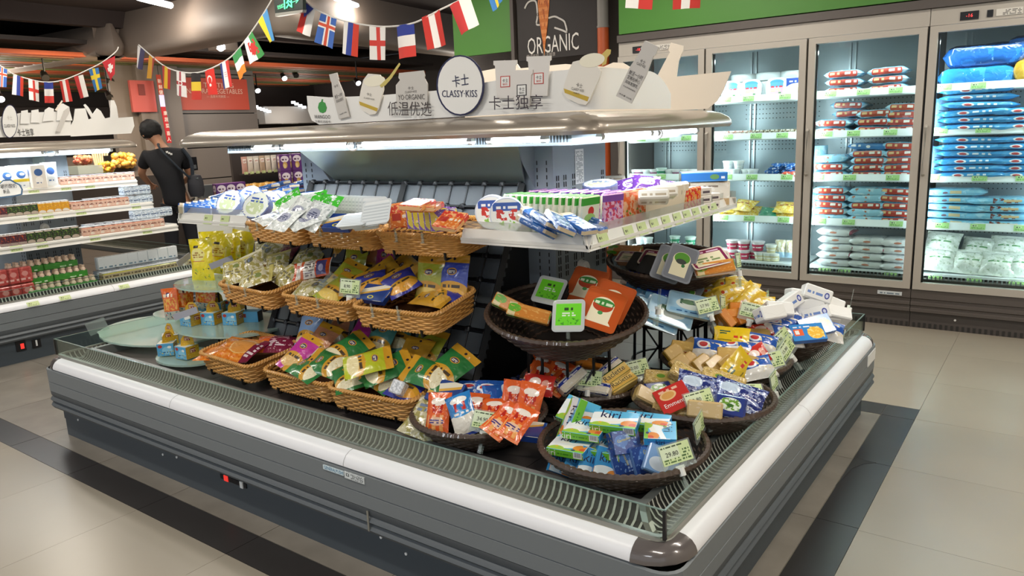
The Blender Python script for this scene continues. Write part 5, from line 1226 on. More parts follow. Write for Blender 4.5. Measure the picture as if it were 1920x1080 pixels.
ptag('34.90', 911, 791, 0.585, 18, 30, 'green price tag reading 34.90 at the front of the orange and blue bag bowl', 5)
ptag('54.90', 1104, 712, 0.63, 22, 25, 'green price tag reading 54.90 on the bowl under the raised bowl', 3)
ptag('52.00', 1194, 692, 0.61, 40, 28, 'green price tag reading 52.00 above the white clip left of the Emmental pack', -10)
ptag('29.80', 1268, 853, 0.60, 45, 28, 'green price tag reading 29.80 on the cream cheese bowl', -10)
ptag('', 1311, 800, 0.585, 96, 8, 'price tag seen edge-on at the right rim of the cream cheese bowl', -8)
ptag('33.80', 1312, 752, 0.63, 40, 30, 'green price tag reading 33.80 in front of the Emmental pack', -12)
ptag('24.80', 1404, 733, 0.62, 30, 68, 'price tag lying almost flat on the Emmental bowl')
ptag('', 1451, 716, 0.60, 95, 10, 'price tag seen edge-on at the right rim of the Emmental bowl')
ptag('11.90', 1447, 678, 0.64, 45, 28, 'green price tag reading 11.90 in front of the cheese wedges', -8)
ptag('15.80', 1475, 655, 0.66, 70, 20, 'price tag turned aside behind the 11.90 tag', -30)
ptag('9.90', 1466, 637, 0.69, 62, 20, 'pale price tag leaning by the blue sliced cheese packs', -25)
ptag('57.90', 1327, 575, 0.83, 48, 28, 'green price tag reading 57.90 on the light blue trays', -8)
ptag('26.80', 1410, 585, 0.79, 24, 25, 'green price tag reading 26.80 on the yellow and orange bags', 14)
ptag('36.90', 1063, 583, 0.90, 22, 30, 'price tag reading 36.90 on the green tray in the large raised bowl', -6)
ptag(None, 1236, 560, 0.90, 118, -5, 'clear price holder seen edge-on at the right rim of the large raised bowl', 12)
ptag('', 1355, 570, 0.82, 100, 4, 'pale price holder seen edge-on by the 57.90 tag', 14)
ptag('', 1384, 490, 1.0, 100, 8, 'pale price holder seen edge-on on the highest bowl', 8)
ptag('', 1438, 562, 0.78, 100, 4, 'grey price holder seen edge-on left of the white bricks')
ptag(None, 1596, 565, 0.69, 100, -8, 'clear price holder standing at the far right rim by the white bricks', -18)
ptag('6.70', 616, 380, 1.26, 14, 12, 'price tag reading 6.70 on the top middle tan basket', 3)
ptag('', 906, 372, 1.28, 200, 0, 'price tag turned away at the end of the top right basket', 3)
ptag('8.90', 656, 540, 0.955, 12, 14, 'white and green price tag on the middle right tan basket', 2)
ptag(None, 618, 535, 0.94, 60, 28, 'clear price holder leaning on the middle tan basket', -42)
ptag(None, 806, 527, 0.96, 60, 28, 'clear price holder leaning in front of the upright pouches', -46)
ptag(None, 182, 612, 0.53, 60, 0, 'clear price holder standing at the far end of the empty glass plate', -16)

# ------------------------------------------------------------------ packaging kinds
BLK = '2A2430'
def shred(nm, main, gold='D09A2C', win='E8D9A6', seed=1, w=0.14, h=0.20, t=0.035):
    """stand-up bag of grated cheese: gold header with a hang hole, coloured body, oval crest, window below"""
    m = printm('shred_'+nm, main, [('r', 0, 0.84, 1, 1, gold), ('e', 0.5, 0.92, 0.045, 0.03, BLK), ('e', 0.5, 0.66, 0.17, 0.075, gold), ('e', 0.5, 0.66, 0.14, 0.055, '4A4468'), ('t', 0.4, 0.63, 0.6, 0.69, 'E8E0CC', 2, 4),
        ('e', 0.5, 0.30, 0.52, 0.17, gold), ('e', 0.5, 0.20, 0.46, 0.13, win), ('t', 0.2, 0.33, 0.8, 0.43, '4A3A28', 1, 9), ('n', 16, 0.62, 'D8C28A', 0.1, 0.1, 0.9, 0.26), ('r', 0, 0, 1, 0.06, main)], 0.28, 0.6, 0.35, 22)
    return Proto('cheese_bag', 'cheese', pouch(w, h, t, m, crimp=(0.05, 0.15), wr=0.006, seed=seed))
P_ = {}
P_['green'] = shred('green', '2F7A3E', win='EDE3C0', seed=1); P_['green2'] = shred('green', '2F7A3E', win='EDE3C0', seed=5, h=0.215, w=0.15)
P_['olive'] = shred('olive', 'A9AE35', win='E8C96A', seed=2); P_['lime'] = shred('lime', 'B8C02A', seed=3)
P_['magenta'] = shred('magenta', 'C2389A', win='E0B878', seed=4, w=0.12); P_['lblue'] = shred('lblue', '8FB0DC', seed=6); P_['blue'] = shred('blue', '3F4FB0', win='E9B44A', seed=7, h=0.21, w=0.15)
P_['teal'] = shred('teal', '4F8A82', seed=8); P_['gold'] = shred('gold', 'C9962F', win='E8B24A', seed=9, h=0.17); P_['salmon'] = shred('salmon', 'D8946A', seed=10)
P_['royal'] = shred('royal', '3A3F9C', win='E7A63C', seed=11, w=0.15, h=0.17)
m_ob = printm('orange_white', 'E8E0D2', [('r', 0, 0, 0.09, 1, 'D9521F'), ('r', 0.62, 0, 0.98, 1, 'D9521F'), ('r', 0.66, 0.1, 0.9, 0.9, '54508A'), ('e', 0.78, 0.45, 0.06, 0.2, 'B8B4D8'), ('r', 0.22, 0.0, 0.30, 1, 'DC6A34'), ('t', 0.33, 0.55, 0.6, 0.95, '6A5A58', 3, 6), ('t', 0.1, 0.62, 0.3, 0.9, 'C23A2A', 1, 4), ('t', 0.35, 0.1, 0.6, 0.45, '8A7A78', 3, 5)], 0.25, 0.6, 0.4, 25)
P_['orangewhite'] = Proto('snack_bag', 'cheese', pouch(0.215, 0.095, 0.028, m_ob, crimp=(0.06, 0.06), seed=12))
m_ol = printm('clear_cream', 'CFC7A4', [('n', 5, 0.5, 'A9A060'), ('n', 9, 0.6, 'EDE9DA'), ('e', 0.6, 0.6, 0.14, 0.10, '6A6A58'), ('t', 0.15, 0.55, 0.6, 0.8, '7A8AA8', 2, 6), ('r', 0, 0.9, 1, 1, 'E6DFC2')], 0.18, 0.8, 0.6, 20)
m_ol2 = printm('clear_yellow', 'BDB060', [('n', 6, 0.5, 'E6E0BC'), ('e', 0.62, 0.62, 0.12, 0.1, '8E9A5A'), ('t', 0.2, 0.3, 0.8, 0.5, '8A8468', 2, 7), ('n', 12, 0.66, 'F4F0DC'), ('r', 0, 0.9, 1, 1, 'D8CC7A')], 0.18, 0.8, 0.6, 20)
P_['clearcream'] = Proto('cheese_bag', 'cheese', pouch(0.15, 0.19, 0.05, m_ol, crimp=(0.05, 0.1), seed=13, wr=0.012)); P_['clearyellow'] = Proto('cheese_bag', 'cheese', pouch(0.14, 0.17, 0.045, m_ol2, crimp=(0.05, 0.1), seed=14, wr=0.010))
P_['maroonbag'] = Proto('cheese_bag', 'cheese', pouch(0.12, 0.10, 0.03, printm('maroon', '6A2A44', [('n', 8, 0.6, '8E4A60')], 0.2, 0.7, 0.4, 25), seed=15))
m_or = printm('orange_grated', 'E07A22', [('n', 14, 0.52, 'EE9A3E'), ('e', 0.62, 0.55, 0.3, 0.3, 'F0C27A'), ('e', 0.62, 0.55, 0.27, 0.27, 'E59A4A'), ('r', 0.82, 0, 1, 1, '7E2440'), ('t', 0.84, 0.2, 0.97, 0.8, 'E8D8DC', 5, 3)], 0.22, 0.7, 0.4, 25)
P_['orangebag'] = Proto('cheese_bag', 'cheese', pouch(0.26, 0.20, 0.04, m_or, seed=16, wr=0.008))
m_mr = printm('maroon_bag', '7E2440', [('n', 7, 0.6, 'D8A0B0'), ('t', 0.2, 0.3, 0.8, 0.6, 'E8D8DC', 3, 8), ('r', 0, 0, 0.35, 1, 'D9622A')], 0.22, 0.7, 0.4, 25)
P_['maroonlong'] = Proto('cheese_bag', 'cheese', pouch(0.22, 0.14, 0.03, m_mr, seed=17, wr=0.007))
# tall yellow bags, orange snack bags, handled boxes on the glass tiers
m_yl = printm('yellow_bag', 'F4DE18', [('e', 0.5, 0.62, 0.3, 0.16, 'F2E68A'), ('t', 0.25, 0.55, 0.75, 0.7, 'A8781E', 3, 8), ('r', 0.2, 0.46, 0.8, 0.475, 'C2602A'), ('r', 0.3, 0.78, 0.55, 0.84, '3A3430'), ('n', 6, 0.6, 'B8CC3A', 0.0, 0.0, 1, 0.42), ('n', 8, 0.62, '4A4030', 0.05, 0.05, 0.95, 0.3)], 0.2, 0.8, 0.5, 18)
P_['yellow'] = Proto('snack_bag', 'snack', pouch(0.17, 0.24, 0.06, m_yl, crimp=(0.03, 0.07), seed=18, wr=0.012)); P_['yellow2'] = Proto('snack_bag', 'snack', pouch(0.15, 0.22, 0.05, m_yl, crimp=(0.03, 0.07), seed=19, wr=0.014))
m_on = printm('orange_snack', 'E3661C', [('n', 9, 0.5, 'F0B040', 0.05, 0.3, 0.95, 0.68), ('e', 0.5, 0.8, 0.13, 0.07, '4A2A4A'), ('t', 0.2, 0.72, 0.8, 0.88, 'F2D8B0', 1, 6), ('r', 0, 0, 1, 0.27, 'C7CBBE'), ('n', 6, 0.55, '4A7A8A', 0, 0.03, 1, 0.25), ('n', 9, 0.6, 'C83A2A', 0, 0.0, 1, 0.2)], 0.2, 0.8, 0.45, 20)
P_['orangesnack'] = Proto('snack_bag', 'snack', pouch(0.105, 0.175, 0.04, m_on, crimp=(0.04, 0.05), seed=20, wr=0.008)); P_['orangesnack2'] = Proto('snack_bag', 'snack', pouch(0.15, 0.12, 0.04, m_on, crimp=(0.04, 0.05), seed=21, wr=0.008))
hb_b = printm('handle_blue', '5AA9D8', [('e', 0.2, 0.78, 0.13, 0.13, 'B8342E'), ('e', 0.6, 0.45, 0.3, 0.3, '8FCBE8'), ('n', 7, 0.58, 'E8C83A', 0, 0, 1, 0.4), ('t', 0.35, 0.25, 0.8, 0.4, '2A6AA0', 1, 6), ('e', 0.75, 0.7, 0.12, 0.1, 'F2F2EE')], 0.4, 0.2)
hb_y = printm('handle_yellow', 'D9A92A', [('r', 0.3, 0.45, 0.72, 0.8, '8A2A34'), ('t', 0.33, 0.48, 0.7, 0.78, 'E8C8B8', 2, 5), ('n', 8, 0.62, 'EFD07A')], 0.4, 0.2)
hb_t = printm('handle_top', 'EDEDE4', [('e', 0.45, 0.5, 0.3, 0.3, 'F0E06A'), ('e', 0.7, 0.6, 0.2, 0.2, '8FCBE8')], 0.4, 0.2)
hbox = carton(0.085, 0.068, 0.085, hb_b, hb_y, hb_t)
b = MB(); b.prism([(-0.035, 0.0), (0.035, 0.0), (0.03, 0.035), (0.012, 0.06), (-0.012, 0.06), (-0.03, 0.035)], -0.002, 0.002, hb_y, 'y'); hhand = b.mesh('handle')
P_['hbox'] = Proto('snack_box', 'snack', hbox).add('handle', hhand, Matrix.Translation((0.01, 0, 0.032)) @ Matrix.Rotation(R(40), 4, 'Z'), label='yellow folded card handle')
P_['bluebox'] = Proto('snack_box', 'snack', carton(0.10, 0.06, 0.06, printm('plain_blue_box', '5AA9D8', [('r', 0.15, 0.45, 0.32, 0.8, '8A3A3E')], 0.4, 0.2), M('2A2E34', 0.5), M('4A8AB0', 0.5)))
# small boxes in the corner bowl
kg = printm('kiri_green', '6DBB32', [('r', 0.74, 0.15, 0.97, 0.95, 'EEF0EE'), ('s', 36, 0, '3A3A40', 0.76, 0.3, 0.95, 0.95), ('t', 0.3, 0.35, 0.68, 0.65, '3E8A24', 1, 12)], 0.35, 0.3)
kb = printm('kiri_blue', '2F93D0', [('r', 0.36, 0.12, 0.64, 0.9, '3A7AC0')], 0.35, 0.3)
kt = printm('kiri_top', '5CB8E4', [('e', 0.16, 0.35, 0.32, 0.5, 'EEF4F4'), ('e', 0.42, 0.36, 0.30, 0.20, 'F6F4EA'), ('d', -0.32, 1, 0.28, 0.09, 'F4F8FA'), ('e', 0.86, 0.25, 0.20, 0.22, 'E8923A'), ('e', 0.93, 0.2, 0.09, 0.11, 'D8562E'), ('r', 0, 0, 1, 0.13, '8CC63E'), ('e', 0.25, 0.1, 0.2, 0.16, 'A8D04A'), ('e', 0.70, 0.11, 0.06, 0.05, '2A3A6A'), ('e', 0.22, 0.22, 0.04, 0.05, 'E0C23A')], 0.3, 0.4)
def kiri(w=0.13, h=0.105, d=0.026, flip=False):
    p = Proto('cheese_box', 'cheese', carton(w, h, d, kt, kb, kg))
    p.add('lettering', textmesh('kiri', m_navy, width=w*0.42), T(-w*0.10, -d/2-0.0006, h*0.24))
    p.add('lettering', textmesh('kiri', m_white, width=d*1.5), Matrix.Translation((-w*0.40, 0, -h/2-0.0006)) @ Matrix.Rotation(R(90), 4, 'X'))
    p.add('lettering', textmesh('kiri', m_navy, width=h*0.26), Matrix.Translation((w/2+0.0006, 0, 0)) @ Matrix(((0, -1, 0, 0), (0, 0, -1, 0), (1, 0, 0, 0), (0, 0, 0, 1))))
    return p
P_['kiri'] = kiri(); P_['kiril'] = kiri(0.155, 0.085, 0.03)
P_['kirib'] = Proto('cheese_box', 'cheese', carton(0.075, 0.09, 0.035, printm('kiri_small', '2F93D0', [('e', 0.5, 0.1, 0.6, 0.25, 'E8F2F4'), ('e', 0.9, 0.05, 0.3, 0.2, 'E8923A')], 0.35, 0.3), kb, kb)).add('lettering', textmesh('kiri', m_navy, width=0.05), T(0, -0.0182, 0.012))
dbx = printm('dark_blue_box', '2B4B94', [('e', 0.3, 0.55, 0.24, 0.26, '4A7AC0'), ('n', 6, 0.58, '7AA2D8'), ('t', 0.5, 0.6, 0.95, 0.85, 'A8C0E0', 2, 7), ('r', 0.86, 0, 1, 1, '24386E')], 0.3, 0.4)
P_['dbox'] = Proto('cheese_box', 'cheese', carton(0.10, 0.075, 0.04, dbx, printm('dark_blue_side', '24407E', [('n', 5, 0.6, 'C8A83A')], 0.3, 0.4), M('6A92CC', 0.35))).add('lettering', textmesh('Cantadou', M('E8D84A', 0.4), width=0.05), Matrix.Translation((-0.01, -0.0206, 0.008)) @ Matrix.Rotation(R(-10), 4, 'Y'))
P_['tri'] = Proto('cheese_pack', 'cheese', wedge(0.11, 0.09, 0.03, M('8FB4DE', 0.3, coat=0.5), printm('tri_print', '7FA8DA', [('e', 0.4, 0.35, 0.3, 0.25, 'DDE8F2')], 0.25, 0.5)))
# grated/string cheese flow bags
m_cow = printm('orange_string', 'E2622A', [('r', 0, 0, 1, 0.06, 'E8875A'), ('e', 0.5, 0.76, 0.32, 0.10, 'F2E6DA'), ('n', 5, 0.48, 'B8281E', 0.28, 0.5, 0.74, 0.7), ('n', 9, 0.64, 'F0D8C8', 0.3, 0.5, 0.7, 0.7), ('s', 3.2, 0, 'F0A860', 0.1, 0.08, 0.9, 0.45), ('e', 0.5, 0.3, 0.3, 0.1, 'EAC0A0'), ('t', 0.2, 0.25, 0.8, 0.36, '4A3A7A', 2, 6)], 0.22, 0.7, 0.4, 25)
P_['ostring'] = Proto('cheese_bag', 'cheese', pouch(0.095, 0.155, 0.028, m_cow, crimp=(0.06, 0.06), seed=22)); P_['ostring2'] = Proto('cheese_bag', 'cheese', pouch(0.10, 0.13, 0.03, m_cow, crimp=(0.06, 0.06), seed=23))
m_cowb = printm('blue_string', 'EAE4D6', [('r', 0, 0.5, 1, 1, '2E7FC4'), ('e', 0.5, 0.84, 0.34, 0.09, 'F2EEE8'), ('n', 5, 0.48, 'C8342A', 0.28, 0.58, 0.74, 0.78), ('e', 0.5, 0.52, 0.38, 0.07, '3E92D0'), ('r', 0, 0, 1, 0.07, '34489E'), ('t', 0.2, 0.5, 0.8, 0.58, 'F4E8E0', 1, 6)], 0.22, 0.7, 0.4, 25)
P_['bstring'] = Proto('cheese_bag', 'cheese', pouch(0.10, 0.16, 0.035, m_cowb, crimp=(0.06, 0.05), seed=24))
m_bs = printm('blue_sticks', '2456A8', [('e', 0.3, 0.7, 0.26, 0.14, 'E8ECF2'), ('e', 0.3, 0.7, 0.18, 0.08, 'C8403A'), ('e', 0.72, 0.5, 0.24, 0.13, 'E0E6F0'), ('n', 7, 0.62, '4A8AD0'), ('r', 0, 0, 1, 0.1, '3A78C8')], 0.22, 0.7, 0.4, 25)
P_['bsticks'] = Proto('cheese_bag', 'cheese', pouch(0.15, 0.12, 0.04, m_bs, seed=25))
m_sl = printm('blue_slices', '1E3E86', [('d', -0.55, 1, 0.42, 0.17, 'E6B24A'), ('d', -0.55, 1, 0.5, 0.13, 'ECE6D2'), ('e', 0.45, 0.2, 0.11, 0.1, 'E8D84A'), ('e', 0.45, 0.2, 0.07, 0.06, '1E3E86'), ('r', 0.92, 0, 1, 1, '2A4E9A')], 0.22, 0.6)
P_['bslices'] = Proto('cheese_pack', 'cheese', carton(0.14, 0.10, 0.025, m_sl, M('1E3E86', 0.3, coat=0.4)))
m_rb = printm('red_pack', 'C5322C', [('e', 0.38, 0.66, 0.26, 0.18, 'E8C08A'), ('e', 0.38, 0.66, 0.2, 0.13, 'D8A05A'), ('t', 0.15, 0.8, 0.75, 0.95, 'E8B8A0', 1, 7)], 0.25, 0.6)
P_['emm'] = Proto('cheese_pack', 'cheese', carton(0.12, 0.10, 0.025, m_rb, M('D8A05A', 0.4, coat=0.4))).add('lettering', textmesh('Emmental', m_white, width=0.09), T(0, -0.0132, -0.02))
m_redst = printm('red_strip', 'C8342A', [('e', 0.4, 0.6, 0.2, 0.22, 'F0DCD0'), ('r', 0, 0, 1, 0.3, 'B02A2A'), ('r', 0.05, 0.32, 0.95, 0.4, 'F2EEEA'), ('e', 0.75, 0.55, 0.12, 0.2, 'E8A898')], 0.22, 0.7, 0.3, 25)
P_['redpack'] = Proto('cheese_bag', 'cheese', pouch(0.13, 0.085, 0.03, m_redst, seed=26))
m_wrapb = printm('white_blue_wrap', 'E6DCC8', [('r', 0.0, 0.62, 1, 0.86, '2A3A8E'), ('t', 0.2, 0.66, 0.8, 0.82, 'D8D8EA', 1, 8), ('n', 6, 0.6, 'F2EEE6')], 0.2, 0.8, 0.3, 20)
P_['wblock'] = Proto('cheese_pack', 'cheese', carton(0.13, 0.05, 0.05, m_wrapb, m_wrapb, m_wrapb, bev=0.006))
m_rac = printm('raclette', 'DDB258', [('e', 0.5, 0.7, 0.5, 0.3, 'E8C878'), ('r', 0, 0, 1, 0.14, '2E5A34')], 0.25, 0.6)
P_['raclette'] = Proto('cheese_pack', 'cheese', carton(0.135, 0.05, 0.05, m_rac, m_rac, m_rac, bev=0.005)).add('lettering', textmesh('Raclette', m_ink, width=0.10), T(0, -0.0256, 0.004))
m_cut = printm('cheese_cut', 'C9A45A', [('n', 4, 0.6, 'D8B870')], 0.35, 0.5); m_rind = M('D9A92E', 0.4, coat=0.4)
P_['wedge'] = Proto('cheese_wedge', 'cheese', wedge(0.075, 0.10, 0.03, m_rind, m_cut)); P_['wedger'] = Proto('cheese_wedge', 'cheese', wedge(0.13, 0.06, 0.04, M('C05A30', 0.4, coat=0.4), m_cut))
P_['block'] = Proto('cheese_block', 'cheese', carton(0.12, 0.06, 0.05, printm('cream_block', 'CDB07A', [('n', 4, 0.58, 'D8C096')], 0.3, 0.6), M('C2A468', 0.35, coat=0.5), M('D0B888', 0.35, coat=0.5), bev=0.006))
m_foil = printm('gold_foil', 'B89A5A', [('n', 10, 0.5, 'D8BC7A'), ('n', 18, 0.62, 'F2E6C2'), ('e', 0.45, 0.5, 0.2, 0.25, 'C8B060'), ('e', 0.4, 0.55, 0.1, 0.13, '6E9A3A')], 0.2, 0.8, 0.3, 30)
P_['foil'] = Proto('cheese_block', 'cheese', carton(0.16, 0.065, 0.05, m_foil, m_foil, m_foil, bev=0.006))
m_nb = printm('navy_bag', '2A3474', [('n', 8, 0.52, '8A96C0'), ('e', 0.3, 0.6, 0.2, 0.2, 'C8D8E8'), ('n', 14, 0.64, 'F0F2F6')], 0.15, 0.9, 0.6, 25)
P_['navy'] = Proto('cheese_bag', 'cheese', pouch(0.19, 0.12, 0.04, m_nb, seed=27, wr=0.012))
m_ng = printm('navy_round', '2A3A80', [('e', 0.5, 0.55, 0.34, 0.3, 'DCE6DA'), ('n', 8, 0.5, '6E9A3A', 0.2, 0.3, 0.8, 0.8), ('e', 0.5, 0.5, 0.1, 0.08, '3E6A2E')], 0.25, 0.7)
P_['navygreen'] = Proto('cheese_pack', 'cheese', carton(0.11, 0.085, 0.045, m_ng, m_cut, M('2A3A80', 0.3, coat=0.5), bev=0.008))
m_yp = printm('yellow_pack', 'E0BC22', [('t', 0.15, 0.55, 0.45, 0.8, '2E5A4A', 2, 3), ('t', 0.55, 0.4, 0.85, 0.6, 'C83A2A', 1, 5), ('r', 0.1, 0.25, 0.5, 0.3, '8A7A1E')], 0.22, 0.7, 0.3, 20)
P_['yellowpack'] = Proto('cheese_pack', 'cheese', pouch(0.15, 0.11, 0.02, m_yp, seed=28))
m_blp = printm('blue_logo_pack', 'E2E0DA', [('r', 0, 0.45, 1, 1, '2B59AE'), ('e', 0.3, 0.68, 0.2, 0.2, 'E8ECF4'), ('e', 0.3, 0.68, 0.13, 0.13, 'C03A3A'), ('n', 7, 0.6, 'E8D8A8', 0.45, 0.2, 1, 0.8)], 0.2, 0.7, 0.3, 25)
P_['bluelogo'] = Proto('cheese_bag', 'cheese', pouch(0.14, 0.10, 0.045, m_blp, seed=29)); 
m_bch = printm('blue_cheddar', '2E86D0', [('r', 0.08, 0.3, 0.36, 0.7, 'E8602E'), ('r', 0.12, 0.38, 0.24, 0.62, 'F2EEEA'), ('e', 0.72, 0.42, 0.24, 0.36, 'EEB83A'), ('n', 9, 0.55, 'F6D878', 0.5, 0.1, 0.95, 0.8), ('t', 0.1, 0.78, 0.6, 0.9, 'E8F0F8', 1, 8)], 0.25, 0.6)
P_['bluecheddar'] = Proto('cheese_pack', 'cheese', carton(0.14, 0.09, 0.022, m_bch, M('2560B0', 0.3, coat=0.4)))
# trays
m_tg = printm('tray_green', '62D42A', [('r', 0, 0, 1, 0.16, 'C9CFC8'), ('r', 0, 0.92, 1, 1, 'C9CFC8'), ('r', 0, 0, 0.06, 1, 'C9CFC8'), ('r', 0.94, 0, 1, 1, 'C9CFC8'), ('r', 0.06, 0.16, 0.94, 0.92, '74E02E'), ('t', 0.35, 0.68, 0.65, 0.84, '2A4A24', 1, 4), ('t', 0.28, 0.48, 0.75, 0.64, 'EAF6E2', 2, 7), ('n', 7, 0.56, '4AA82A', 0.1, 0.18, 0.9, 0.42)], 0.2, 0.6)
P_['traygreen'] = Proto('cheese_tray', 'cheese', tray(0.125, 0.125, 0.022, M('C4CACB', 0.2, coat=0.6), m_tg, M('3A3C40', 0.3)))
m_to = printm('tray_orange', 'C05626', [('e', 0.5, -0.02, 0.44, 0.30, 'EFE6C8'), ('r', 0.2, 0.14, 0.80, 0.62, 'EFE6C8'), ('e', 0.5, 0.63, 0.30, 0.20, 'EFE6C8'), ('e', 0.5, 0.60, 0.28, 0.17, 'B8452A'), ('e', 0.5, 0.68, 0.29, 0.10, '3F8A42'), ('t', 0.26, 0.62, 0.74, 0.74, 'D8E8C8', 1, 8), ('e', 0.5, 0.40, 0.07, 0.05, '4A9A5A'), ('r', 0, 0, 1, 0.12, 'C05626')], 0.2, 0.6)
P_['trayorange'] = Proto('cheese_tray', 'cheese', tray(0.155, 0.17, 0.022, M('B85626', 0.22, coat=0.6), m_to, M('D88A4A', 0.3)))
m_tb = printm('tray_blue', 'A8D2EE', [('e', 0.5, 0.5, 0.34, 0.28, 'E6F0EC'), ('e', 0.45, 0.6, 0.2, 0.12, '6A8A6A'), ('n', 6, 0.55, '4A6A5A', 0.25, 0.45, 0.75, 0.72), ('r', 0.05, 0.05, 0.95, 0.22, '8FC4EA'), ('t', 0.2, 0.08, 0.7, 0.18, '3A6AA0', 1, 8)], 0.2, 0.6)
P_['trayblue'] = Proto('cheese_tray', 'cheese', tray(0.20, 0.13, 0.024, M('B8DCF0', 0.2, coat=0.6), m_tb, M('D8DCCB', 0.3)))
m_tgy = printm('tray_grey', '7C8088', [('r', 0.18, 0.1, 0.82, 0.62, 'E9E2C2'), ('e', 0.5, 0.62, 0.34, 0.22, 'E9E2C2'), ('e', 0.5, 0.66, 0.3, 0.17, '5E9A3E'), ('e', 0.5, 0.55, 0.2, 0.08, '4A4E4A'), ('e', 0.62, 0.44, 0.07, 0.05, '3E7A4A')], 0.2, 0.6)
P_['traygrey'] = Proto('cheese_tray', 'cheese', tray(0.125, 0.17, 0.022, M('8A8E96', 0.2, coat=0.6), m_tgy, M('C8C4B4', 0.3)))
m_tm = printm('tray_maroon', '7E2C4E', [('r', 0.08, 0.06, 0.92, 0.80, 'E2D6B4'), ('t', 0.15, 0.3, 0.8, 0.6, '7A8A5A', 2, 8), ('t', 0.1, 0.84, 0.9, 0.97, 'D8B8C8', 1, 9)], 0.2, 0.6)
P_['traymaroon'] = Proto('cheese_tray', 'cheese', tray(0.17, 0.12, 0.025, M('D8C8B8', 0.2, coat=0.6), m_tm, M('C9946A', 0.3)))
m_blk = M('1C1D20', 0.25, coat=0.4, name='tray_black'); P_['trayblack'] = Proto('cheese_tray', 'cheese', tray(0.125, 0.125, 0.02, m_blk, m_blk, m_blk))
m_os = printm('orange_slices', 'D98A3A', [('r', 0, 0.75, 1, 1, 'E09A4A'), ('r', 0, 0, 0.2, 1, 'E8D8A8'), ('e', 0.15, 0.6, 0.16, 0.3, '6AB83A'), ('n', 8, 0.6, 'E8B060')], 0.2, 0.7)
P_['orangeslices'] = Proto('cheese_pack', 'cheese', carton(0.17, 0.055, 0.035, m_os, M('C25A28', 0.3, coat=0.5), m_os, bev=0.004))
P_['bluetop'] = Proto('cheese_bag', 'cheese', pouch(0.12, 0.16, 0.03, printm('blue_top_bag', '7FC0EA', [('r', 0, 0.55, 1, 1, '2B49B4'), ('n', 5, 0.6, 'D8ECF6', 0, 0, 1, 0.5)], 0.22, 0.7, 0.3), seed=30))
m_yb = printm('yellow_block', 'DDB32A', [('r', 0, 0.3, 1, 0.7, 'E8C85A'), ('t', 0.15, 0.38, 0.85, 0.62, 'F6EEDA', 1, 8), ('e', 0.2, 0.5, 0.05, 0.1, 'C8502A')], 0.22, 0.7, 0.4, 30)
P_['yellowblock'] = Proto('cheese_bag', 'cheese', pouch(0.165, 0.095, 0.05, m_yb, seed=31)); P_['orangeblock'] = Proto('cheese_block', 'cheese', carton(0.085, 0.04, 0.04, printm('orange_block', 'D98426', [('n', 4, 0.6, 'E29A44')], 0.3, 0.6), M('D07A20', 0.3, coat=0.5), M('E09A3E', 0.3, coat=0.5), bev=0.004))
m_wb = printm('white_brick', 'EFEFEC', [('d', 1, 1.6, 0.9, 0.006, 'C8C8C8'), ('d', 1, -1.6, 0.3, 0.006, 'CDCDCD')], 0.4, 0.2); m_wbl = printm('white_brick_logo', 'EFEFEC', [('e', 0.8, 0.5, 0.09, 0.24, '3A4AA0'), ('e', 0.8, 0.5, 0.05, 0.14, 'D8DCF0'), ('t', 0.1, 0.35, 0.65, 0.65, '6A8AC8', 1, 9)], 0.4, 0.2)
P_['brick'] = Proto('butter_brick', 'butter', carton(0.125, 0.062, 0.065, m_wbl, m_wb, m_wb, bev=0.005)); P_['brick2'] = Proto('butter_brick', 'butter', carton(0.125, 0.062, 0.065, m_wb, m_wbl, m_wb, bev=0.005))

def items(z0, rows, yaw0=36):
    """rows: kind, pixel x, pixel y, height, yaw, tilt, spin, label"""
    for k, px, py, z, yaw, tilt, spin, lb in rows: put(P_[k], orient(at(px, py, z=z0+z), yaw, tilt, spin), lb)
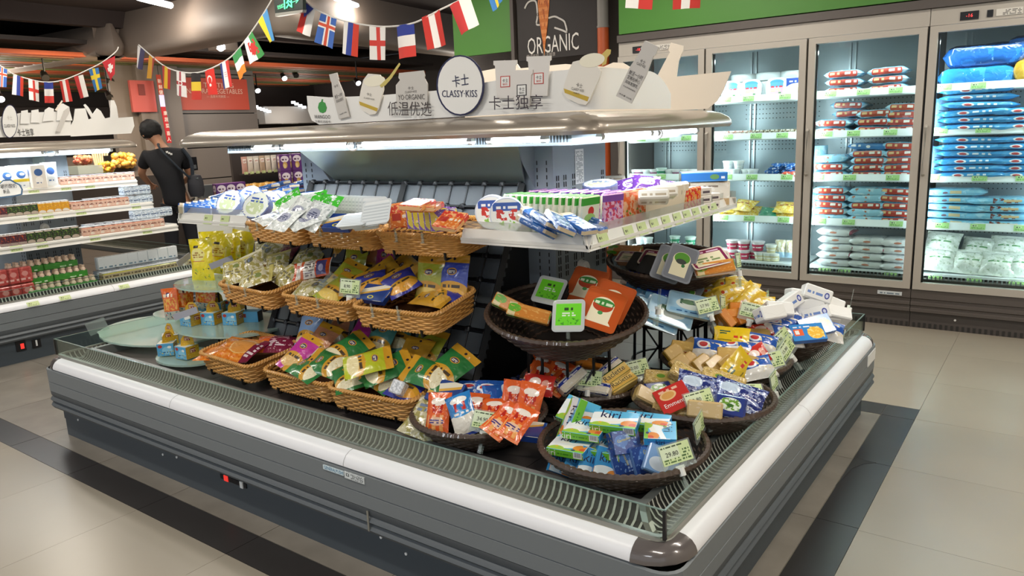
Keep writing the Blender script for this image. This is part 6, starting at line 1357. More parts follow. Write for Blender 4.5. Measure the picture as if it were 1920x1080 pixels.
# corner bowl
items(0.55, [
 ('kirib', 1053, 864, -0.045, 52, 25, 28, 'small blue cream cheese box standing at the left of the corner bowl'), ('kirib', 1078, 868, -0.04, 52, 25, 28, 'second small blue cream cheese box standing from the left in the corner bowl'),
 ('kirib', 1105, 867, -0.03, 50, 25, 26, 'third small blue cream cheese box standing from the left in the corner bowl'), ('kirib', 1135, 866, -0.025, 48, 25, 22, 'small blue cream cheese box with its name clearly showing, beside the dark blue boxes'),
 ('dbox', 1166, 864, -0.02, 50, 15, 80, 'dark blue box with yellow script, standing left of the price tag 29.80'), ('dbox', 1205, 862, -0.015, 52, 15, 82, 'dark blue box with yellow script, standing next to the price tag 29.80'), ('dbox', 1225, 850, -0.02, 60, 15, 80, 'dark blue box half hidden behind the standing ones'), ('tri', 1240, 866, -0.01, 50, 30, 30, 'light blue triangular cheese portion behind the price tag 29.80'),
 ('kiri', 1135, 842, 0.0, 10, 88, 0, 'blue-sided cream cheese box underneath the middle of the heap'), ('kiri', 1070, 838, 0.01, 8, 86, 0, 'cream cheese box lowest on the left, green edge to the front'), ('dbox', 1170, 830, 0.035, 60, 30, 5, 'dark blue box with script lying across the middle of the cream cheese heap'), ('dbox', 1120, 850, -0.02, 40, 60, 40, 'dark blue box buried between cream cheese boxes'),
 ('kiri', 1098, 806, 0.055, 10, 84, 0, 'cream cheese box lying flat with its whole printed top showing'), ('kiril', 1072, 788, 0.06, -44, 30, 72, 'cream cheese box standing on end at the back left of the corner bowl'), ('kiril', 1153, 792, 0.085, 14, 74, 0, 'topmost cream cheese box, green barcode edge to the front'), ('kiril', 1212, 792, 0.06, 12, 82, 0, 'cream cheese box partly under the topmost one, barcode at its right'),
 ('kiri', 1238, 812, 0.055, 25, 86, 90, 'cream cheese box lying at the right with its blue end to the front'), ('kiri', 1085, 775, 0.055, 20, 55, 20, 'dark blue-topped cream cheese box leaning at the very back'), ('tri', 1222, 893, -0.08, 40, 85, 0, 'blue pack showing through under the rim of the corner bowl')])
# orange and blue bag bowl
items(0.56, [
 ('ostring', 822, 775, 0.03, 18, 30, -3, 'orange cheese bag hanging over the left front rim'), ('bstring', 868, 778, 0.035, 22, 32, -24, 'white and blue cheese bag with red crest over the front rim'), ('ostring2', 893, 768, 0.02, 25, 40, 5, 'orange cheese bag behind the white and blue one'), ('bslices', 836, 737, 0.05, 20, 50, 12, 'dark blue sliced cheese pack with a yellow diagonal'), ('bsticks', 890, 738, 0.035, 25, 55, 0, 'blue stick cheese bag behind the orange bags'), ('bsticks', 925, 740, 0.05, 40, 45, 5, 'blue stick cheese bag in the middle of the bowl'), ('bsticks', 940, 750, 0.045, 45, 50, 85, 'blue stick cheese bag against the orange string bags'),
 ('ostring', 963, 752, 0.06, 30, 25, 8, 'orange string cheese bag standing upright at the back'), ('ostring', 992, 757, 0.065, 32, 25, 15, 'orange string cheese bag standing at the right end'), ('ostring', 945, 788, 0.05, 40, 55, 45, 'orange string cheese bag lying across the front right'), ('ostring', 970, 792, 0.045, 42, 55, 38, 'second orange string cheese bag lying across the front right'), ('ostring2', 925, 775, 0.03, 25, 55, 0, 'orange cheese bag lying behind the 34.90 tag'), ('clearcream', 800, 785, -0.02, 40, 60, 30, 'clear cream bag at the left edge of the bowl'), ('bslices', 985, 808, -0.01, 40, 80, 20, 'dark blue pack underneath the orange string bags')])
# bowl beneath the raised one
items(0.57, [
 ('ostring2', 1012, 690, 0.05, 20, 45, 12, 'orange bag at the back left under the raised bowl'), ('ostring2', 1040, 682, 0.06, 15, 50, -5, 'orange bag highest at the back under the raised bowl'), ('ostring', 1010, 710, 0.045, 22, 50, 20, 'orange bag above the red pack'), ('redpack', 1010, 722, 0.055, 14, 35, 2, 'red pack with a white stripe on the orange bags'), ('ostring2', 1045, 700, 0.06, 30, 45, 30, 'orange bag leaning right of the red pack'), ('ostring', 1053, 715, 0.045, 45, 60, 50, 'orange bag under the white blue block'), ('wblock', 1072, 714, 0.06, 40, 45, -40, 'white block with a blue band leaning toward the back'), ('wblock', 1075, 670, 0.06, 20, 40, -8, 'dark blue banded block at the back under the raised bowl'), ('wblock', 1000, 728, 0.0, 12, 60, 4, 'cream block at the left rim below the red pack'),
 ('ostring2', 1050, 732, 0.0, 20, 80, 5, 'orange bag lying on the front rim'), ('wblock', 1115, 730, 0.02, 10, 50, 2, 'white block beneath the 54.90 tag'), ('wblock', 1141, 695, 0.05, 45, 50, -35, 'blue banded block behind the raclette'), ('raclette', 1151, 706, 0.05, 40, 40, -32, 'golden pack reading Raclette beside the 52.00 tag'), ('raclette', 1165, 722, 0.02, 40, 60, -32, 'dark green based pack under the raclette'), ('orangeblock', 1110, 690, 0.03, 30, 70, 20, 'orange cheese block in the middle of the lower bowl'), ('orangeblock', 1095, 682, 0.04, 60, 70, 20, 'orange cheese block at the back of the lower bowl')])
# Emmental bowl
items(0.60, [
 ('emm', 1263, 748, 0.03, 25, 45, -28, 'red pack reading Emmental'), ('block', 1218, 748, -0.01, 60, 40, 40, 'pale cheese block leaning at the left rim of the Emmental bowl'), ('foil', 1247, 713, 0.03, 25, 50, 4, 'gold foil block at the back left of the Emmental bowl'), ('navy', 1315, 728, 0.045, 30, 50, 18, 'crinkled navy bag in the middle of the Emmental bowl'), ('foil', 1355, 716, 0.05, 32, 50, 22, 'gold foil block with a green mark at the back right'), ('foil', 1295, 708, 0.055, 40, 45, 35, 'gold foil block standing at the back of the Emmental bowl'), ('block', 1322, 768, 0.015, 18, 20, 2, 'pale cheese block under the 33.80 tag'), ('navygreen', 1368, 765, 0.01, 24, 45, 10, 'navy pack with a green salad print at the front right'), ('block', 1390, 752, 0.0, 40, 60, 20, 'pale cheese block at the right under the flat tag'), ('navy', 1385, 742, 0.03, 32, 55, 25, 'navy bag end below the gold foil block'), ('block', 1285, 725, 0.03, 60, 30, -40, 'pale block end between gold foil and red pack'), ('navygreen', 1235, 738, 0.0, 50, 50, 0, 'dark navy pack low at the left of the Emmental bowl'), ('foil', 1265, 775, -0.03, 30, 80, 10, 'gold foil block underneath the red pack')])
# wedge bowl
rows = []
for i, (px, py) in enumerate(((1268, 668), (1296, 684), (1322, 688), (1346, 690), (1370, 690), (1394, 692), (1280, 688), (1300, 655))):
    rows.append(('wedge', px, py, 0.0+0.01*(i == 0), 46, 30, -30, '%s cheese wedge from the left in the row along the wedge bowl rim' % ORD[i] if i < 6 else ('yellow-edged wedge lying under the first of the rim row', 'wedge lying behind the rim row beside the blue pack')[i-6]))
items(0.63, rows+[('wedger', 1287, 655, 0.03, 24, 60, 10, 'red-rinded wedge at the back left of the wedge bowl'), ('bluelogo', 1330, 657, 0.05, 20, 40, 8, 'blue and white cheese pack with round logo in the wedge bowl'), ('yellowpack', 1372, 632, 0.09, 28, 55, 8, 'bright yellow flat pack on top of the wedge bowl'), ('wedger', 1375, 668, 0.035, 28, 45, 5, 'red-rinded wedge below the dark blue strip'), ('bluelogo', 1382, 655, 0.055, 20, 65, 5, 'dark blue pack lying in front of the yellow flat pack'), ('bluelogo', 1425, 645, 0.055, 30, 45, 14, 'blue and white pack right of the yellow flat pack'), ('redpack', 1418, 668, 0.035, 50, 40, -20, 'red pack behind the 11.90 tag'), ('yellowpack', 1384, 690, 0.02, 55, 20, -35, 'yellow pack standing among the rim wedges'), ('bluelogo', 1420, 690, 0.01, 40, 50, -10, 'blue pack below the 11.90 tag'), ('wedger', 1405, 682, 0.02, 30, 40, 20, 'red-rinded wedge end beside the standing yellow pack')])
# bowl with blue cheddar, bricks heaped behind
items(0.66, [
 ('bluecheddar', 1514, 625, 0.04, 30, 55, -6, 'blue sliced cheddar pack with orange cheese picture'), ('bluecheddar', 1530, 612, 0.055, 34, 45, -14, 'blue pack leaning behind the cheddar pack'), ('bluelogo', 1552, 620, 0.03, 38, 45, 20, 'blue and white pack at the right end behind the cheddar'), ('bluelogo', 1462, 612, 0.05, 26, 45, 18, 'blue and white pack at the left of the cheddar bowl'), ('redpack', 1432, 622, 0.03, 24, 50, -10, 'dark red pack at the left rim of the cheddar bowl'), ('bluelogo', 1478, 630, 0.03, 60, 45, 20, 'white blue pack standing beside the pale tag'), ('wedger', 1415, 630, 0.02, 24, 60, 0, 'reddish wedge at the left end of the cheddar bowl'), ('bluelogo', 1485, 602, 0.06, 26, 60, 20, 'whitish pack behind the pale tag')])
rows = []
for i, (px, py, z, yw, tl, sp, k) in enumerate(((1500, 556, 0.135, 50, 15, 12, 'brick2'), (1530, 552, 0.15, 36, 20, 22, 'brick'), (1478, 568, 0.13, 60, 20, -20, 'brick'), (1516, 574, 0.10, 30, 20, -14, 'brick2'), (1553, 570, 0.10, 40, 25, 26, 'brick2'), (1490, 592, 0.06, 40, 40, -10, 'brick2'), (1527, 590, 0.065, 26, 30, -12, 'brick'), (1458, 582, 0.11, 50, 35, 10, 'brick2'), (1566, 590, 0.06, 50, 45, 20, 'brick2'), (1443, 588, 0.12, 60, 30, 0, 'brick2'), (1508, 600, 0.04, 20, 70, 0, 'brick2'), (1545, 598, 0.04, 45, 60, 10, 'brick2'))):
    rows.append((k, px, py, z, yw, tl, sp, ('white butter brick standing top left of the heap', 'white butter brick topmost, tilted to the right', 'white butter brick with blue seal at the left of the heap', 'white butter brick with a folded end facing out, mid heap', 'white butter brick at the upper right of the heap', 'white butter brick low in the middle of the heap', 'white butter brick with blue print and seal at the front', 'white butter brick at the lower left of the heap', 'white butter brick at the lower right of the heap', 'white butter brick at the far left end of the heap', 'white butter brick at the bottom front of the heap', 'white butter brick at the bottom right of the heap')[i]))
items(0.67, rows)
# yellow and orange small bowl
rows = []
for i, (px, py, z, yw, tl, sp) in enumerate(((1370, 532, 0.12, 30, 60, -22), (1372, 548, 0.10, 34, 50, -15), (1392, 540, 0.11, 40, 50, 20), (1402, 558, 0.08, 40, 40, -40), (1340, 548, 0.08, 30, 70, -20), (1385, 562, 0.07, 30, 45, 0), (1405, 566, 0.06, 36, 55, 5), (1422, 570, 0.05, 36, 55, 5))):
    rows.append(('yellowblock', px, py, z, yw, tl, sp, 'yellow wrapped cheese, %s down from the top of the yellow heap' % ORD[i]))
for i, (px, py, z) in enumerate(((1385, 577, 0.05), (1378, 588, 0.035), (1362, 598, 0.02), (1350, 598, 0.01), (1372, 600, 0.01), (1395, 598, 0.01))):
    rows.append(('orangeblock', px, py, z, 36+i*5, 30, (4, -3, 60, 75, 2, -8)[i], 'orange cheese block, %s from the top below the yellow heap' % ORD[i]))
items(0.74, rows)
# light blue trays
items(0.79, [
 ('trayblue', 1295, 572, 0.035, 42, 55, 22, 'light blue cheese tray lying topmost behind the 57.90 tag'), ('trayblue', 1258, 585, 0.01, 48, 45, 30, 'light blue cheese tray standing left of the topmost one'), ('trayblue', 1232, 592, -0.005, 55, 40, 30, 'light blue cheese tray at the left rim'), ('traygrey', 1285, 552, 0.05, 45, 45, 40, 'clear grey tray leaning behind the light blue one'), ('bluetop', 1195, 540, 0.05, 40, 20, 20, 'leftmost blue-topped bag behind the raised bowl'), ('bluetop', 1215, 550, 0.045, 40, 22, 22, 'second blue-topped bag behind the raised bowl'), ('bluetop', 1233, 556, 0.04, 42, 22, 24, 'third blue-topped bag behind the raised bowl'), ('bluetop', 1252, 562, 0.035, 44, 24, 24, 'fourth blue-topped bag behind the raised bowl')])
# highest bowl
items(0.97, [
 ('traygrey', 1276, 494, 0.035, 32, 35, 22, 'grey cheese tray with green crest in front in the highest bowl'), ('traygrey', 1254, 495, 0.025, 30, 35, 22, 'grey cheese tray partly hidden behind the front one'), ('traymaroon', 1328, 484, 0.05, 30, 60, -18, 'maroon-topped cheese tray at the right of the highest bowl'), ('traymaroon', 1335, 495, 0.025, 32, 45, -8, 'cream cheese tray below the maroon-topped one'), ('orangeslices', 1340, 503, 0.01, 34, 30, -8, 'orange sliced pack at the right rim of the highest bowl'), ('traymaroon', 1235, 485, 0.03, 20, 65, 14, 'maroon tray at the back of the highest bowl'), ('trayblack', 1205, 492, 0.015, 20, 60, 16, 'black tray second from the left in the highest bowl'), ('trayblack', 1225, 498, 0.01, 20, 60, 16, 'black tray left of the grey trays'), ('traymaroon', 1190, 482, 0.02, 16, 75, 5, 'cream tray at the far left of the highest bowl'), ('orangeslices', 1172, 470, 0.03, 10, 70, 0, 'reddish pack at the far left edge of the highest bowl')])
# raised bowl
items(0.90, [
 ('traygreen', 1030, 545, 0.05, 14, 42, 10, 'bright green cheese tray leaning on the black trays'), ('trayorange', 1099, 536, 0.05, 18, 45, 14, 'orange cheese tray at the back of the raised bowl'), ('trayorange', 1128, 580, 0.03, 26, 42, 20, 'orange cheese tray in front in the raised bowl'), ('trayorange', 1146, 565, 0.02, 28, 42, 24, 'orange cheese tray hidden behind the front orange one'), ('traygreen', 1066, 592, 0.01, 16, 30, -4, 'green cheese tray under the 36.90 tag'), ('orangeslices', 992, 588, 0.0, 30, 30, 16, 'orange sliced cheese pack lying at the left front rim'), ('orangeslices', 962, 576, 0.0, 40, 30, 30, 'green-cornered sliced pack at the left rim of the raised bowl')])
mt_ = orient(at(1030, 545, z=0.95), 14, 42, 10)
for k in range(4): put(P_['trayblack'], mt_ @ T(-0.004*k, 0.024*(k+1), -0.006*k), 'black tray, %s below the upper green tray in the raised bowl' % ORD[k])
# loose packs on the deck between the bowls
items(0.47, [('wblock', 945, 690, 0.05, 40, 40, 35, 'dark wrapped cheese block in the shade left of the stand'), ('block', 930, 700, 0.02, 50, 50, 35, 'pale block in the shade left of the stand'), ('clearcream', 905, 720, 0.03, 30, 60, 20, 'clear bag of cheese lying in the shade behind the orange bags'), ('navy', 950, 720, 0.01, 40, 60, 10, 'dark bag lying in the shade behind the orange bags'), ('navy', 930, 665, 0.1, 40, 40, 10, 'dark bag leaning on the rack foot')])
# bottom tan baskets
items(0.60, [
 ('orangebag', 447, 655, 0.0, 20, 75, 8, 'orange bag of grated cheese lying in the left bottom basket'), ('maroonlong', 515, 645, 0.01, 20, 70, -6, 'maroon bag beside the orange grated cheese'), ('orangebag', 425, 660, -0.025, 24, 82, -4, 'orange bag underneath in the left bottom basket')])
items(0.62, [
 ('lblue', 580, 618, 0.06, 10, 30, 0, 'light blue cheese pouch standing at the back of the bottom middle basket'), ('magenta', 562, 662, 0.045, 22, 50, 26, 'magenta cheese pouch leaning in the bottom middle basket'), ('salmon', 600, 640, 0.04, 18, 50, 20, 'pale gold pouch behind the magenta one'), ('salmon', 640, 612, 0.06, 12, 35, 12, 'salmon pouch at the back of the bottom middle basket'), ('green2', 650, 655, 0.055, 26, 60, 44, 'green pouch with gold header crossing the bottom middle basket'), ('green', 612, 682, 0.02, 20, 62, -75, 'green pouch lying at the front of the bottom middle basket'), ('green', 575, 690, 0.0, 24, 70, -60, 'green pouch low at the front left of the bottom middle basket'),
 ('magenta', 680, 622, 0.075, 14, 40, 14, 'magenta pouch at the back between two bottom baskets'), ('teal', 715, 632, 0.08, 14, 42, 8, 'teal pouch at the back of the bottom right basket'), ('teal', 748, 622, 0.09, 12, 40, -4, 'second teal pouch under the middle tier'), ('lime', 690, 680, 0.075, 24, 62, 66, 'lime yellow pouch lying across the bottom right basket'), ('green2', 725, 690, 0.045, 24, 62, 58, 'green pouch beneath the lime one'), ('olive', 800, 655, 0.07, 20, 45, 14, 'olive pouch at the back right of the bottom tier'), ('gold', 775, 665, 0.06, 20, 50, 12, 'gold pouch at the back right of the bottom tier'), ('green2', 842, 690, 0.06, 26, 55, 40, 'green pouch with gold header sticking out at the right end of the bottom tier'),
 ('green', 800, 700, 0.045, 24, 58, -72, 'green pouch with white cheese window at the right of the bottom tier'), ('green', 715, 708, 0.0, 22, 68, -60, 'green pouch at the front of the bottom right basket'), ('green', 655, 705, -0.005, 22, 68, -30, 'green pouch low at the left of the bottom right basket'), ('royal', 768, 722, -0.005, 24, 65, 20, 'dark blue pouch at the front of the bottom right basket')])
put(Proto('cheese_pack', 'cheese', carton(0.055, 0.055, 0.05, printm('silver_cube', 'C9CDD2', [('n', 5, 0.5, 'F0F2F6'), ('d', 1, 1, 1, 0.01, '8A8E96')], 0.15, 0.8), bev=0.004)), orient(at(748, 728, z=0.62), 20, 35, 15), 'small silver cube at the front of the bottom right basket')
# middle tan baskets
items(0.93, [
 ('clearcream', 470, 500, 0.03, 12, 45, -35, 'clear cream bag with print at the front of the middle left basket'), ('clearcream', 500, 478, 0.05, 14, 45, 20, 'clear cream bag behind in the middle left basket'), ('clearyellow', 520, 495, 0.03, 16, 50, -20, 'yellow-green bag in the middle left basket'), ('clearyellow', 480, 520, 0.0, 14, 60, 60, 'yellow bag at the front rim of the middle left basket'), ('clearyellow', 545, 515, 0.0, 18, 55, 30, 'olive bag at the right of the middle left basket'), ('clearcream', 505, 460, 0.08, 10, 40, 60, 'silvery clear bag at the back of the middle left basket'), ('maroonbag', 540, 472, 0.07, 12, 50, 4, 'maroon bag at the back of the middle left basket'), ('clearyellow', 580, 480, 0.06, 12, 60, 80, 'flat olive bag behind the orange and purple one'), ('clearyellow', 440, 510, 0.01, 20, 50, -20, 'yellow bag at the left rim of the middle left basket'),
 ('orangewhite', 585, 505, 0.045, 14, 35, -12, 'orange and white bag with a purple panel'), ('olive', 645, 520, 0.03, 22, 50, 26, 'olive gold pouch in the middle basket'), ('olive', 635, 540, 0.0, 24, 60, 30, 'olive gold pouch at the front of the middle basket'), ('olive', 665, 495, 0.06, 8, 20, 4, 'olive pouch standing at the back of the middle basket'), ('magenta', 722, 490, 0.065, 8, 15, 2, 'magenta pouch standing at the back of the middle basket'), ('salmon', 690, 488, 0.065, 8, 18, 0, 'brownish pouch standing left of the magenta pouch'), ('clearcream', 590, 540, -0.01, 14, 70, 80, 'clear bag under the orange and white one'), ('gold', 640, 470, 0.09, 6, 15, 0, 'gold-headed pouch under the top tier'),
 ('royal', 695, 528, 0.03, 16, 60, -30, 'dark blue and gold pouch lying at the left of the middle right basket'), ('royal', 750, 528, 0.04, 18, 55, -42, 'dark blue and gold pouch lying in the centre of the middle right basket'), ('gold', 725, 512, 0.05, 16, 50, -50, 'gold pouch at the back of the middle right basket'), ('gold', 760, 505, 0.055, 14, 45, -58, 'second gold pouch at the back of the middle right basket'), ('bslices', 705, 552, -0.005, 14, 60, 5, 'flat dark blue pack at the front of the middle right basket'), ('olive', 806, 524, 0.05, 8, 14, 2, 'olive pouch standing upright at the right of the middle tier'), ('blue', 850, 524, 0.055, 8, 14, 0, 'blue and gold pouch standing upright at the right end of the middle tier'), ('gold', 812, 560, -0.015, 16, 75, -80, 'gold and purple pouch lying at the front right of the middle tier'), ('royal', 842, 552, -0.005, 20, 70, 70, 'dark blue pouch end lying at the right rim of the middle tier')])
# ------------------------------------------------------------------ green glass tiers at the left end
def glass_tier(cx, cy, z, r, a0, a1, label, legs):
    o = empty('glass_tier', (cx, cy, z), label, 'shelf'); b = MB(); n = 28
    ps = [(cx, cy)]+[(cx+r*math.cos(R(a0+(a1-a0)*k/n)), cy+r*0.72*math.sin(R(a0+(a1-a0)*k/n))) for k in range(n+1)] if abs(a1-a0) < 350 else [(cx+r*math.cos(2*PI*k/n), cy+r*0.72*math.sin(2*PI*k/n)) for k in range(n)]
    b.prism(ps, z-0.010, z, m_green_glass, 'z'); sub(o, 'glass_plate', b)
    for lx, ly in legs: b = MB(); b.tube([(lx, ly, z-0.010), (lx, ly, 0.442)], 0.006, m_black, 6); sub(o, 'support_rod', b)
    return o
p = at(262, 628, z=0.50); glass_tier(p.x, p.y+0.16, 0.50, 0.46, 0, 360, 'empty oval green glass plate at the far left end of the chiller', ((p.x-0.2, p.y+0.1), (p.x+0.2, p.y+0.05)))
p = at(345, 668, z=0.475); glass_tier(p.x+0.02, p.y+0.02, 0.475, 0.21, 0, 360, 'lowest green glass plate holding two yellow-handled boxes', ((p.x+0.1, p.y+0.1),))
p = at(405, 612, z=0.62); glass_tier(p.x, p.y+0.08, 0.62, 0.36, 0, 360, 'middle green glass plate with a row of yellow-handled boxes', ((p.x-0.15, p.y+0.1), (p.x+0.22, p.y+0.0), (p.x, p.y+0.25)))
p = at(395, 532, z=0.83); glass_tier(p.x, p.y+0.06, 0.83, 0.30, 0, 360, 'highest green glass plate carrying the tall yellow bags', ((p.x-0.1, p.y+0.1), (p.x+0.15, p.y+0.1)))
p = at(322, 582, z=0.66); glass_tier(p.x, p.y+0.03, 0.64, 0.16, 0, 360, 'small green glass plate under the orange snack bags', ((p.x, p.y+0.08),))
items(0, [
 ('hbox', 314, 652, 0.515, 46, 0, 0, 'blue and yellow handled box at the left of the lowest glass plate'), ('hbox', 351, 658, 0.515, 8, 0, 0, 'blue and yellow handled box at the right of the lowest glass plate'), ('hbox', 320, 637, 0.515, 150, 0, 0, 'handled box turned round behind the two front ones on the lowest plate'),
 ('hbox', 359, 597, 0.655, 8, 0, 0, 'handled blue box first from the left on the middle glass plate'), ('hbox', 398, 595, 0.655, 20, 0, 0, 'handled blue box second from the left on the middle glass plate'), ('hbox', 438, 595, 0.655, 24, 0, 0, 'handled blue box third from the left on the middle glass plate'), ('bluebox', 472, 592, 0.65, 28, 0, 0, 'plain blue box at the right end of the middle glass plate'), ('hbox', 405, 577, 0.66, 40, 0, 0, 'handled blue box in the back row of the middle glass plate'), ('hbox', 440, 570, 0.66, 30, 0, 0, 'yellow-sided handled box at the back right of the middle glass plate'), ('hbox', 375, 580, 0.66, 50, 0, 0, 'handled box at the back left of the middle glass plate'),
 ('orangesnack', 320, 570, 0.735, 20, 6, -6, 'orange snack bag standing at the left end of the tiers'), ('orangesnack', 345, 562, 0.74, 66, 4, 6, 'orange snack bag turned sideways beside the first one'), ('orangesnack2', 385, 558, 0.74, 15, 10, 2, 'orange snack bag lying under the highest glass plate'),
 ('yellow', 378, 487, 0.945, 14, 6, -4, 'tall yellow snack bag at the left of the highest glass plate'), ('yellow2', 412, 478, 0.95, 24, 8, 6, 'tall yellow snack bag second from the left'), ('yellow2', 435, 472, 0.955, 8, 10, -6, 'tall yellow snack bag third from the left'), ('yellow', 452, 470, 0.95, 20, 12, 10, 'tall yellow snack bag next to the tan baskets'), ('yellow2', 398, 468, 0.96, 40, 8, 0, 'yellow snack bag in the back row of the highest glass plate')])
b = MB(); b.box((0, 0, 0), (0.13, 0.003, 0.035), M('A9A8B4', 0.4)); b.box((0, 0.006, -0.022), (0.03, 0.012, 0.02), m_clip)
hold = Proto('price_holder', 'price tag', b.mesh('holder'))
for px, py, z, yw, lb in ((348, 588, 0.70, 40, 'grey price holder strip in front of the orange snack bags'), (415, 492, 0.93, 60, 'grey price holder leaning between the yellow bags'), (345, 487, 0.92, 110, 'clear price holder at the left edge of the yellow bags')): put(hold, orient(at(px, py, z=z), yw, 10, -16), lb)

# ------------------------------------------------------------------ end shelves and top baskets
m_pg = printm('slab_green', 'DDE0C8', [('r', 0, 0.78, 1, 1, '3E9A35'), ('e', 0.5, 0.62, 0.16, 0.12, 'C22F2C'), ('e', 0.45, 0.45, 0.3, 0.12, '9CC46A'), ('r', 0.0, 0, 1, 0.2, 'C9D6A8'), ('e', 0.5, 0.36, 0.14, 0.06, '3A6A34')], 0.22, 0.6)
m_edge = printm('slab_edge', 'D6D0B8', [('n', 4, 0.55, 'B9B298')], 0.3, 0.4); m_topg = M('3E9A35', 0.3, coat=0.5); m_topp = M('7A48A0', 0.3, coat=0.5)
P_['slabg'] = Proto('cheese_slab', 'cheese', carton(0.115, 0.15, 0.022, m_pg, m_edge, m_topg, bev=0.005))
P_['slabp'] = Proto('cheese_slab', 'cheese', carton(0.115, 0.15, 0.022, printm('slab_purple', 'D9A9C6', [('r', 0, 0.8, 1, 1, '7A48A0'), ('n', 7, 0.52, 'C23A5A', 0.1, 0.2, 0.9, 0.8), ('n', 9, 0.6, '8A4A9A')], 0.22, 0.6), m_edge, m_topp, bev=0.005))
P_['slabo'] = Proto('cheese_slab', 'cheese', carton(0.115, 0.15, 0.022, printm('slab_orange', 'E9B48A', [('n', 6, 0.5, 'E2672A', 0.05, 0.3, 0.95, 0.95), ('n', 7, 0.58, '5E9A2E', 0.1, 0.1, 0.9, 0.5), ('e', 0.6, 0.2, 0.2, 0.12, 'C8322A')], 0.22, 0.6), m_edge, M('F0E6DA', 0.3), bev=0.005))
P_['slabw'] = Proto('cheese_slab', 'cheese', carton(0.115, 0.15, 0.03, printm('slab_cream', 'E8DCC4', [('e', 0.5, 0.7, 0.06, 0.1, '5A4A40'), ('n', 5, 0.6, 'F0E8D8')], 0.3, 0.4), m_edge, M('EDE6D8', 0.3), bev=0.01))
m_bf = printm('blue_flow', '2F66AE', [('r', 0, 0, 0.14, 1, 'D8C6A8'), ('r', 0.14, 0, 0.18, 1, 'E8ECF2'), ('t', 0.3, 0.4, 0.8, 0.6, 'C8D8EE', 1, 8), ('r', 0.9, 0, 1, 1, '2A5AA8')], 0.22, 0.7, 0.4, 25)
P_['bflow'] = Proto('cheese_pack', 'cheese', carton(0.17, 0.028, 0.075, m_bf, M('D6C4A4', 0.3, coat=0.4), m_bf, bev=0.007))
m_disc = printm('disc_print', 'E6E8EE', [('e', 0.5, 0.5, 0.5, 0.5, '4A68A8')], 0.3, 0.5)
def disc(nm, layers, rim, r=0.06, t=0.035):
    mf = printm(nm, rim, layers, 0.25, 0.6); b = MB(); n = 28
    b.lathe([(r*0.96, -t/2), (r, -t/2+0.004), (r, t/2-0.006), (r*0.98, t/2)], M(rim, 0.3, coat=0.5), n)
    for z, s in ((t/2, 1), (-t/2, -1)):
        rr = r*0.98; pts = [(rr*math.cos(2*PI*k/n), rr*math.sin(2*PI*k/n), z) for k in range(n)]; uv = [(p[0]/rr/2+0.5, p[1]/rr/2+0.5) for p in pts]
        i = len(b.v); b.v += pts; q = list(range(i, i+n)); b.idx(q if s > 0 else q[::-1], mf, uv if s > 0 else uv[::-1])
    me = b.mesh('disc', False); me.transform(Matrix.Rotation(R(90), 4, 'X')); return Proto('cheese_round', 'cheese', me)
P_['discw'] = disc('disc_white', [('e', 0.5, 0.5, 0.46, 0.46, 'E9ECE6'), ('e', 0.5, 0.42, 0.34, 0.28, 'CBD6A8'), ('n', 5, 0.55, 'EDF0E0'), ('t', 0.25, 0.6, 0.75, 0.82, '4A62A8', 2, 7)], '6E7CA8', 0.075, 0.04)
P_['discr'] = disc('disc_red', [('e', 0.5, 0.5, 0.46, 0.46, 'F0EEE8'), ('r', 0.1, 0.62, 0.9, 0.86, '3A5AA4'), ('n', 5, 0.5, 'C8372C', 0.2, 0.35, 0.8, 0.66), ('n', 6, 0.55, '8AB84A', 0.15, 0.12, 0.85, 0.36), ('t', 0.2, 0.68, 0.8, 0.8, 'F2F0EC', 1, 9)], 'D9DCE4', 0.07, 0.05)
P_['purplebag'] = Proto('cheese_bag', 'cheese', pouch(0.13, 0.10, 0.035, printm('purple_bag', '6A3A94', [('e', 0.5, 0.5, 0.3, 0.24, 'D8C8E2'), ('t', 0.3, 0.4, 0.7, 0.6, '6A3A94', 2, 6), ('n', 9, 0.64, 'E0D4EA')], 0.22, 0.7, 0.4, 25), seed=33))
P_['whitepack'] = Proto('cheese_pack', 'cheese', carton(0.12, 0.04, 0.07, printm('white_pack', 'ECE6DA', [('t', 0.1, 0.3, 0.9, 0.7, 'B8A890', 1, 9)], 0.3, 0.5), None, None, bev=0.006))
P_['cambox'] = Proto('cheese_box', 'cheese', carton(0.115, 0.035, 0.115, printm('camem_side', 'E8E2DA', [('t', 0.1, 0.25, 0.9, 0.75, '5A5058', 1, 9)], 0.4, 0.2), printm('camem_side2', 'DCD4C8', [('r', 0, 0.2, 1, 0.5, 'C8372C'), ('t', 0.1, 0.55, 0.9, 0.9, '3A343A', 1, 7)], 0.4, 0.2), printm('camem_top', 'EDE8E0', [('e', 0.5, 0.5, 0.4, 0.4, 'D8CFC0')], 0.4, 0.2), bev=0.003))
m_fet = printm('fruit_pack', 'E0B070', [('n', 6, 0.5, 'D8342C'), ('n', 7, 0.58, 'E88A2A')], 0.25, 0.5)
P_['fruit'] = Proto('cheese_slab', 'cheese', carton(0.07, 0.12, 0.05, m_fet, m_edge, m_edge, bev=0.006))
P_['blueslab'] = Proto('cheese_box', 'cheese', carton(0.22, 0.045, 0.16, printm('big_blue_front', '2A74C4', [('e', 0.72, 0.5, 0.1, 0.28, '6A9A5A'), ('t', 0.86, 0.3, 0.98, 0.7, 'E8EEF4', 1, 3), ('r', 0, 0, 1, 0.12, '5AA0DC')], 0.35, 0.3), printm('big_blue_side', 'D8D0C4', [('n', 5, 0.5, '8A8488')], 0.35, 0.3), M('C9CDD0', 0.4), bev=0.003))
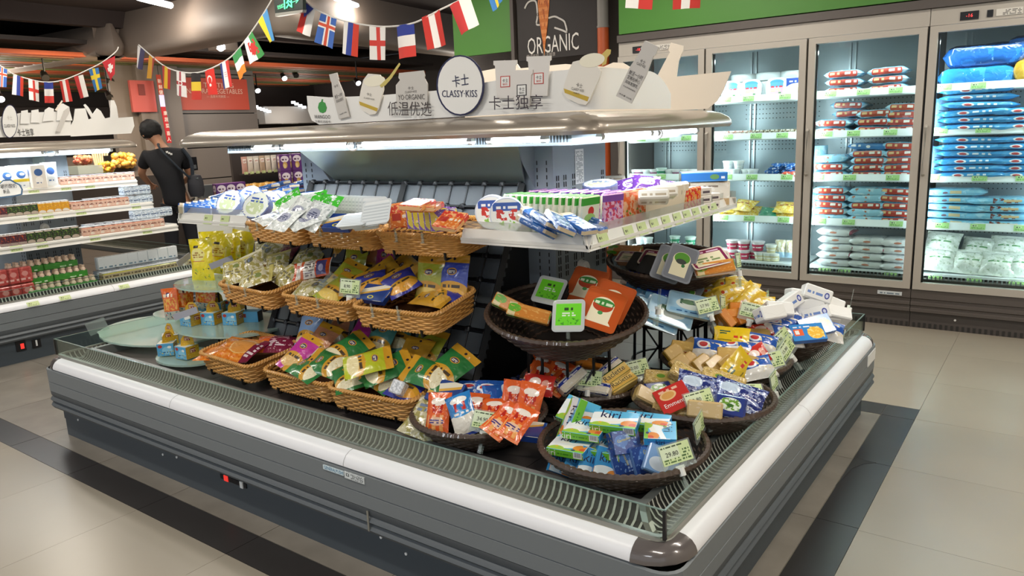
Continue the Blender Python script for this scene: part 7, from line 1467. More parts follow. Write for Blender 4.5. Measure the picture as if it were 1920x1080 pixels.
P_['kraftbox'] = Proto('cheese_box', 'cheese', carton(0.19, 0.115, 0.15, printm('kraft_front', 'E8E0D0', [('t', 0.15, 0.78, 0.7, 0.9, '8A7A6A', 1, 9), ('r', 0.72, 0, 1, 0.3, 'C8A87A'), ('n', 6, 0.6, 'F2EDE2'), ('t', 0.05, 0.1, 0.4, 0.5, '9A8A78', 4, 6)], 0.5, 0.1), printm('kraft_side', 'C9A87C', [('s', 5, 0, 'D8BC92'), ('r', 0.3, 0.1, 0.36, 0.7, '4A3A2E')], 0.5, 0.1), M('DCCFB8', 0.5), bev=0.003))
XR = -1.335
# green slabs: a file of twelve facing the right-hand side
for i in range(13):
    x = -1.835+0.032*i; y = 2.46-0.004*i
    put(P_['slabg'], orient((x, y+0.055, 1.268), 84, -6, 0), 'green-topped cheese slab at the right end of its file, red print showing' if i == 12 else 'green-topped cheese slab, %s from the left in the upright file' % ORD[i], 'green-topped cheese slabs')
for i in range(8):
    x = -1.80+0.05*i; put(P_['slabp'], orient((x, 2.64, 1.272), 84, -6, 0), 'purple-topped cheese slab, %s from the left in the file behind the green one' % ORD[i], 'purple-topped cheese slabs')
for j, (k, y, lb) in enumerate((('slabp', 2.60, 'purple and pink fronted slab right of the green file'), ('slabo', 2.71, 'orange fronted slab with fruit print'), ('slabo', 2.80, 'second orange fronted slab with tomato print'))): put(P_[k], orient((-1.425, y, 1.266), 74, -4, 0), lb)
for i in range(5): put(P_['slabw'], orient((-1.415, 2.90+0.075*i, 1.262), 70, -6, 0), 'cream upright slab, %s from the left on the right end shelf' % ORD[i], 'cream upright slabs')
for i in range(2): put(P_['fruit'], orient((-1.40, 3.26+0.07*i, 1.245), 70, 0, 0), ('fruit-printed pack standing after the cream slabs', 'second fruit-printed pack standing before the white boxes')[i])
for i, (y, z, lb) in enumerate(((3.38, 1.208, 'white round-cheese box at the bottom of the front stack'), (3.38, 1.244, 'white round-cheese box in the middle of the front stack'), (3.38, 1.280, 'white round-cheese box on top of the front stack'), (3.49, 1.208, 'white box with a red corner below the blue carton'), (3.49, 1.244, 'white box with dark lettering below the blue carton'))): put(P_['cambox'], orient((-1.415, y, z), 62, 0, 0), lb)
put(P_['kraftbox'], orient((-1.45, 3.645, 1.248), 28, 0, 0), 'cream and kraft carton at the far end of the right end shelf'); put(P_['blueslab'], orient((-1.47, 3.62, 1.332), 28, 0, 0), 'bright blue carton lying on top of the kraft carton')
items(1.27, [('discr', 923, 397, 0.0, 30, 0, 0, 'round cheese in net with red and green print, left one'), ('discr', 951, 402, 0.0, 34, 0, 0, 'round cheese in net with red and green print, right one'),
 ('purplebag', 1182, 348, 0.06, 30, 50, -20, 'purple bag at the left of the purple pile'), ('purplebag', 1212, 344, 0.07, 40, 50, 10, 'purple bag in the middle of the purple pile'), ('purplebag', 1240, 348, 0.05, 50, 60, 20, 'purple bag at the right of the purple pile'), ('purplebag', 1195, 355, 0.04, 20, 60, 30, 'purple bag underneath the purple pile'), ('whitepack', 1240, 362, 0.05, 40, 20, 0, 'white block lying on the cream slabs'), ('whitepack', 1225, 370, 0.04, 30, 30, 0, 'white block lying left of the cream slabs'), ('whitepack', 1150, 342, 0.05, 20, 40, 0, 'beige block behind the green slabs'), ('discw', 1125, 352, 0.07, 20, 80, 0, 'flat green round on top of the green slabs'), ('whitepack', 1015, 365, 0.0, 20, 30, 0, 'pale block behind the nets of round cheese')])
for i in range(4): put(P_['discr'], orient((-1.83+0.045*i, 2.42+0.085*i*0+0.09+0.0*i, 1.262), 34, 0, 0), 'netted round cheese, %s behind the front pair' % ORD[i], 'netted round cheeses in the back')
fl = [(985, 412, 8), (1010, 408, 12), (1030, 402, 14), (1048, 400, 16), (1065, 405, 18), (1085, 400, 20), (1050, 418, 10), (1080, 420, 12), (1100, 412, 24), (1005, 425, 6), (1040, 390, 14), (1062, 390, 18), (1095, 425, 8), (1025, 415, 10)]
for i, (px, py, yw) in enumerate(sorted(fl)): put(P_['bflow'], orient(at(px, py, z=1.235+0.012*(i % 4)), yw-32+(i*37 % 50)-20, 25*(i % 2), 10+6*(i % 3)), 'blue and cream slim pack, %s from the left in the pile at the shelf corner' % ORD[i], 'loose pile of blue slim cheese packs')
# left end shelf
for i in range(6): put(P_['bflow'], orient(at(366+12*i, 393-2*i, z=1.235), 62, 40, 14), 'blue slim cheese pack, %s from the left on the left end shelf' % ORD[i], 'blue packs on the left end shelf')
items(1.25, [('discw', 432, 382, 0.02, 20, 35, 10, 'round white and blue cheese at the left of the four rounds'), ('discw', 483, 388, 0.02, 22, 35, 10, 'round white and blue cheese in front among the four rounds'), ('discw', 470, 374, 0.035, 22, 35, 10, 'round white and blue cheese behind the front one'), ('discw', 505, 385, 0.01, 40, 20, 10, 'round cheese edge-on right of the front rounds'), ('discw', 520, 384, 0.01, 40, 20, 10, 'round cheese edge-on furthest right of the rounds')])
m_cl = printm('clear_white', 'D9DEDC', [('n', 5, 0.5, 'F4F8F6'), ('n', 8, 0.6, 'B9C4C4'), ('e', 0.5, 0.5, 0.28, 0.2, 'A8ACC0'), ('t', 0.3, 0.4, 0.7, 0.6, '5A5E7A', 3, 6)], 0.15, 0.9, 0.5, 20)
m_clg = printm('clear_green', 'E8F2EA', [('r', 0, 0.62, 1, 1, '4FC83E'), ('n', 5, 0.58, 'F8FCF8'), ('n', 8, 0.62, 'B8D8C0')], 0.15, 0.9, 0.5, 20)
P_['clearw'] = Proto('cheese_pack', 'cheese', pouch(0.12, 0.15, 0.03, m_cl, seed=40)); P_['clearg'] = Proto('cheese_pack', 'cheese', pouch(0.13, 0.15, 0.03, m_clg, seed=41))
P_['standtray'] = Proto('cheese_tray', 'cheese', tray(0.13, 0.12, 0.018, M('E4EAEC', 0.15, coat=0.8), printm('white_tray_film', 'D2DADE', [('s', 0, 7, 'EEF4F6'), ('r', 0, 0.9, 1, 1, 'F6FAFA')], 0.15, 0.9), M('DDE4E6', 0.2, coat=0.6)))
m_ro = printm('orange_red_pack', 'E0762E', [('r', 0, 0.62, 1, 1, 'D8402A'), ('n', 6, 0.55, 'F0B070'), ('r', 0.1, 0.3, 0.45, 0.6, 'B8342A'), ('t', 0.5, 0.4, 0.95, 0.6, 'F2E2C8', 1, 6)], 0.22, 0.7, 0.3, 25)
P_['redor'] = Proto('cheese_pack', 'cheese', carton(0.11, 0.10, 0.025, m_ro, printm('orange_edge', 'E6A05A', [('r', 0, 0.6, 1, 1, 'D8402A')], 0.25, 0.6), M('E8B882', 0.3, coat=0.6), bev=0.005))
P_['purpyel'] = Proto('cheese_pack', 'cheese', carton(0.11, 0.09, 0.025, printm('purple_yellow', '7A50A4', [('d', 1, 0.6, 0.45, 0.25, 'E3CC3A'), ('n', 6, 0.6, 'E8DCEC')], 0.22, 0.7), M('E6D8B8', 0.3), M('D8C8DC', 0.3, coat=0.6), bev=0.005))
items(1.26, [('clearg', 545, 385, 0.05, 14, 40, -40, 'clear pack with green top in the top left basket'), ('clearg', 580, 378, 0.06, 10, 50, 80, 'bright green backed pack at the back of the top left basket'), ('clearw', 560, 400, 0.02, 24, 35, 34, 'clear pack with dark print in the top left basket'), ('clearw', 535, 412, 0.0, 14, 60, 10, 'clear pack at the front of the top left basket'), ('clearw', 590, 405, 0.01, 20, 45, 20, 'clear pack at the right of the top left basket'), ('clearw', 575, 415, -0.01, 14, 70, 40, 'clear pack lying on the rim of the top left basket'), ('clearw', 505, 410, -0.01, 14, 75, -60, 'clear pack lying across the left shelf edge'), ('clearg', 610, 392, 0.03, 12, 40, 10, 'pale green pack behind the 6.70 tag'),
 ('bslices', 640, 418, -0.02, 10, 60, 0, 'small blue and white pack at the front of the top middle basket'), ('standtray', 665, 412, 0.0, 10, 70, -12, 'clear tray lying in front of the standing trays'), ('standtray', 690, 414, -0.01, 12, 70, -16, 'clear tray lying at the front right of the top middle basket'), ('standtray', 705, 398, 0.03, 14, 40, -10, 'clear tray leaning at the right of the top middle basket')])
for i in range(12): put(P_['standtray'], orient(at(630+6.6*i, 391+0.3*i, z=1.275), 16, 6, 0), 'clear white tray, %s from the left in the standing row of the top middle basket' % ORD[i], 'standing white trays')
for i in range(5): put(P_['redor'], orient(at(752+8*i, 404-1.5*i, z=1.268), 64, 5, 0), 'orange and red pack, %s from the left in the top right basket' % ORD[i], 'orange and red packs')
for i in range(5): put(P_['purpyel'], orient(at(788+11*i, 408+1*i, z=1.262), 40, 8, -4), 'purple and yellow pack, %s from the left in the top right basket' % ORD[i], 'purple and yellow packs')
items(1.27, [('redor', 783, 384, 0.06, 14, 80, 10, 'orange pack lying on top of the top right basket'), ('redor', 800, 388, 0.05, 20, 85, 0, 'second orange pack lying on top beside the first'), ('orangeslices', 820, 415, -0.02, 16, 55, 4, 'orange pack with red end lying at the front of the top right basket'), ('redor', 845, 415, 0.0, 14, 60, 10, 'red-ended orange pack at the right of the top right basket')])
# blue flow packs heaped behind the left shelf goods
hp = [(500, 352, 10), (520, 346, 16), (540, 352, -5), (560, 345, 20), (575, 340, 28), (545, 362, 0), (565, 368, 5), (520, 360, 10), (480, 362, -8), (440, 364, 4), (415, 368, 0), (460, 362, 8)]
for i, (px, py, yw) in enumerate(sorted(hp)): put(P_['bflow'], orient(at(px, py, z=1.28+0.01*(i % 3)), yw, 0, -10), 'blue and white slim pack, %s from the left, back of left end shelf' % ORD[i], 'slim packs along the back of the left shelf')

# ------------------------------------------------------------------ goods on the left island
def lath(nm, cat, prof, m, mats=None, segs=12, lid=None, lidm=None):
    p = Proto(nm, cat, lathe_mesh(prof, m, segs, mats))
    if lid: p.add('lid', lathe_mesh(lid, lidm or m_foilw, segs))
    return p
m_foilw = M('EDEEF0', 0.25, 0.3, name='foil_lid'); m_foils = M('D8E2EA', 0.2, 0.5, name='foil_silver')
def pack6(nm, base, layers, w=0.115, h=0.075, d=0.09, lidm=None):
    m = printm(nm, base, layers, 0.3, 0.4); p = Proto('yoghurt_pack', 'yoghurt', carton(w, h, d, m, m, lidm or m_foilw, bev=0.01))
    b = MB()
    for sx in (-1, 0, 1): b.box((sx*w/3, 0, h/2+0.002), (w/3-0.006, d-0.008, 0.004), lidm or m_foilw)
    return p.add('foil_lid', b.mesh('foil'))
Lp = {'pink': pack6('cup_pink', 'DDB49E', [('t', 0.1, 0.5, 0.9, 0.75, '8E5A50', 1, 7), ('e', 0.75, 0.3, 0.15, 0.2, 'E8D8C8'), ('r', 0, 0, 1, 0.18, 'D8927A'), ('n', 5, 0.6, 'E8CDBA')]),
      'silver': pack6('cup_silver', 'B9C6D2', [('n', 6, 0.5, 'E2EAF0'), ('n', 9, 0.6, '5A78A8'), ('t', 0.1, 0.4, 0.9, 0.6, '4A5A7A', 1, 7)], lidm=m_foils),
      'dark': pack6('cup_plum', '4A2A34', [('n', 6, 0.58, 'B8502A'), ('r', 0, 0, 1, 0.3, 'A8948A'), ('n', 9, 0.62, '7A3A4A')], 0.075, 0.095, 0.07), 'dgreen': pack6('cup_dgreen', '2E3E28', [('n', 6, 0.58, '6A8A3A'), ('e', 0.5, 0.15, 0.4, 0.22, 'B8A898'), ('n', 10, 0.64, '8A4A4A')], 0.075, 0.095, 0.07),
      'yellow': pack6('cup_yellow', 'D99A22', [('n', 5, 0.6, 'E8BE4A'), ('e', 0.5, 0.12, 0.4, 0.22, 'E0D8CC'), ('n', 9, 0.64, '8A4A7A')], 0.075, 0.095, 0.07), 'beige': pack6('cup_beige', 'C9B08E', [('r', 0, 0, 1, 0.35, 'C8B23A'), ('t', 0.1, 0.5, 0.9, 0.8, '6E5A48', 1, 7)])}
Lp['white'] = Proto('yoghurt_pack', 'yoghurt', carton(0.10, 0.11, 0.05, printm('white_stack', 'F0F5F6', [('t', 0.1, 0.1, 0.9, 0.3, '7A98A8', 1, 5), ('r', 0.96, 0, 1, 1, '8A98A0'), ('n', 4, 0.68, 'C8D4DA')], 0.3, 0.4), M('E8EFF2', 0.3), M('EEF3F5', 0.3), bev=0.006))
def lrow(kinds, fx, z, ys, lbf, yaw=90, grp=None, inset=0.06):
    for i, (k, y) in enumerate(zip(kinds, ys)): put(Lp[k], orient((fx-inset, y, z), yaw, 0, 0), lbf(i, k), grp)
def Yat(px, py, x): return at(px, py, x=x).y
nmk = {'pink': 'pink-beige', 'silver': 'silvery', 'dark': 'plum', 'dgreen': 'dark green', 'yellow': 'yellow', 'beige': 'beige', 'white': 'white'}
ys = [Yat(128+17*i, 380, -7.12) for i in range(8)]
lrow(['pink']*8, -7.08, 1.305, ys, lambda i, k: 'pink-beige yoghurt pack, %s from the left, top shelf, left island' % ORD[i], grp='pink-beige packs on the top shelf')
for i in range(4): put(Lp['silver'], orient((-7.22, ys[1]+0.13*i, 1.385 if i < 0 else 1.305), 90), 'silvery yoghurt pack, %s from the left in the back of the top shelf' % ORD[i], 'silvery packs at the back of the top shelf')
k2 = ['dark']+['dgreen']*4+['yellow']*4; ys = [Yat(4+14.8*i, 400, -6.89) for i in range(9)]
lrow(k2, -6.85, 1.108, ys, lambda i, k: '%s drink cup pack, %s from the left, second shelf, left island' % (nmk[k], ORD[i]), inset=0.05)
ys = [Yat(147+17*i, 400, -6.89) for i in range(6)]
lrow(['pink']*6, -6.85, 1.098, ys, lambda i, k: 'pink-beige yoghurt pack, %s from the left, second shelf, left island' % ORD[i])
for j in range(2):
    for i in range(3): put(Lp['silver'], orient((-6.93-0.02*j, Yat(243+15*i, 380, -6.93), 1.098+0.083*j), 90), 'silvery pack, %s from the left, %s layer, right end of second shelf' % (ORD[i], ('lower', 'upper')[j]))
for i in range(7): put(Lp['silver'], orient((-7.05, Yat(170+16*i, 380, -7.05), 1.10), 90), 'silvery yoghurt pack, %s from the left, back row, second shelf' % ORD[i], 'silvery packs, back row, second shelf')
k3 = ['dark']*3+['dgreen']*6; ys = [Yat(4+16.8*i, 455, -6.55) for i in range(9)]
lrow(k3, -6.48, 0.915, ys, lambda i, k: '%s drink cup pack, %s from the left, third shelf, left island' % (nmk[k], ORD[i]), inset=0.05)
ys = [Yat(162+19*i, 440, -6.55) for i in range(8)]
lrow(['pink']*8, -6.48, 0.905, ys, lambda i, k: 'pink-beige yoghurt pack, %s from the left, third shelf, left island' % ORD[i])
for i in range(4): put(Lp['silver'], orient((-6.62, Yat(258+17*i, 405, -6.62), 0.988), 90), 'silvery yoghurt pack, %s from the left on top, third shelf end' % ORD[i])
for i in range(8): put(Lp['silver'], orient((-6.74, Yat(165+17*i, 405, -6.74), 0.905), 90), 'silvery yoghurt pack, %s from the left, back row, third shelf' % ORD[i], 'silvery packs, back row, third shelf')
# bottom deck: red boxes, green multipacks, white packs, beige packs
m_mg = printm('multi_green', '3C8A2E', [('t', 0.45, 0.2, 0.9, 0.5, 'D8E8D0', 1, 5), ('n', 4, 0.58, '4FA03A'), ('r', 0, 0.0, 1, 0.08, '2A6A24')], 0.3, 0.5)
mp = Proto('drink_multipack', 'drink', carton(0.26, 0.055, 0.09, m_mg, m_mg, M('2F6E28', 0.4), bev=0.006)); m_pb = M('E6C9B0', 0.35, coat=0.3, name='bottle_peach')
bt = lathe_mesh([(0.019, -0.045), (0.021, 0.01), (0.017, 0.026), (0.012, 0.034), (0.015, 0.040), (0.015, 0.050), (0.0, 0.052)], m_pb, 8)
for sy in (-1, 1):
    for i in range(5): mp.add('bottle', bt, T(-0.104+0.052*i, 0.023*sy, 0.018))
for j in range(3):
    for i in range(2): put(mp, orient((-6.555-0.04*j, Yat((60, 128)[i]-12*(j-1)+4, 500, -6.55), 0.475+0.092*j), 90), 'green drink multipack, %s column, %s layer up, left island deck' % (('left', 'right')[i], ORD[j]))
m_rdp = printm('red_carton', 'B5433E', [('n', 4, 0.55, 'C8625A'), ('e', 0.5, 0.6, 0.2, 0.16, 'D89088'), ('t', 0.2, 0.2, 0.8, 0.4, 'E0B0A8', 1, 4)], 0.3, 0.5); rp = Proto('drink_carton', 'drink', carton(0.11, 0.125, 0.08, m_rdp, m_rdp, m_rdp, bev=0.01))
for j in range(2):
    for i in range(3): put(rp, orient((-6.56, Yat((2, 22, 44)[i], 520, -6.56), 0.505+0.13*j), 90), 'red drink carton, %s from the left in the %s layer, left island deck' % (ORD[i], ('lower', 'upper')[j]))
ys = [Yat(197+21*i, 485, -6.56) for i in range(8)]
for i, y in enumerate(ys): put(Lp['beige'], orient((-6.555, y, 0.50), 90), 'beige yoghurt pack, %s from the left along the left island deck front' % ORD[i]); 
for i in range(8): put(Lp['white'], orient((-6.72, Yat(186+19*i, 460, -6.72), 0.60), 90), 'white upright pack, %s from the left, back row, left island deck' % ORD[i])
for i in range(8): put(Lp['silver'], orient((-6.70, Yat(186+19*i, 480, -6.70), 0.50), 90), 'silvery pack, %s from the left beneath the white upright packs' % ORD[i], 'silvery packs beneath the white ones')
# bags and cartons at the left of the top shelf
m_ywb = printm('yoghurt_bag', 'EFEFEC', [('e', 0.5, 0.6, 0.2, 0.16, '3E68A8'), ('e', 0.55, 0.62, 0.12, 0.06, 'D8E4F0'), ('r', 0, 0.3, 1, 0.42, 'E3C52E'), ('t', 0.3, 0.12, 0.7, 0.2, '9AA0B0', 1, 5)], 0.3, 0.5, 0.3, 15)
yb = Proto('yoghurt_bag', 'yoghurt', pouch(0.19, 0.20, 0.07, m_ywb, crimp=(0.03, 0.05), seed=50))
put(yb, orient((-7.12, Yat(12, 345, -7.12), 1.36), 95, 4), 'white yoghurt bag with yellow band at the far left of the top shelf'); put(yb, orient((-7.12, Yat(38, 340, -7.12), 1.365), 92, 4), 'white yoghurt bag with yellow band beside the beige carton')
m_yc = printm('beige_carton', 'D6CCBE', [('e', 0.5, 0.66, 0.26, 0.15, '3A5A8A'), ('e', 0.5, 0.33, 0.24, 0.15, 'E2DCD2'), ('t', 0.3, 0.2, 0.7, 0.28, '5A6A8A', 1, 5)], 0.4, 0.2); m_yc2 = printm('white_carton', 'EDEFEE', [('e', 0.5, 0.66, 0.26, 0.15, '3A62A8'), ('r', 0.25, 0.2, 0.75, 0.42, 'DDE2E2'), ('t', 0.3, 0.25, 0.7, 0.34, '5A7AA8', 1, 5)], 0.3, 0.4)
put(Proto('yoghurt_carton', 'yoghurt', carton(0.125, 0.20, 0.08, m_yc, None, None, bev=0.008)), orient((-7.10, Yat(70, 335, -7.10), 1.365), 88), 'beige carton with a blue oval on the top shelf'); put(Proto('yoghurt_carton', 'yoghurt', pouch(0.13, 0.21, 0.07, m_yc2, crimp=(0.02, 0.04), seed=51)), orient((-7.11, Yat(94, 332, -7.11), 1.37), 88), 'white bag with a blue oval right of the beige carton')
b = MB(); b.box((0, 0, 0), (0.10, 0.004, 0.15), m_clear); b.box((0, -0.003, 0.03), (0.08, 0.002, 0.05), M('D8DEE0', 0.4)); put(Proto('sign_holder', 'sign holder', b.mesh('holder')), orient((-7.24, Yat(73, 305, -7.24), 1.525), 90), 'clear upright sign holder behind the beige carton')
tk = empty('shelf_talker', (-7.05, Yat(18, 352, -7.05), 1.28), 'cloud-shaped shelf sign with dark characters at the far left of the top shelf', 'sign')
cl = [(-12, 365), (-12, 345), (0, 343), (6, 337), (20, 336), (28, 341), (38, 346), (43, 355), (42, 365), (30, 368), (0, 372)]
cut(tk, 'cloud_border', cl, 'x', -7.045, 0.004, M('4A6A8A', 0.4)); cut(tk, 'cloud_face', [(12+(x-12)*0.9, 354+(y-354)*0.84) for x, y in cl], 'x', -7.042, 0.003, m_white); glyph(tk, '嚼的酸奶', 16, 349, 30, 9, 'x', -7.04, m_ink, 90); glyph(tk, '新品', 12, 359, 12, 8, 'x', -7.04, m_ink, 90)

# ------------------------------------------------------------------ goods in the freezers
def fp_mat(nm, base, band, txt, edge='DDE8EE', lo=0.415, hi=0.585, u0=0.14, u1=0.86):
    return printm(nm, base, [('n', 5, 0.56, edge), ('r', u0+0.02, lo, u1-0.02, hi, band), ('e', u0+0.02, 0.5, 0.03, (hi-lo)/2, band), ('e', u1-0.02, 0.5, 0.03, (hi-lo)/2, band), ('t', u0+0.03, lo+0.03, 0.48, hi-0.025, 'E9C08A', 1, 5), ('t', 0.55, lo+0.03, u1-0.03, hi-0.025, 'F4ECE6', 1, 4)], 0.22, 0.6, 0.35, 18)
fpr = fp_mat('flow_red', '8CC4E2', 'B5453A', 'x'); fpr2 = fp_mat('flow_red2', 'A4D2EA', 'B8503E', 'x')
FP = {'red': Proto('dumpling_pack', 'frozen food', flowpack(0.285, 0.22, 0.062, fpr, 1)), 'red2': Proto('dumpling_pack', 'frozen food', flowpack(0.28, 0.22, 0.064, fpr2, 4)), 'plain': Proto('dumpling_pack', 'frozen food', flowpack(0.30, 0.22, 0.07, printm('flow_plain', '9CCFE8', [('n', 4, 0.55, 'BFE0F0'), ('n', 7, 0.62, 'B8735A')], 0.22, 0.6, 0.3, 18), 6)),
      'blue': Proto('dumpling_pack', 'frozen food', flowpack(0.49, 0.26, 0.054, printm('flow_blue', '3E9CDA', [('e', 0.36, 0.5, 0.08, 0.06, 'E8EEF2'), ('e', 0.36, 0.5, 0.05, 0.04, 'C24A4A'), ('t', 0.48, 0.46, 0.72, 0.55, 'DCEAF4', 1, 6), ('n', 6, 0.6, '5AB0E6')], 0.22, 0.6, 0.3, 18), 2)),
      'lblue': Proto('dumpling_pack', 'frozen food', flowpack(0.43, 0.24, 0.058, printm('flow_lblue', '86C8E8', [('n', 5, 0.55, 'A4D8F0'), ('e', 0.38, 0.5, 0.04, 0.03, '8A6A78'), ('r', 0.45, 0.44, 0.62, 0.54, 'D8C39A')], 0.22, 0.6, 0.3, 18), 5)), 'lpic': Proto('dumpling_pack', 'frozen food', flowpack(0.43, 0.24, 0.058, printm('flow_lpic', '86C8E8', [('n', 5, 0.55, 'A4D8F0'), ('n', 9, 0.5, '7A3A34', 0.4, 0.42, 0.75, 0.56), ('r', 0.55, 0.46, 0.8, 0.53, 'D8B88A')], 0.22, 0.6, 0.3, 18), 7)),
      'white': Proto('frozen_bag', 'frozen food', flowpack(0.28, 0.24, 0.066, printm('flow_white', 'E9EBEE', [('n', 4, 0.58, 'D4D8DE'), ('e', 0.5, 0.5, 0.1, 0.03, 'D8907A'), ('r', 0.93, 0, 1, 1, 'A8566A')], 0.25, 0.6, 0.3, 18), 8)),
      'mid': Proto('dumpling_pack', 'frozen food', flowpack(0.30, 0.22, 0.055, printm('flow_mid', '3F7FC0', [('t', 0.1, 0.44, 0.4, 0.54, 'E8F0F8', 1, 5), ('e', 0.52, 0.5, 0.05, 0.05, 'F2F4F6')], 0.22, 0.6, 0.3, 18), 9))}
def FXp(px, y=6.5, py=300): return at(px, py, y=y).x
def stack(kinds, px, z, lb, dz=0.062, y=6.53, jit=0.012, seed=0, yaw=0):
    rr = random.Random(seed); n = len(kinds)
    for i, k in enumerate(kinds):
        put(FP[k], Matrix.Translation((FXp(px)+rr.uniform(-jit, jit), y+rr.uniform(0, 0.015), z+0.03+dz*i)) @ Matrix.Rotation(R(yaw+rr.uniform(-4, 4)), 4, 'Z') @ Matrix.Rotation(R(rr.uniform(-2.5, 2.5)), 4, 'Y'), '%s, %s from the bottom of %s' % (lb[0], ORD[i], lb[1]) if n > 1 else '%s %s' % lb)
Z5 = [1.757, 1.448, 1.108, 0.756, 0.398]
lr = 'red-banded blue pack'
stack(['red', 'red', 'red'], 1578, Z5[0], (lr, 'the left pile, third door top shelf'), seed=1); stack(['red', 'red2', 'red'], 1655, Z5[0], (lr, 'the middle pile, third door top shelf'), seed=2)
stack(['red2', 'red'], 1562, Z5[1], (lr, 'the front left pile, third door second shelf'), seed=3); stack(['red', 'red', 'red', 'red'], 1580, Z5[1], (lr, 'the back left pile, third door second shelf'), y=6.74, seed=4, dz=0.066); stack(['red', 'red', 'red2'], 1635, Z5[1], (lr, 'the middle pile, third door second shelf'), seed=5); stack(['red', 'red', 'red', 'red2'], 1692, Z5[1], (lr, 'the right pile, third door second shelf'), seed=6, dz=0.054)
stack(['red', 'red', 'plain'], 1560, Z5[2], (lr, 'the left pile, third door third shelf'), seed=7); stack(['red', 'red', 'red', 'red', 'mid'], 1632, Z5[2], (lr, 'the middle pile, third door third shelf'), seed=8, dz=0.054); stack(['red', 'red', 'red', 'red', 'red'], 1692, Z5[2], (lr, 'the right pile, third door third shelf'), seed=9, dz=0.054)
stack(['plain', 'red2', 'red', 'red', 'red'], 1562, Z5[3], (lr, 'the left pile, third door fourth shelf'), seed=10, dz=0.056); stack(['plain', 'plain', 'red', 'plain', 'plain'], 1632, Z5[3], ('plain-sided light blue pack', 'the middle pile, third door fourth shelf'), seed=11, dz=0.055); stack(['red', 'red', 'red', 'red2', 'red'], 1690, Z5[3], (lr, 'the right pile, third door fourth shelf'), seed=12, dz=0.056)
stack(['white']*5, 1578, Z5[4], ('white frozen bag', 'the left pile behind the third door'), seed=13, dz=0.062); stack(['white']*4, 1639, Z5[4], ('white frozen bag', 'the middle pile behind the third door'), seed=14, dz=0.062); stack(['white']*4, 1697, Z5[4], ('white frozen bag', 'the right pile behind the third door'), seed=15, dz=0.062)
lp = Proto('dumpling_pack', 'frozen food', pouch(0.16, 0.25, 0.05, printm('lean_pack', 'A9D8EC', [('n', 5, 0.55, 'CDE8F4'), ('t', 0.2, 0.3, 0.8, 0.7, '6A8AA0', 6, 4)], 0.22, 0.6, 0.3), seed=60))
for px, z, yw, sp, lb in ((1722, 1.90, 70, 0, 'pale blue pack standing on edge at the right, third door top shelf'), (1722, 1.58, 60, 0, 'pale blue pack standing upright at the right, third door second shelf'), (1714, 1.22, 50, 18, 'pale blue pack leaning at the right, third door third shelf'), (1757, 1.56, 55, 6, 'white and blue pack standing at the left, fourth door second shelf'), (1755, 1.22, 60, 4, 'white and blue pack standing at the left, fourth door third shelf'), (1538, 1.24, 60, 0, 'pale pack standing at the far left, third door third shelf'), (1538, 0.88, 60, 0, 'pale pack standing at the far left, third door fourth shelf')): put(lp, orient((FXp(px), 6.52, z), yw, 4, sp), lb)
lb4 = 'bright blue logo pack'
stack(['blue']*6, 1826, Z5[1], (lb4, 'the left pile, fourth door second shelf'), seed=16, dz=0.052); stack(['blue']*3, 1925, Z5[1], (lb4, 'the right pile, fourth door second shelf'), seed=17, dz=0.052)
stack(['blue']*6, 1824, Z5[2], (lb4, 'the left pile, fourth door third shelf'), seed=18, dz=0.05); stack(['blue']*6, 1930, Z5[2], (lb4, 'the right pile, fourth door third shelf'), seed=19, dz=0.05)
stack(['lblue']*5, 1795, Z5[3], ('pale blue frozen pack', 'the left pile, fourth door fourth shelf'), seed=20, dz=0.056); stack(['lpic']*4, 1882, Z5[3], ('pale blue food-picture pack', 'the right pile, fourth door fourth shelf'), seed=21, dz=0.056)
m_sack = printm('blue_sack', '1E5AA8', [('n', 4, 0.55, '2A72C4'), ('n', 12, 0.68, '8AB8E8')], 0.15, 0.8, 0.5, 15); sk = Proto('frozen_sack', 'frozen food', flowpack(0.52, 0.38, 0.17, m_sack, 11, fin=0.03, wr=0.012)); m_gs = printm('gold_sack', 'C99A2E', [('n', 5, 0.55, 'DDB34A')], 0.2, 0.8, 0.5, 15); gs = Proto('frozen_sack', 'frozen food', flowpack(0.3, 0.34, 0.17, m_gs, 12, fin=0.03, wr=0.012)); m_sk2 = printm('lblue_sack', '2E8AD4', [('n', 4, 0.55, '4AA4E4'), ('n', 12, 0.68, 'B8DCF4')], 0.15, 0.8, 0.5, 15); sk2 = Proto('frozen_sack', 'frozen food', flowpack(0.50, 0.36, 0.16, m_sk2, 13, fin=0.03, wr=0.012))
put(sk2, T(FXp(1818), 6.62, 1.83), 'bright blue frozen sack at the bottom, fourth door top shelf'); put(sk, T(FXp(1830), 6.63, 1.975), 'dark blue frozen sack lying on the bright blue one'); put(gs, T(FXp(1930), 6.6, 1.85), 'golden frozen sack at the right, fourth door top shelf'); put(sk, T(FXp(1945), 6.64, 2.01), 'dark blue frozen sack on the golden one')
m_ball = printm('clear_ball_bag', 'DDE3DA', [('n', 5, 0.5, 'EEF2EC'), ('n', 9, 0.6, 'B9C4B0'), ('t', 0.2, 0.45, 0.8, 0.55, '6A9A6A', 1, 8)], 0.15, 0.9, 0.6, 15)
bb = Proto('frozen_bag', 'frozen food', pouch(0.25, 0.20, 0.12, m_ball, seed=61, wr=0.02)); 
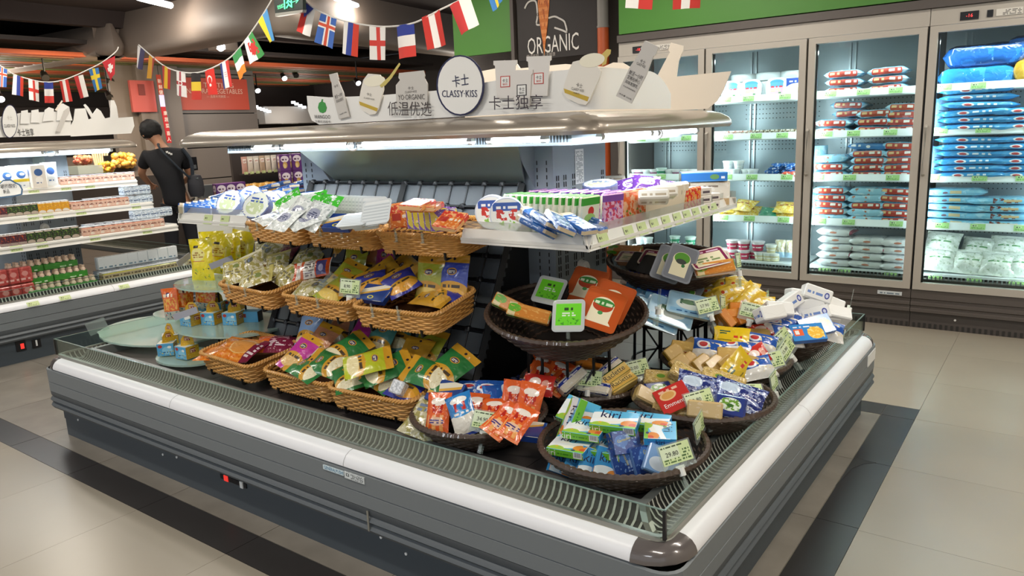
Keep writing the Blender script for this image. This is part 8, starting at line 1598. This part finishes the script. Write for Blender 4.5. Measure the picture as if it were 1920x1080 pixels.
for px, z, y, yw, lb in ((1775, 0.49, 6.53, 10, 'clear frozen bag at the front left, fourth door bottom'), (1775, 0.60, 6.62, -6, 'clear frozen bag lying above the front left one'), (1832, 0.48, 6.55, 6, 'clear frozen bag in the middle, fourth door bottom'), (1845, 0.56, 6.68, -10, 'clear frozen bag behind the middle one'), (1890, 0.48, 6.54, 8, 'clear frozen bag right of the middle one'), (1905, 0.58, 6.68, 2, 'clear frozen bag at the back right, fourth door bottom'), (1940, 0.48, 6.55, 0, 'clear frozen bag at the far right, fourth door bottom')): put(bb, orient((FXp(px), y, z), yw, 35, 3), lb)
# second door: tubs and jars, trays, pots, yellow bags, cups
m_jar = frostm('jar_plastic', 'E3E8EA', 0.75); jar = Proto('ice_cream_tub', 'ice cream', lathe_mesh([(0.0, 0), (0.105, 0), (0.11, 0.02), (0.11, 0.13), (0.10, 0.15)], m_jar, 20)).add('lid', lathe_mesh([(0.115, 0.15), (0.117, 0.155), (0.117, 0.205), (0.11, 0.213), (0.0, 0.214)], M('D4DADC', 0.3, coat=0.4), 20))
for i, px in enumerate((1392, 1438, 1484)): put(jar, T(FXp(px, 6.66), 6.68, Z5[0]+0.005), 'large white-lidded tub, %s from the left on the second door top shelf' % ORD[i])
m_tl = printm('tub_label', 'EDEFF0', [('r', 0.12, 0.0, 0.88, 0.86, 'F6F8F8'), ('e', 0.5, 0.8, 0.36, 0.16, '4A90C4'), ('r', 0.16, 0.1, 0.84, 0.78, 'D8A8C4'), ('r', 0.16, 0.55, 0.84, 0.8, '5A9AC8'), ('t', 0.2, 0.52, 0.8, 0.66, 'C83A44', 1, 7), ('t', 0.2, 0.3, 0.8, 0.48, 'E8D08A', 2, 5), ('r', 0.6, 0.1, 0.74, 0.26, '5A8A5A')], 0.3, 0.5)
tb = Proto('ice_cream_box', 'ice cream', tray(0.17, 0.16, 0.09, M('F2F4F4', 0.25, coat=0.5), m_tl, M('EDF0F2', 0.3), r=0.05))
for i, px in enumerate((1366, 1403, 1450)): put(tb, orient((FXp(px, 6.47), 6.50, Z5[0]+0.085), 0, 3), 'white rounded ice cream box with a pink label, %s from the left' % ORD[i])
put(Proto('frozen_box', 'frozen food', carton(0.16, 0.15, 0.10, printm('bun_box', '2E4A9A', [('e', 0.5, 0.1, 0.7, 0.62, 'E8E2CE'), ('e', 0.6, 0.3, 0.32, 0.3, 'EFE6C8'), ('t', 0.15, 0.78, 0.5, 0.9, 'E8ECF4', 1, 4), ('r', 0, 0, 1, 0.1, 'D8B23A')], 0.3, 0.4), None, None)), orient((FXp(1490, 6.48), 6.5, Z5[0]+0.078), 0), 'blue box with a pale bun picture at the right, second door top shelf')
m_tr = printm('long_tray', 'D8CDBE', [('n', 6, 0.5, 'A86A5A'), ('n', 8, 0.58, 'F2EEE6'), ('n', 10, 0.64, '5A4A3A')], 0.2, 0.7, 0.3, 15); lt = Proto('frozen_tray', 'frozen food', carton(0.20, 0.055, 0.30, m_tr, m_tr, M('F0F2F2', 0.25, coat=0.6), bev=0.01)); lt2 = Proto('frozen_tray', 'frozen food', carton(0.16, 0.055, 0.28, printm('speck_tray', 'E2DACA', [('n', 9, 0.5, '6A5A3A'), ('n', 12, 0.6, '3A3A34')], 0.2, 0.7), None, M('F0F0EC', 0.25, coat=0.6), bev=0.01))
for i, px in enumerate((1352, 1392)): put(lt, T(FXp(px), 6.58, Z5[1]+0.03), 'long pink and white frozen tray, %s on the second door second shelf' % ('left', 'right')[i])
for i, px in enumerate((1430, 1458, 1487)): put(lt2, T(FXp(px), 6.58, Z5[1]+0.03), 'speckled frozen tray, %s from the left on the second door second shelf' % ORD[i])
def pot(nm, body, rim='F2F4F4', r=0.045, h=0.06):
    m = printm('pot_'+nm, body, [('r', 0, 0.78, 1, 1, rim), ('t', 0.0, 0.35, 1, 0.55, 'F4F4F2', 1, 30)], 0.25, 0.5)
    return Proto('pot', 'frozen food', lathe_mesh([(0.0, 0), (r*0.8, 0), (r, h)], m, 14)).add('lid', lathe_mesh([(r*1.06, h), (r*1.08, h+0.008), (r*0.95, h+0.011), (0, h+0.011)], M(rim, 0.3), 14))
pw, pg_, pr_, pc = pot('white', 'DCE2E8'), pot('green', '3E9A74', 'D8ECE4', 0.048, 0.075), pot('red', 'C83A5E', 'EEE6EA', 0.055, 0.07), pot('cream', 'D8CFA8', 'EEF0EA', 0.05, 0.06)
pots = [(pw, 1345, 2, 'second door third shelf'), (pw, 1362, 2, 'second door third shelf'), (pw, 1378, 2, 'second door third shelf'), (pw, 1398, 2, 'second door third shelf'), (pw, 1412, 2, 'second door third shelf')]
for i, (p, px, l, w) in enumerate(pots): put(p, T(FXp(px), 6.5+0.03*(i % 2), Z5[l]), 'white dessert pot, %s from the left on the %s' % (ORD[i], w), 'white dessert pots')
for i, px in enumerate((1364, 1384)): put(pw, T(FXp(px), 6.52, Z5[2]+0.072), 'white dessert pot stacked on top, %s one, second door third shelf' % ('left', 'right')[i])
m_bl = printm('ice_lolly_blue', '2E6AB8', [('n', 6, 0.58, 'DCE8F4'), ('n', 9, 0.62, '6AA4DC')], 0.2, 0.7, 0.4, 20); ip = Proto('ice_lolly', 'ice cream', flowpack(0.13, 0.055, 0.03, m_bl, 21)); m_rl = printm('ice_lolly_red', 'D8553A', [('n', 6, 0.58, 'F2DCC8')], 0.2, 0.7, 0.4, 20); ir = Proto('ice_lolly', 'ice cream', flowpack(0.13, 0.055, 0.03, m_rl, 22))
rr = random.Random(5)
for j in range(4):
    for i in range(6-j): put(ip, Matrix.Translation((FXp(1443+11*i+6*j), 6.50+0.05*(i % 2), Z5[2]+0.02+0.028*j)) @ Matrix.Rotation(R(rr.uniform(-60, 60)), 4, 'Z') @ Matrix.Rotation(R(rr.uniform(-18, 18)), 4, 'X'), 'blue ice lolly, %s from the left in the %s layer of the freezer heap' % (ORD[i], ORD[j]), 'heap of blue ice lollies')
for i in range(5): put(ir, Matrix.Translation((FXp(1478+7*i), 6.46, Z5[2]+0.02+0.02*(i % 2))) @ Matrix.Rotation(R(rr.uniform(-40, 40)), 4, 'Z'), 'red wrapped ice lolly, %s from the left before the blue heap' % ORD[i], 'red ice lollies')
m_yf = printm('yellow_frozen', 'E3BE45', [('n', 5, 0.52, 'F0DA8A'), ('n', 8, 0.6, 'C8862E'), ('t', 0.2, 0.4, 0.8, 0.6, 'A85A2A', 1, 7)], 0.2, 0.7, 0.4, 15); yf = Proto('frozen_bag', 'frozen food', pouch(0.22, 0.16, 0.06, m_yf, seed=62, wr=0.012)); gf = Proto('frozen_bag', 'frozen food', pouch(0.15, 0.12, 0.05, printm('green_frozen', '2E8A6A', [('n', 5, 0.6, '8AC8A8')], 0.2, 0.7, 0.4), seed=63))
for i, (px, dz, yw) in enumerate(((1352, 0.04, 10), (1378, 0.05, -8), (1402, 0.06, 6), (1370, 0.09, 20), (1395, 0.11, -12), (1462, 0.05, 10), (1490, 0.05, -6), (1478, 0.10, 8))): put(yf, orient((FXp(px), 6.53, Z5[3]+dz), yw, 60, 5), 'yellow frozen bag, %s counted from the left, second door fourth shelf' % ORD[i], 'yellow frozen bags')
put(gf, orient((FXp(1445), 6.5, Z5[3]+0.06), 8, 55, 4), 'green frozen bag between the yellow ones, second door fourth shelf')
for i, (px, k) in enumerate(((1345, 0), (1362, 0), (1376, 1), (1376, 0), (1398, 0), (1398, 1), (1414, 0), (1425, 1))): put(pr_, T(FXp(px), 6.51+0.07*(px == 1414), Z5[4]+0.082*k), 'red and white cup, %s counted from the left at the second door bottom' % ORD[i])
for i, (px, k) in enumerate(((1430, 0), (1446, 0), (1452, 1), (1458, 0))): put(pc, T(FXp(px), 6.5, Z5[4]+0.072*k), 'cream cup, %s counted from the left at the second door bottom' % ORD[i])
m_wh = printm('shell_bag', 'EDE8DA', [('n', 5, 0.5, 'D4C6A0'), ('r', 0, 0, 1, 0.3, 'A8C8E2')], 0.2, 0.7, 0.4, 15); wb_ = Proto('frozen_bag', 'frozen food', pouch(0.09, 0.15, 0.05, m_wh, seed=64))
for i, px in enumerate((1468, 1488)): put(wb_, orient((FXp(px), 6.5, Z5[4]+0.11), 0, 8), 'pale standing bag with a blue foot, %s at the second door bottom' % ('left one', 'right one')[i])
# first door
rr = random.Random(9)
m_bd = printm('dessert_cup', 'D8CED8', [('n', 5, 0.5, 'F2EEF2'), ('n', 8, 0.6, 'A84A7A')], 0.2, 0.7); pd = pot('plum', '9A4A78', 'F0EAF0', 0.05, 0.06)
for i, px in enumerate((1183, 1198, 1214, 1228, 1256, 1270, 1284, 1300)): put(pd if i % 2 else pw, T(FXp(px), 6.5, Z5[2]), '%s dessert cup, %s from the left on the first door third shelf' % (('white', 'plum')[i % 2], ORD[i if i < 4 else i+1]))
put(pg_, T(FXp(1241), 6.49, Z5[2]), 'green dessert cup in the middle of the first door third shelf')
for i, (px, k) in enumerate(((1234, 0), (1250, 0), (1266, 0), (1286, 0), (1302, 0), (1266, 1), (1296, 1), (1280, 0))): put(pg_, T(FXp(px), 6.5+(0.08 if i == 7 else 0), Z5[4]+0.087*k), 'green dessert cup, %s counted from the left behind the first door, bottom' % ORD[i])
for i, (px, k) in enumerate(((1182, 0), (1198, 0), (1215, 0), (1215, 1), (1200, 1))): put(pw, T(FXp(px), 6.5, Z5[4]+0.072*k), 'white dessert cup, %s counted from the left behind the first door, bottom' % ORD[i])

# ------------------------------------------------------------------ rack of bread, boxes and produce in the background
br = empty('display_rack', (-7.9, 5.75, 0), 'dark rack behind the chiller holding purple boxes and bread', 'rack')
b = MB(); b.box((-8.05, 5.8, 0.88), (0.42, 1.7, 0.06), m_walld); sub(br, 'shelf', b)
b = MB(); b.box((-8.05, 5.8, 0.42), (0.40, 1.66, 0.84), m_wall); sub(br, 'base_cabinet', b)
b = MB(); b.box((-8.28, 6.1, 1.16), (0.04, 1.1, 0.6), m_walld); sub(br, 'back_panel', b)
b = MB(); b.box((-8.10, 6.1, 1.185), (0.24, 1.0, 0.02), m_walld); sub(br, 'upper_shelf', b)
m_pb_ = printm('purple_box', '5E2E74', [('e', 0.5, 0.72, 0.4, 0.2, 'E8DCE4'), ('t', 0.2, 0.64, 0.8, 0.8, '5A3A5A', 1, 5), ('e', 0.5, 0.36, 0.22, 0.2, 'C8A05A'), ('e', 0.45, 0.3, 0.14, 0.14, 'E0C88A')], 0.35, 0.3)
pbx = Proto('cereal_box', 'box', carton(0.125, 0.20, 0.10, m_pb_, m_pb_, M('8A4A9A', 0.4)))
for i in range(3): 
    y = at(414+18*i, 345, x=-7.85).y
    for j in range(2): put(pbx, orient((-7.88, y, 1.015+0.203*j-0.0), 80), 'purple box in the left stack, %s column, %s layer, behind the left end shelf' % (ORD[i], ('lower', 'upper')[j])) if not (j == 1) else None
for i in range(2):
    y = at(536+23*i, 320, x=-7.75).y
    for j in range(2): put(pbx, orient((-7.78, y, 1.10+0.203*j), 72), 'purple box in the right stack, %s column, %s layer, beside the mirror' % (('left', 'right')[i], ('lower', 'upper')[j]))
b = MB(); y0_, y1_ = at(527, 330, x=-7.8).y, at(580, 330, x=-7.8).y; b.box((-7.8, (y0_+y1_)/2, 0.95), (0.22, y1_-y0_, 0.09), m_walld); sub(br, 'riser', b)
m_brd = printm('bread', 'C8923E', [('n', 6, 0.52, 'DDB26A'), ('n', 12, 0.66, 'F2E8D2')], 0.25, 0.6, 0.4, 20); bl_ = Proto('bread_loaf', 'bread', flowpack(0.22, 0.16, 0.17, m_brd, 31, fin=0.03, wr=0.01))
for i, px in enumerate((462, 487, 510)): y = at(px, 352, x=-7.85).y; put(bl_, Matrix.Translation((-7.9, y, 1.0)) @ Matrix.Rotation(R(80), 4, 'Z'), 'bagged bread loaf, %s from the left behind the left end shelf' % ORD[i])
hangc = ['C99A8A', 'D6CBBB', 'CFC6BA', 'B9A088', 'D2C4B2', 'DAD2C6']
for i, c in enumerate(hangc):
    px = 464+11.2*i; y = at(px, 300, x=-7.9).y
    put(Proto('snack_packet', 'snack', pouch(0.082, 0.20, 0.03, printm('hang_'+c, c, [('r', 0.2, 0.62, 0.8, 0.84, 'F0ECE4'), ('t', 0.25, 0.66, 0.75, 0.8, 'A8604A', 2, 4)], 0.35, 0.4), seed=70+i)), orient((-7.97, y, 1.345 if False else 1.30), 90), 'pale snack packet, %s from the left in the row above the bread' % ORD[i])
    b = MB(); b.box((-7.955, y, 1.205), (0.004, 0.05, 0.03), m_labely); sub(br, 'price_label', b)
# scanner post
sc = empty('scanner_post', (-9.2, 5.55, 0), 'pale post with a dark reader head beside the grey wall panels', 'post')
a_, c_ = at(362, 320, x=-9.2), at(370, 415, x=-9.2)
b = MB(); b.tube([(a_.x, a_.y, a_.z), (c_.x, c_.y, 0.5), (c_.x, c_.y, 0.0)], 0.028, M('BDB8AE', 0.4), 8); sub(sc, 'post', b, True)
b = MB(); b.box((a_.x+0.03, a_.y-0.01, a_.z+0.09), (0.06, 0.09, 0.17), m_blackp); hd = sub(sc, 'reader_head', b); b = MB(); b.box((a_.x+0.063, a_.y-0.01, a_.z+0.05), (0.004, 0.05, 0.05), m_greyd); sub(hd, 'reader_window', b)
b = MB(); b.box(at(388, 358, x=-9.2), (0.2, 0.26, 0.16), m_greyd); sub(sc, 'side_box', b)
# produce stand, warmly lit
pd_ = empty('produce_stand', (-10.3, 4.7, 0), 'dark produce stand with heaps of fruit glowing under warm lamps behind the left island', 'stand')
b = MB(); b.box((-10.25, 4.75, 0.55), (1.1, 1.9, 1.1), m_walld); b.prism([(-10.8, 1.1), (-9.7, 1.1), (-9.7, 1.19), (-10.0, 1.2), (-10.8, 1.46)], 3.9, 5.6, m_walld, 'y'); sub(pd_, 'counter', b)
rr = random.Random(11)
def heap(name, label, cat, px0, px1, py0, py1, x, n, r, cols, dz=0.0):
    b = MB(); base = at((px0+px1)/2, py1, x=x)
    for i in range(n):
        p = at(rr.uniform(px0, px1), rr.uniform(py0, py1), x=x-rr.uniform(0, 0.15)); rad = r*rr.uniform(0.8, 1.2); m = M(rr.choice(cols), 0.4, coat=0.2)
        b.lathe([(0, -rad), (rad*0.75, -rad*0.6), (rad, 0), (rad*0.75, rad*0.6), (0, rad)], m, 6, c=p)
    o = link(name, b.mesh(name, True)); tag(o, label, cat, kind='stuff')
heap('fruit_heap', 'heap of pinkish fruit on the produce stand, left', 'fruit', 142, 168, 295, 305, -10.1, 60, 0.035, ['D88A6A', 'C86A5A', 'E0A88A'])
heap('fruit_heap', 'heap of golden fruit on the produce stand beside the shopper', 'fruit', 212, 252, 290, 312, -10.1, 110, 0.035, ['E8B45A', 'F0CC82', 'D89A3A'])
heap('fruit_heap', 'small heap of green and yellow fruit below the golden heap', 'fruit', 188, 212, 306, 322, -9.95, 60, 0.03, ['B8C050', 'E0B840', 'C87A40'])
b = MB(); 
for i in range(7): p = at(176+3.5*i, 292, x=-10.1); b.tube([p+Vector((0, 0, -0.12)), p+Vector((0.02, 0.01*(i-3), 0.07))], 0.012, M('E6D8BE', 0.5), 5)
lk = link('leek_bundle', b.mesh('leek', True)); tag(lk, 'bundle of pale leeks standing between the fruit heaps', 'vegetable', kind='stuff')
b = MB(); p = at(201, 297, x=-10.0); b.box(p, (0.02, 0.09, 0.07), m_black); sub(pd_, 'price_board', b)
b = MB(); p, q = at(137, 318, x=-9.85), at(184, 318, x=-9.85); b.box(((p+q)/2), (0.25, q.y-p.y, 0.10), frostm('punnet', 'DDE6E6', 0.6)); cr = link('punnet_row', b.mesh('punnet')); tag(cr, 'row of clear punnets in front of the pink fruit', 'punnet')
for y, pw_ in ((4.4, 14), (5.1, 14)):
    l = area('produce_lamp_light', (-9.6, y, 2.5), (0.3, 0.3), pw_*1.6, (1, 0.78, 0.5), (0, R(28), 0))
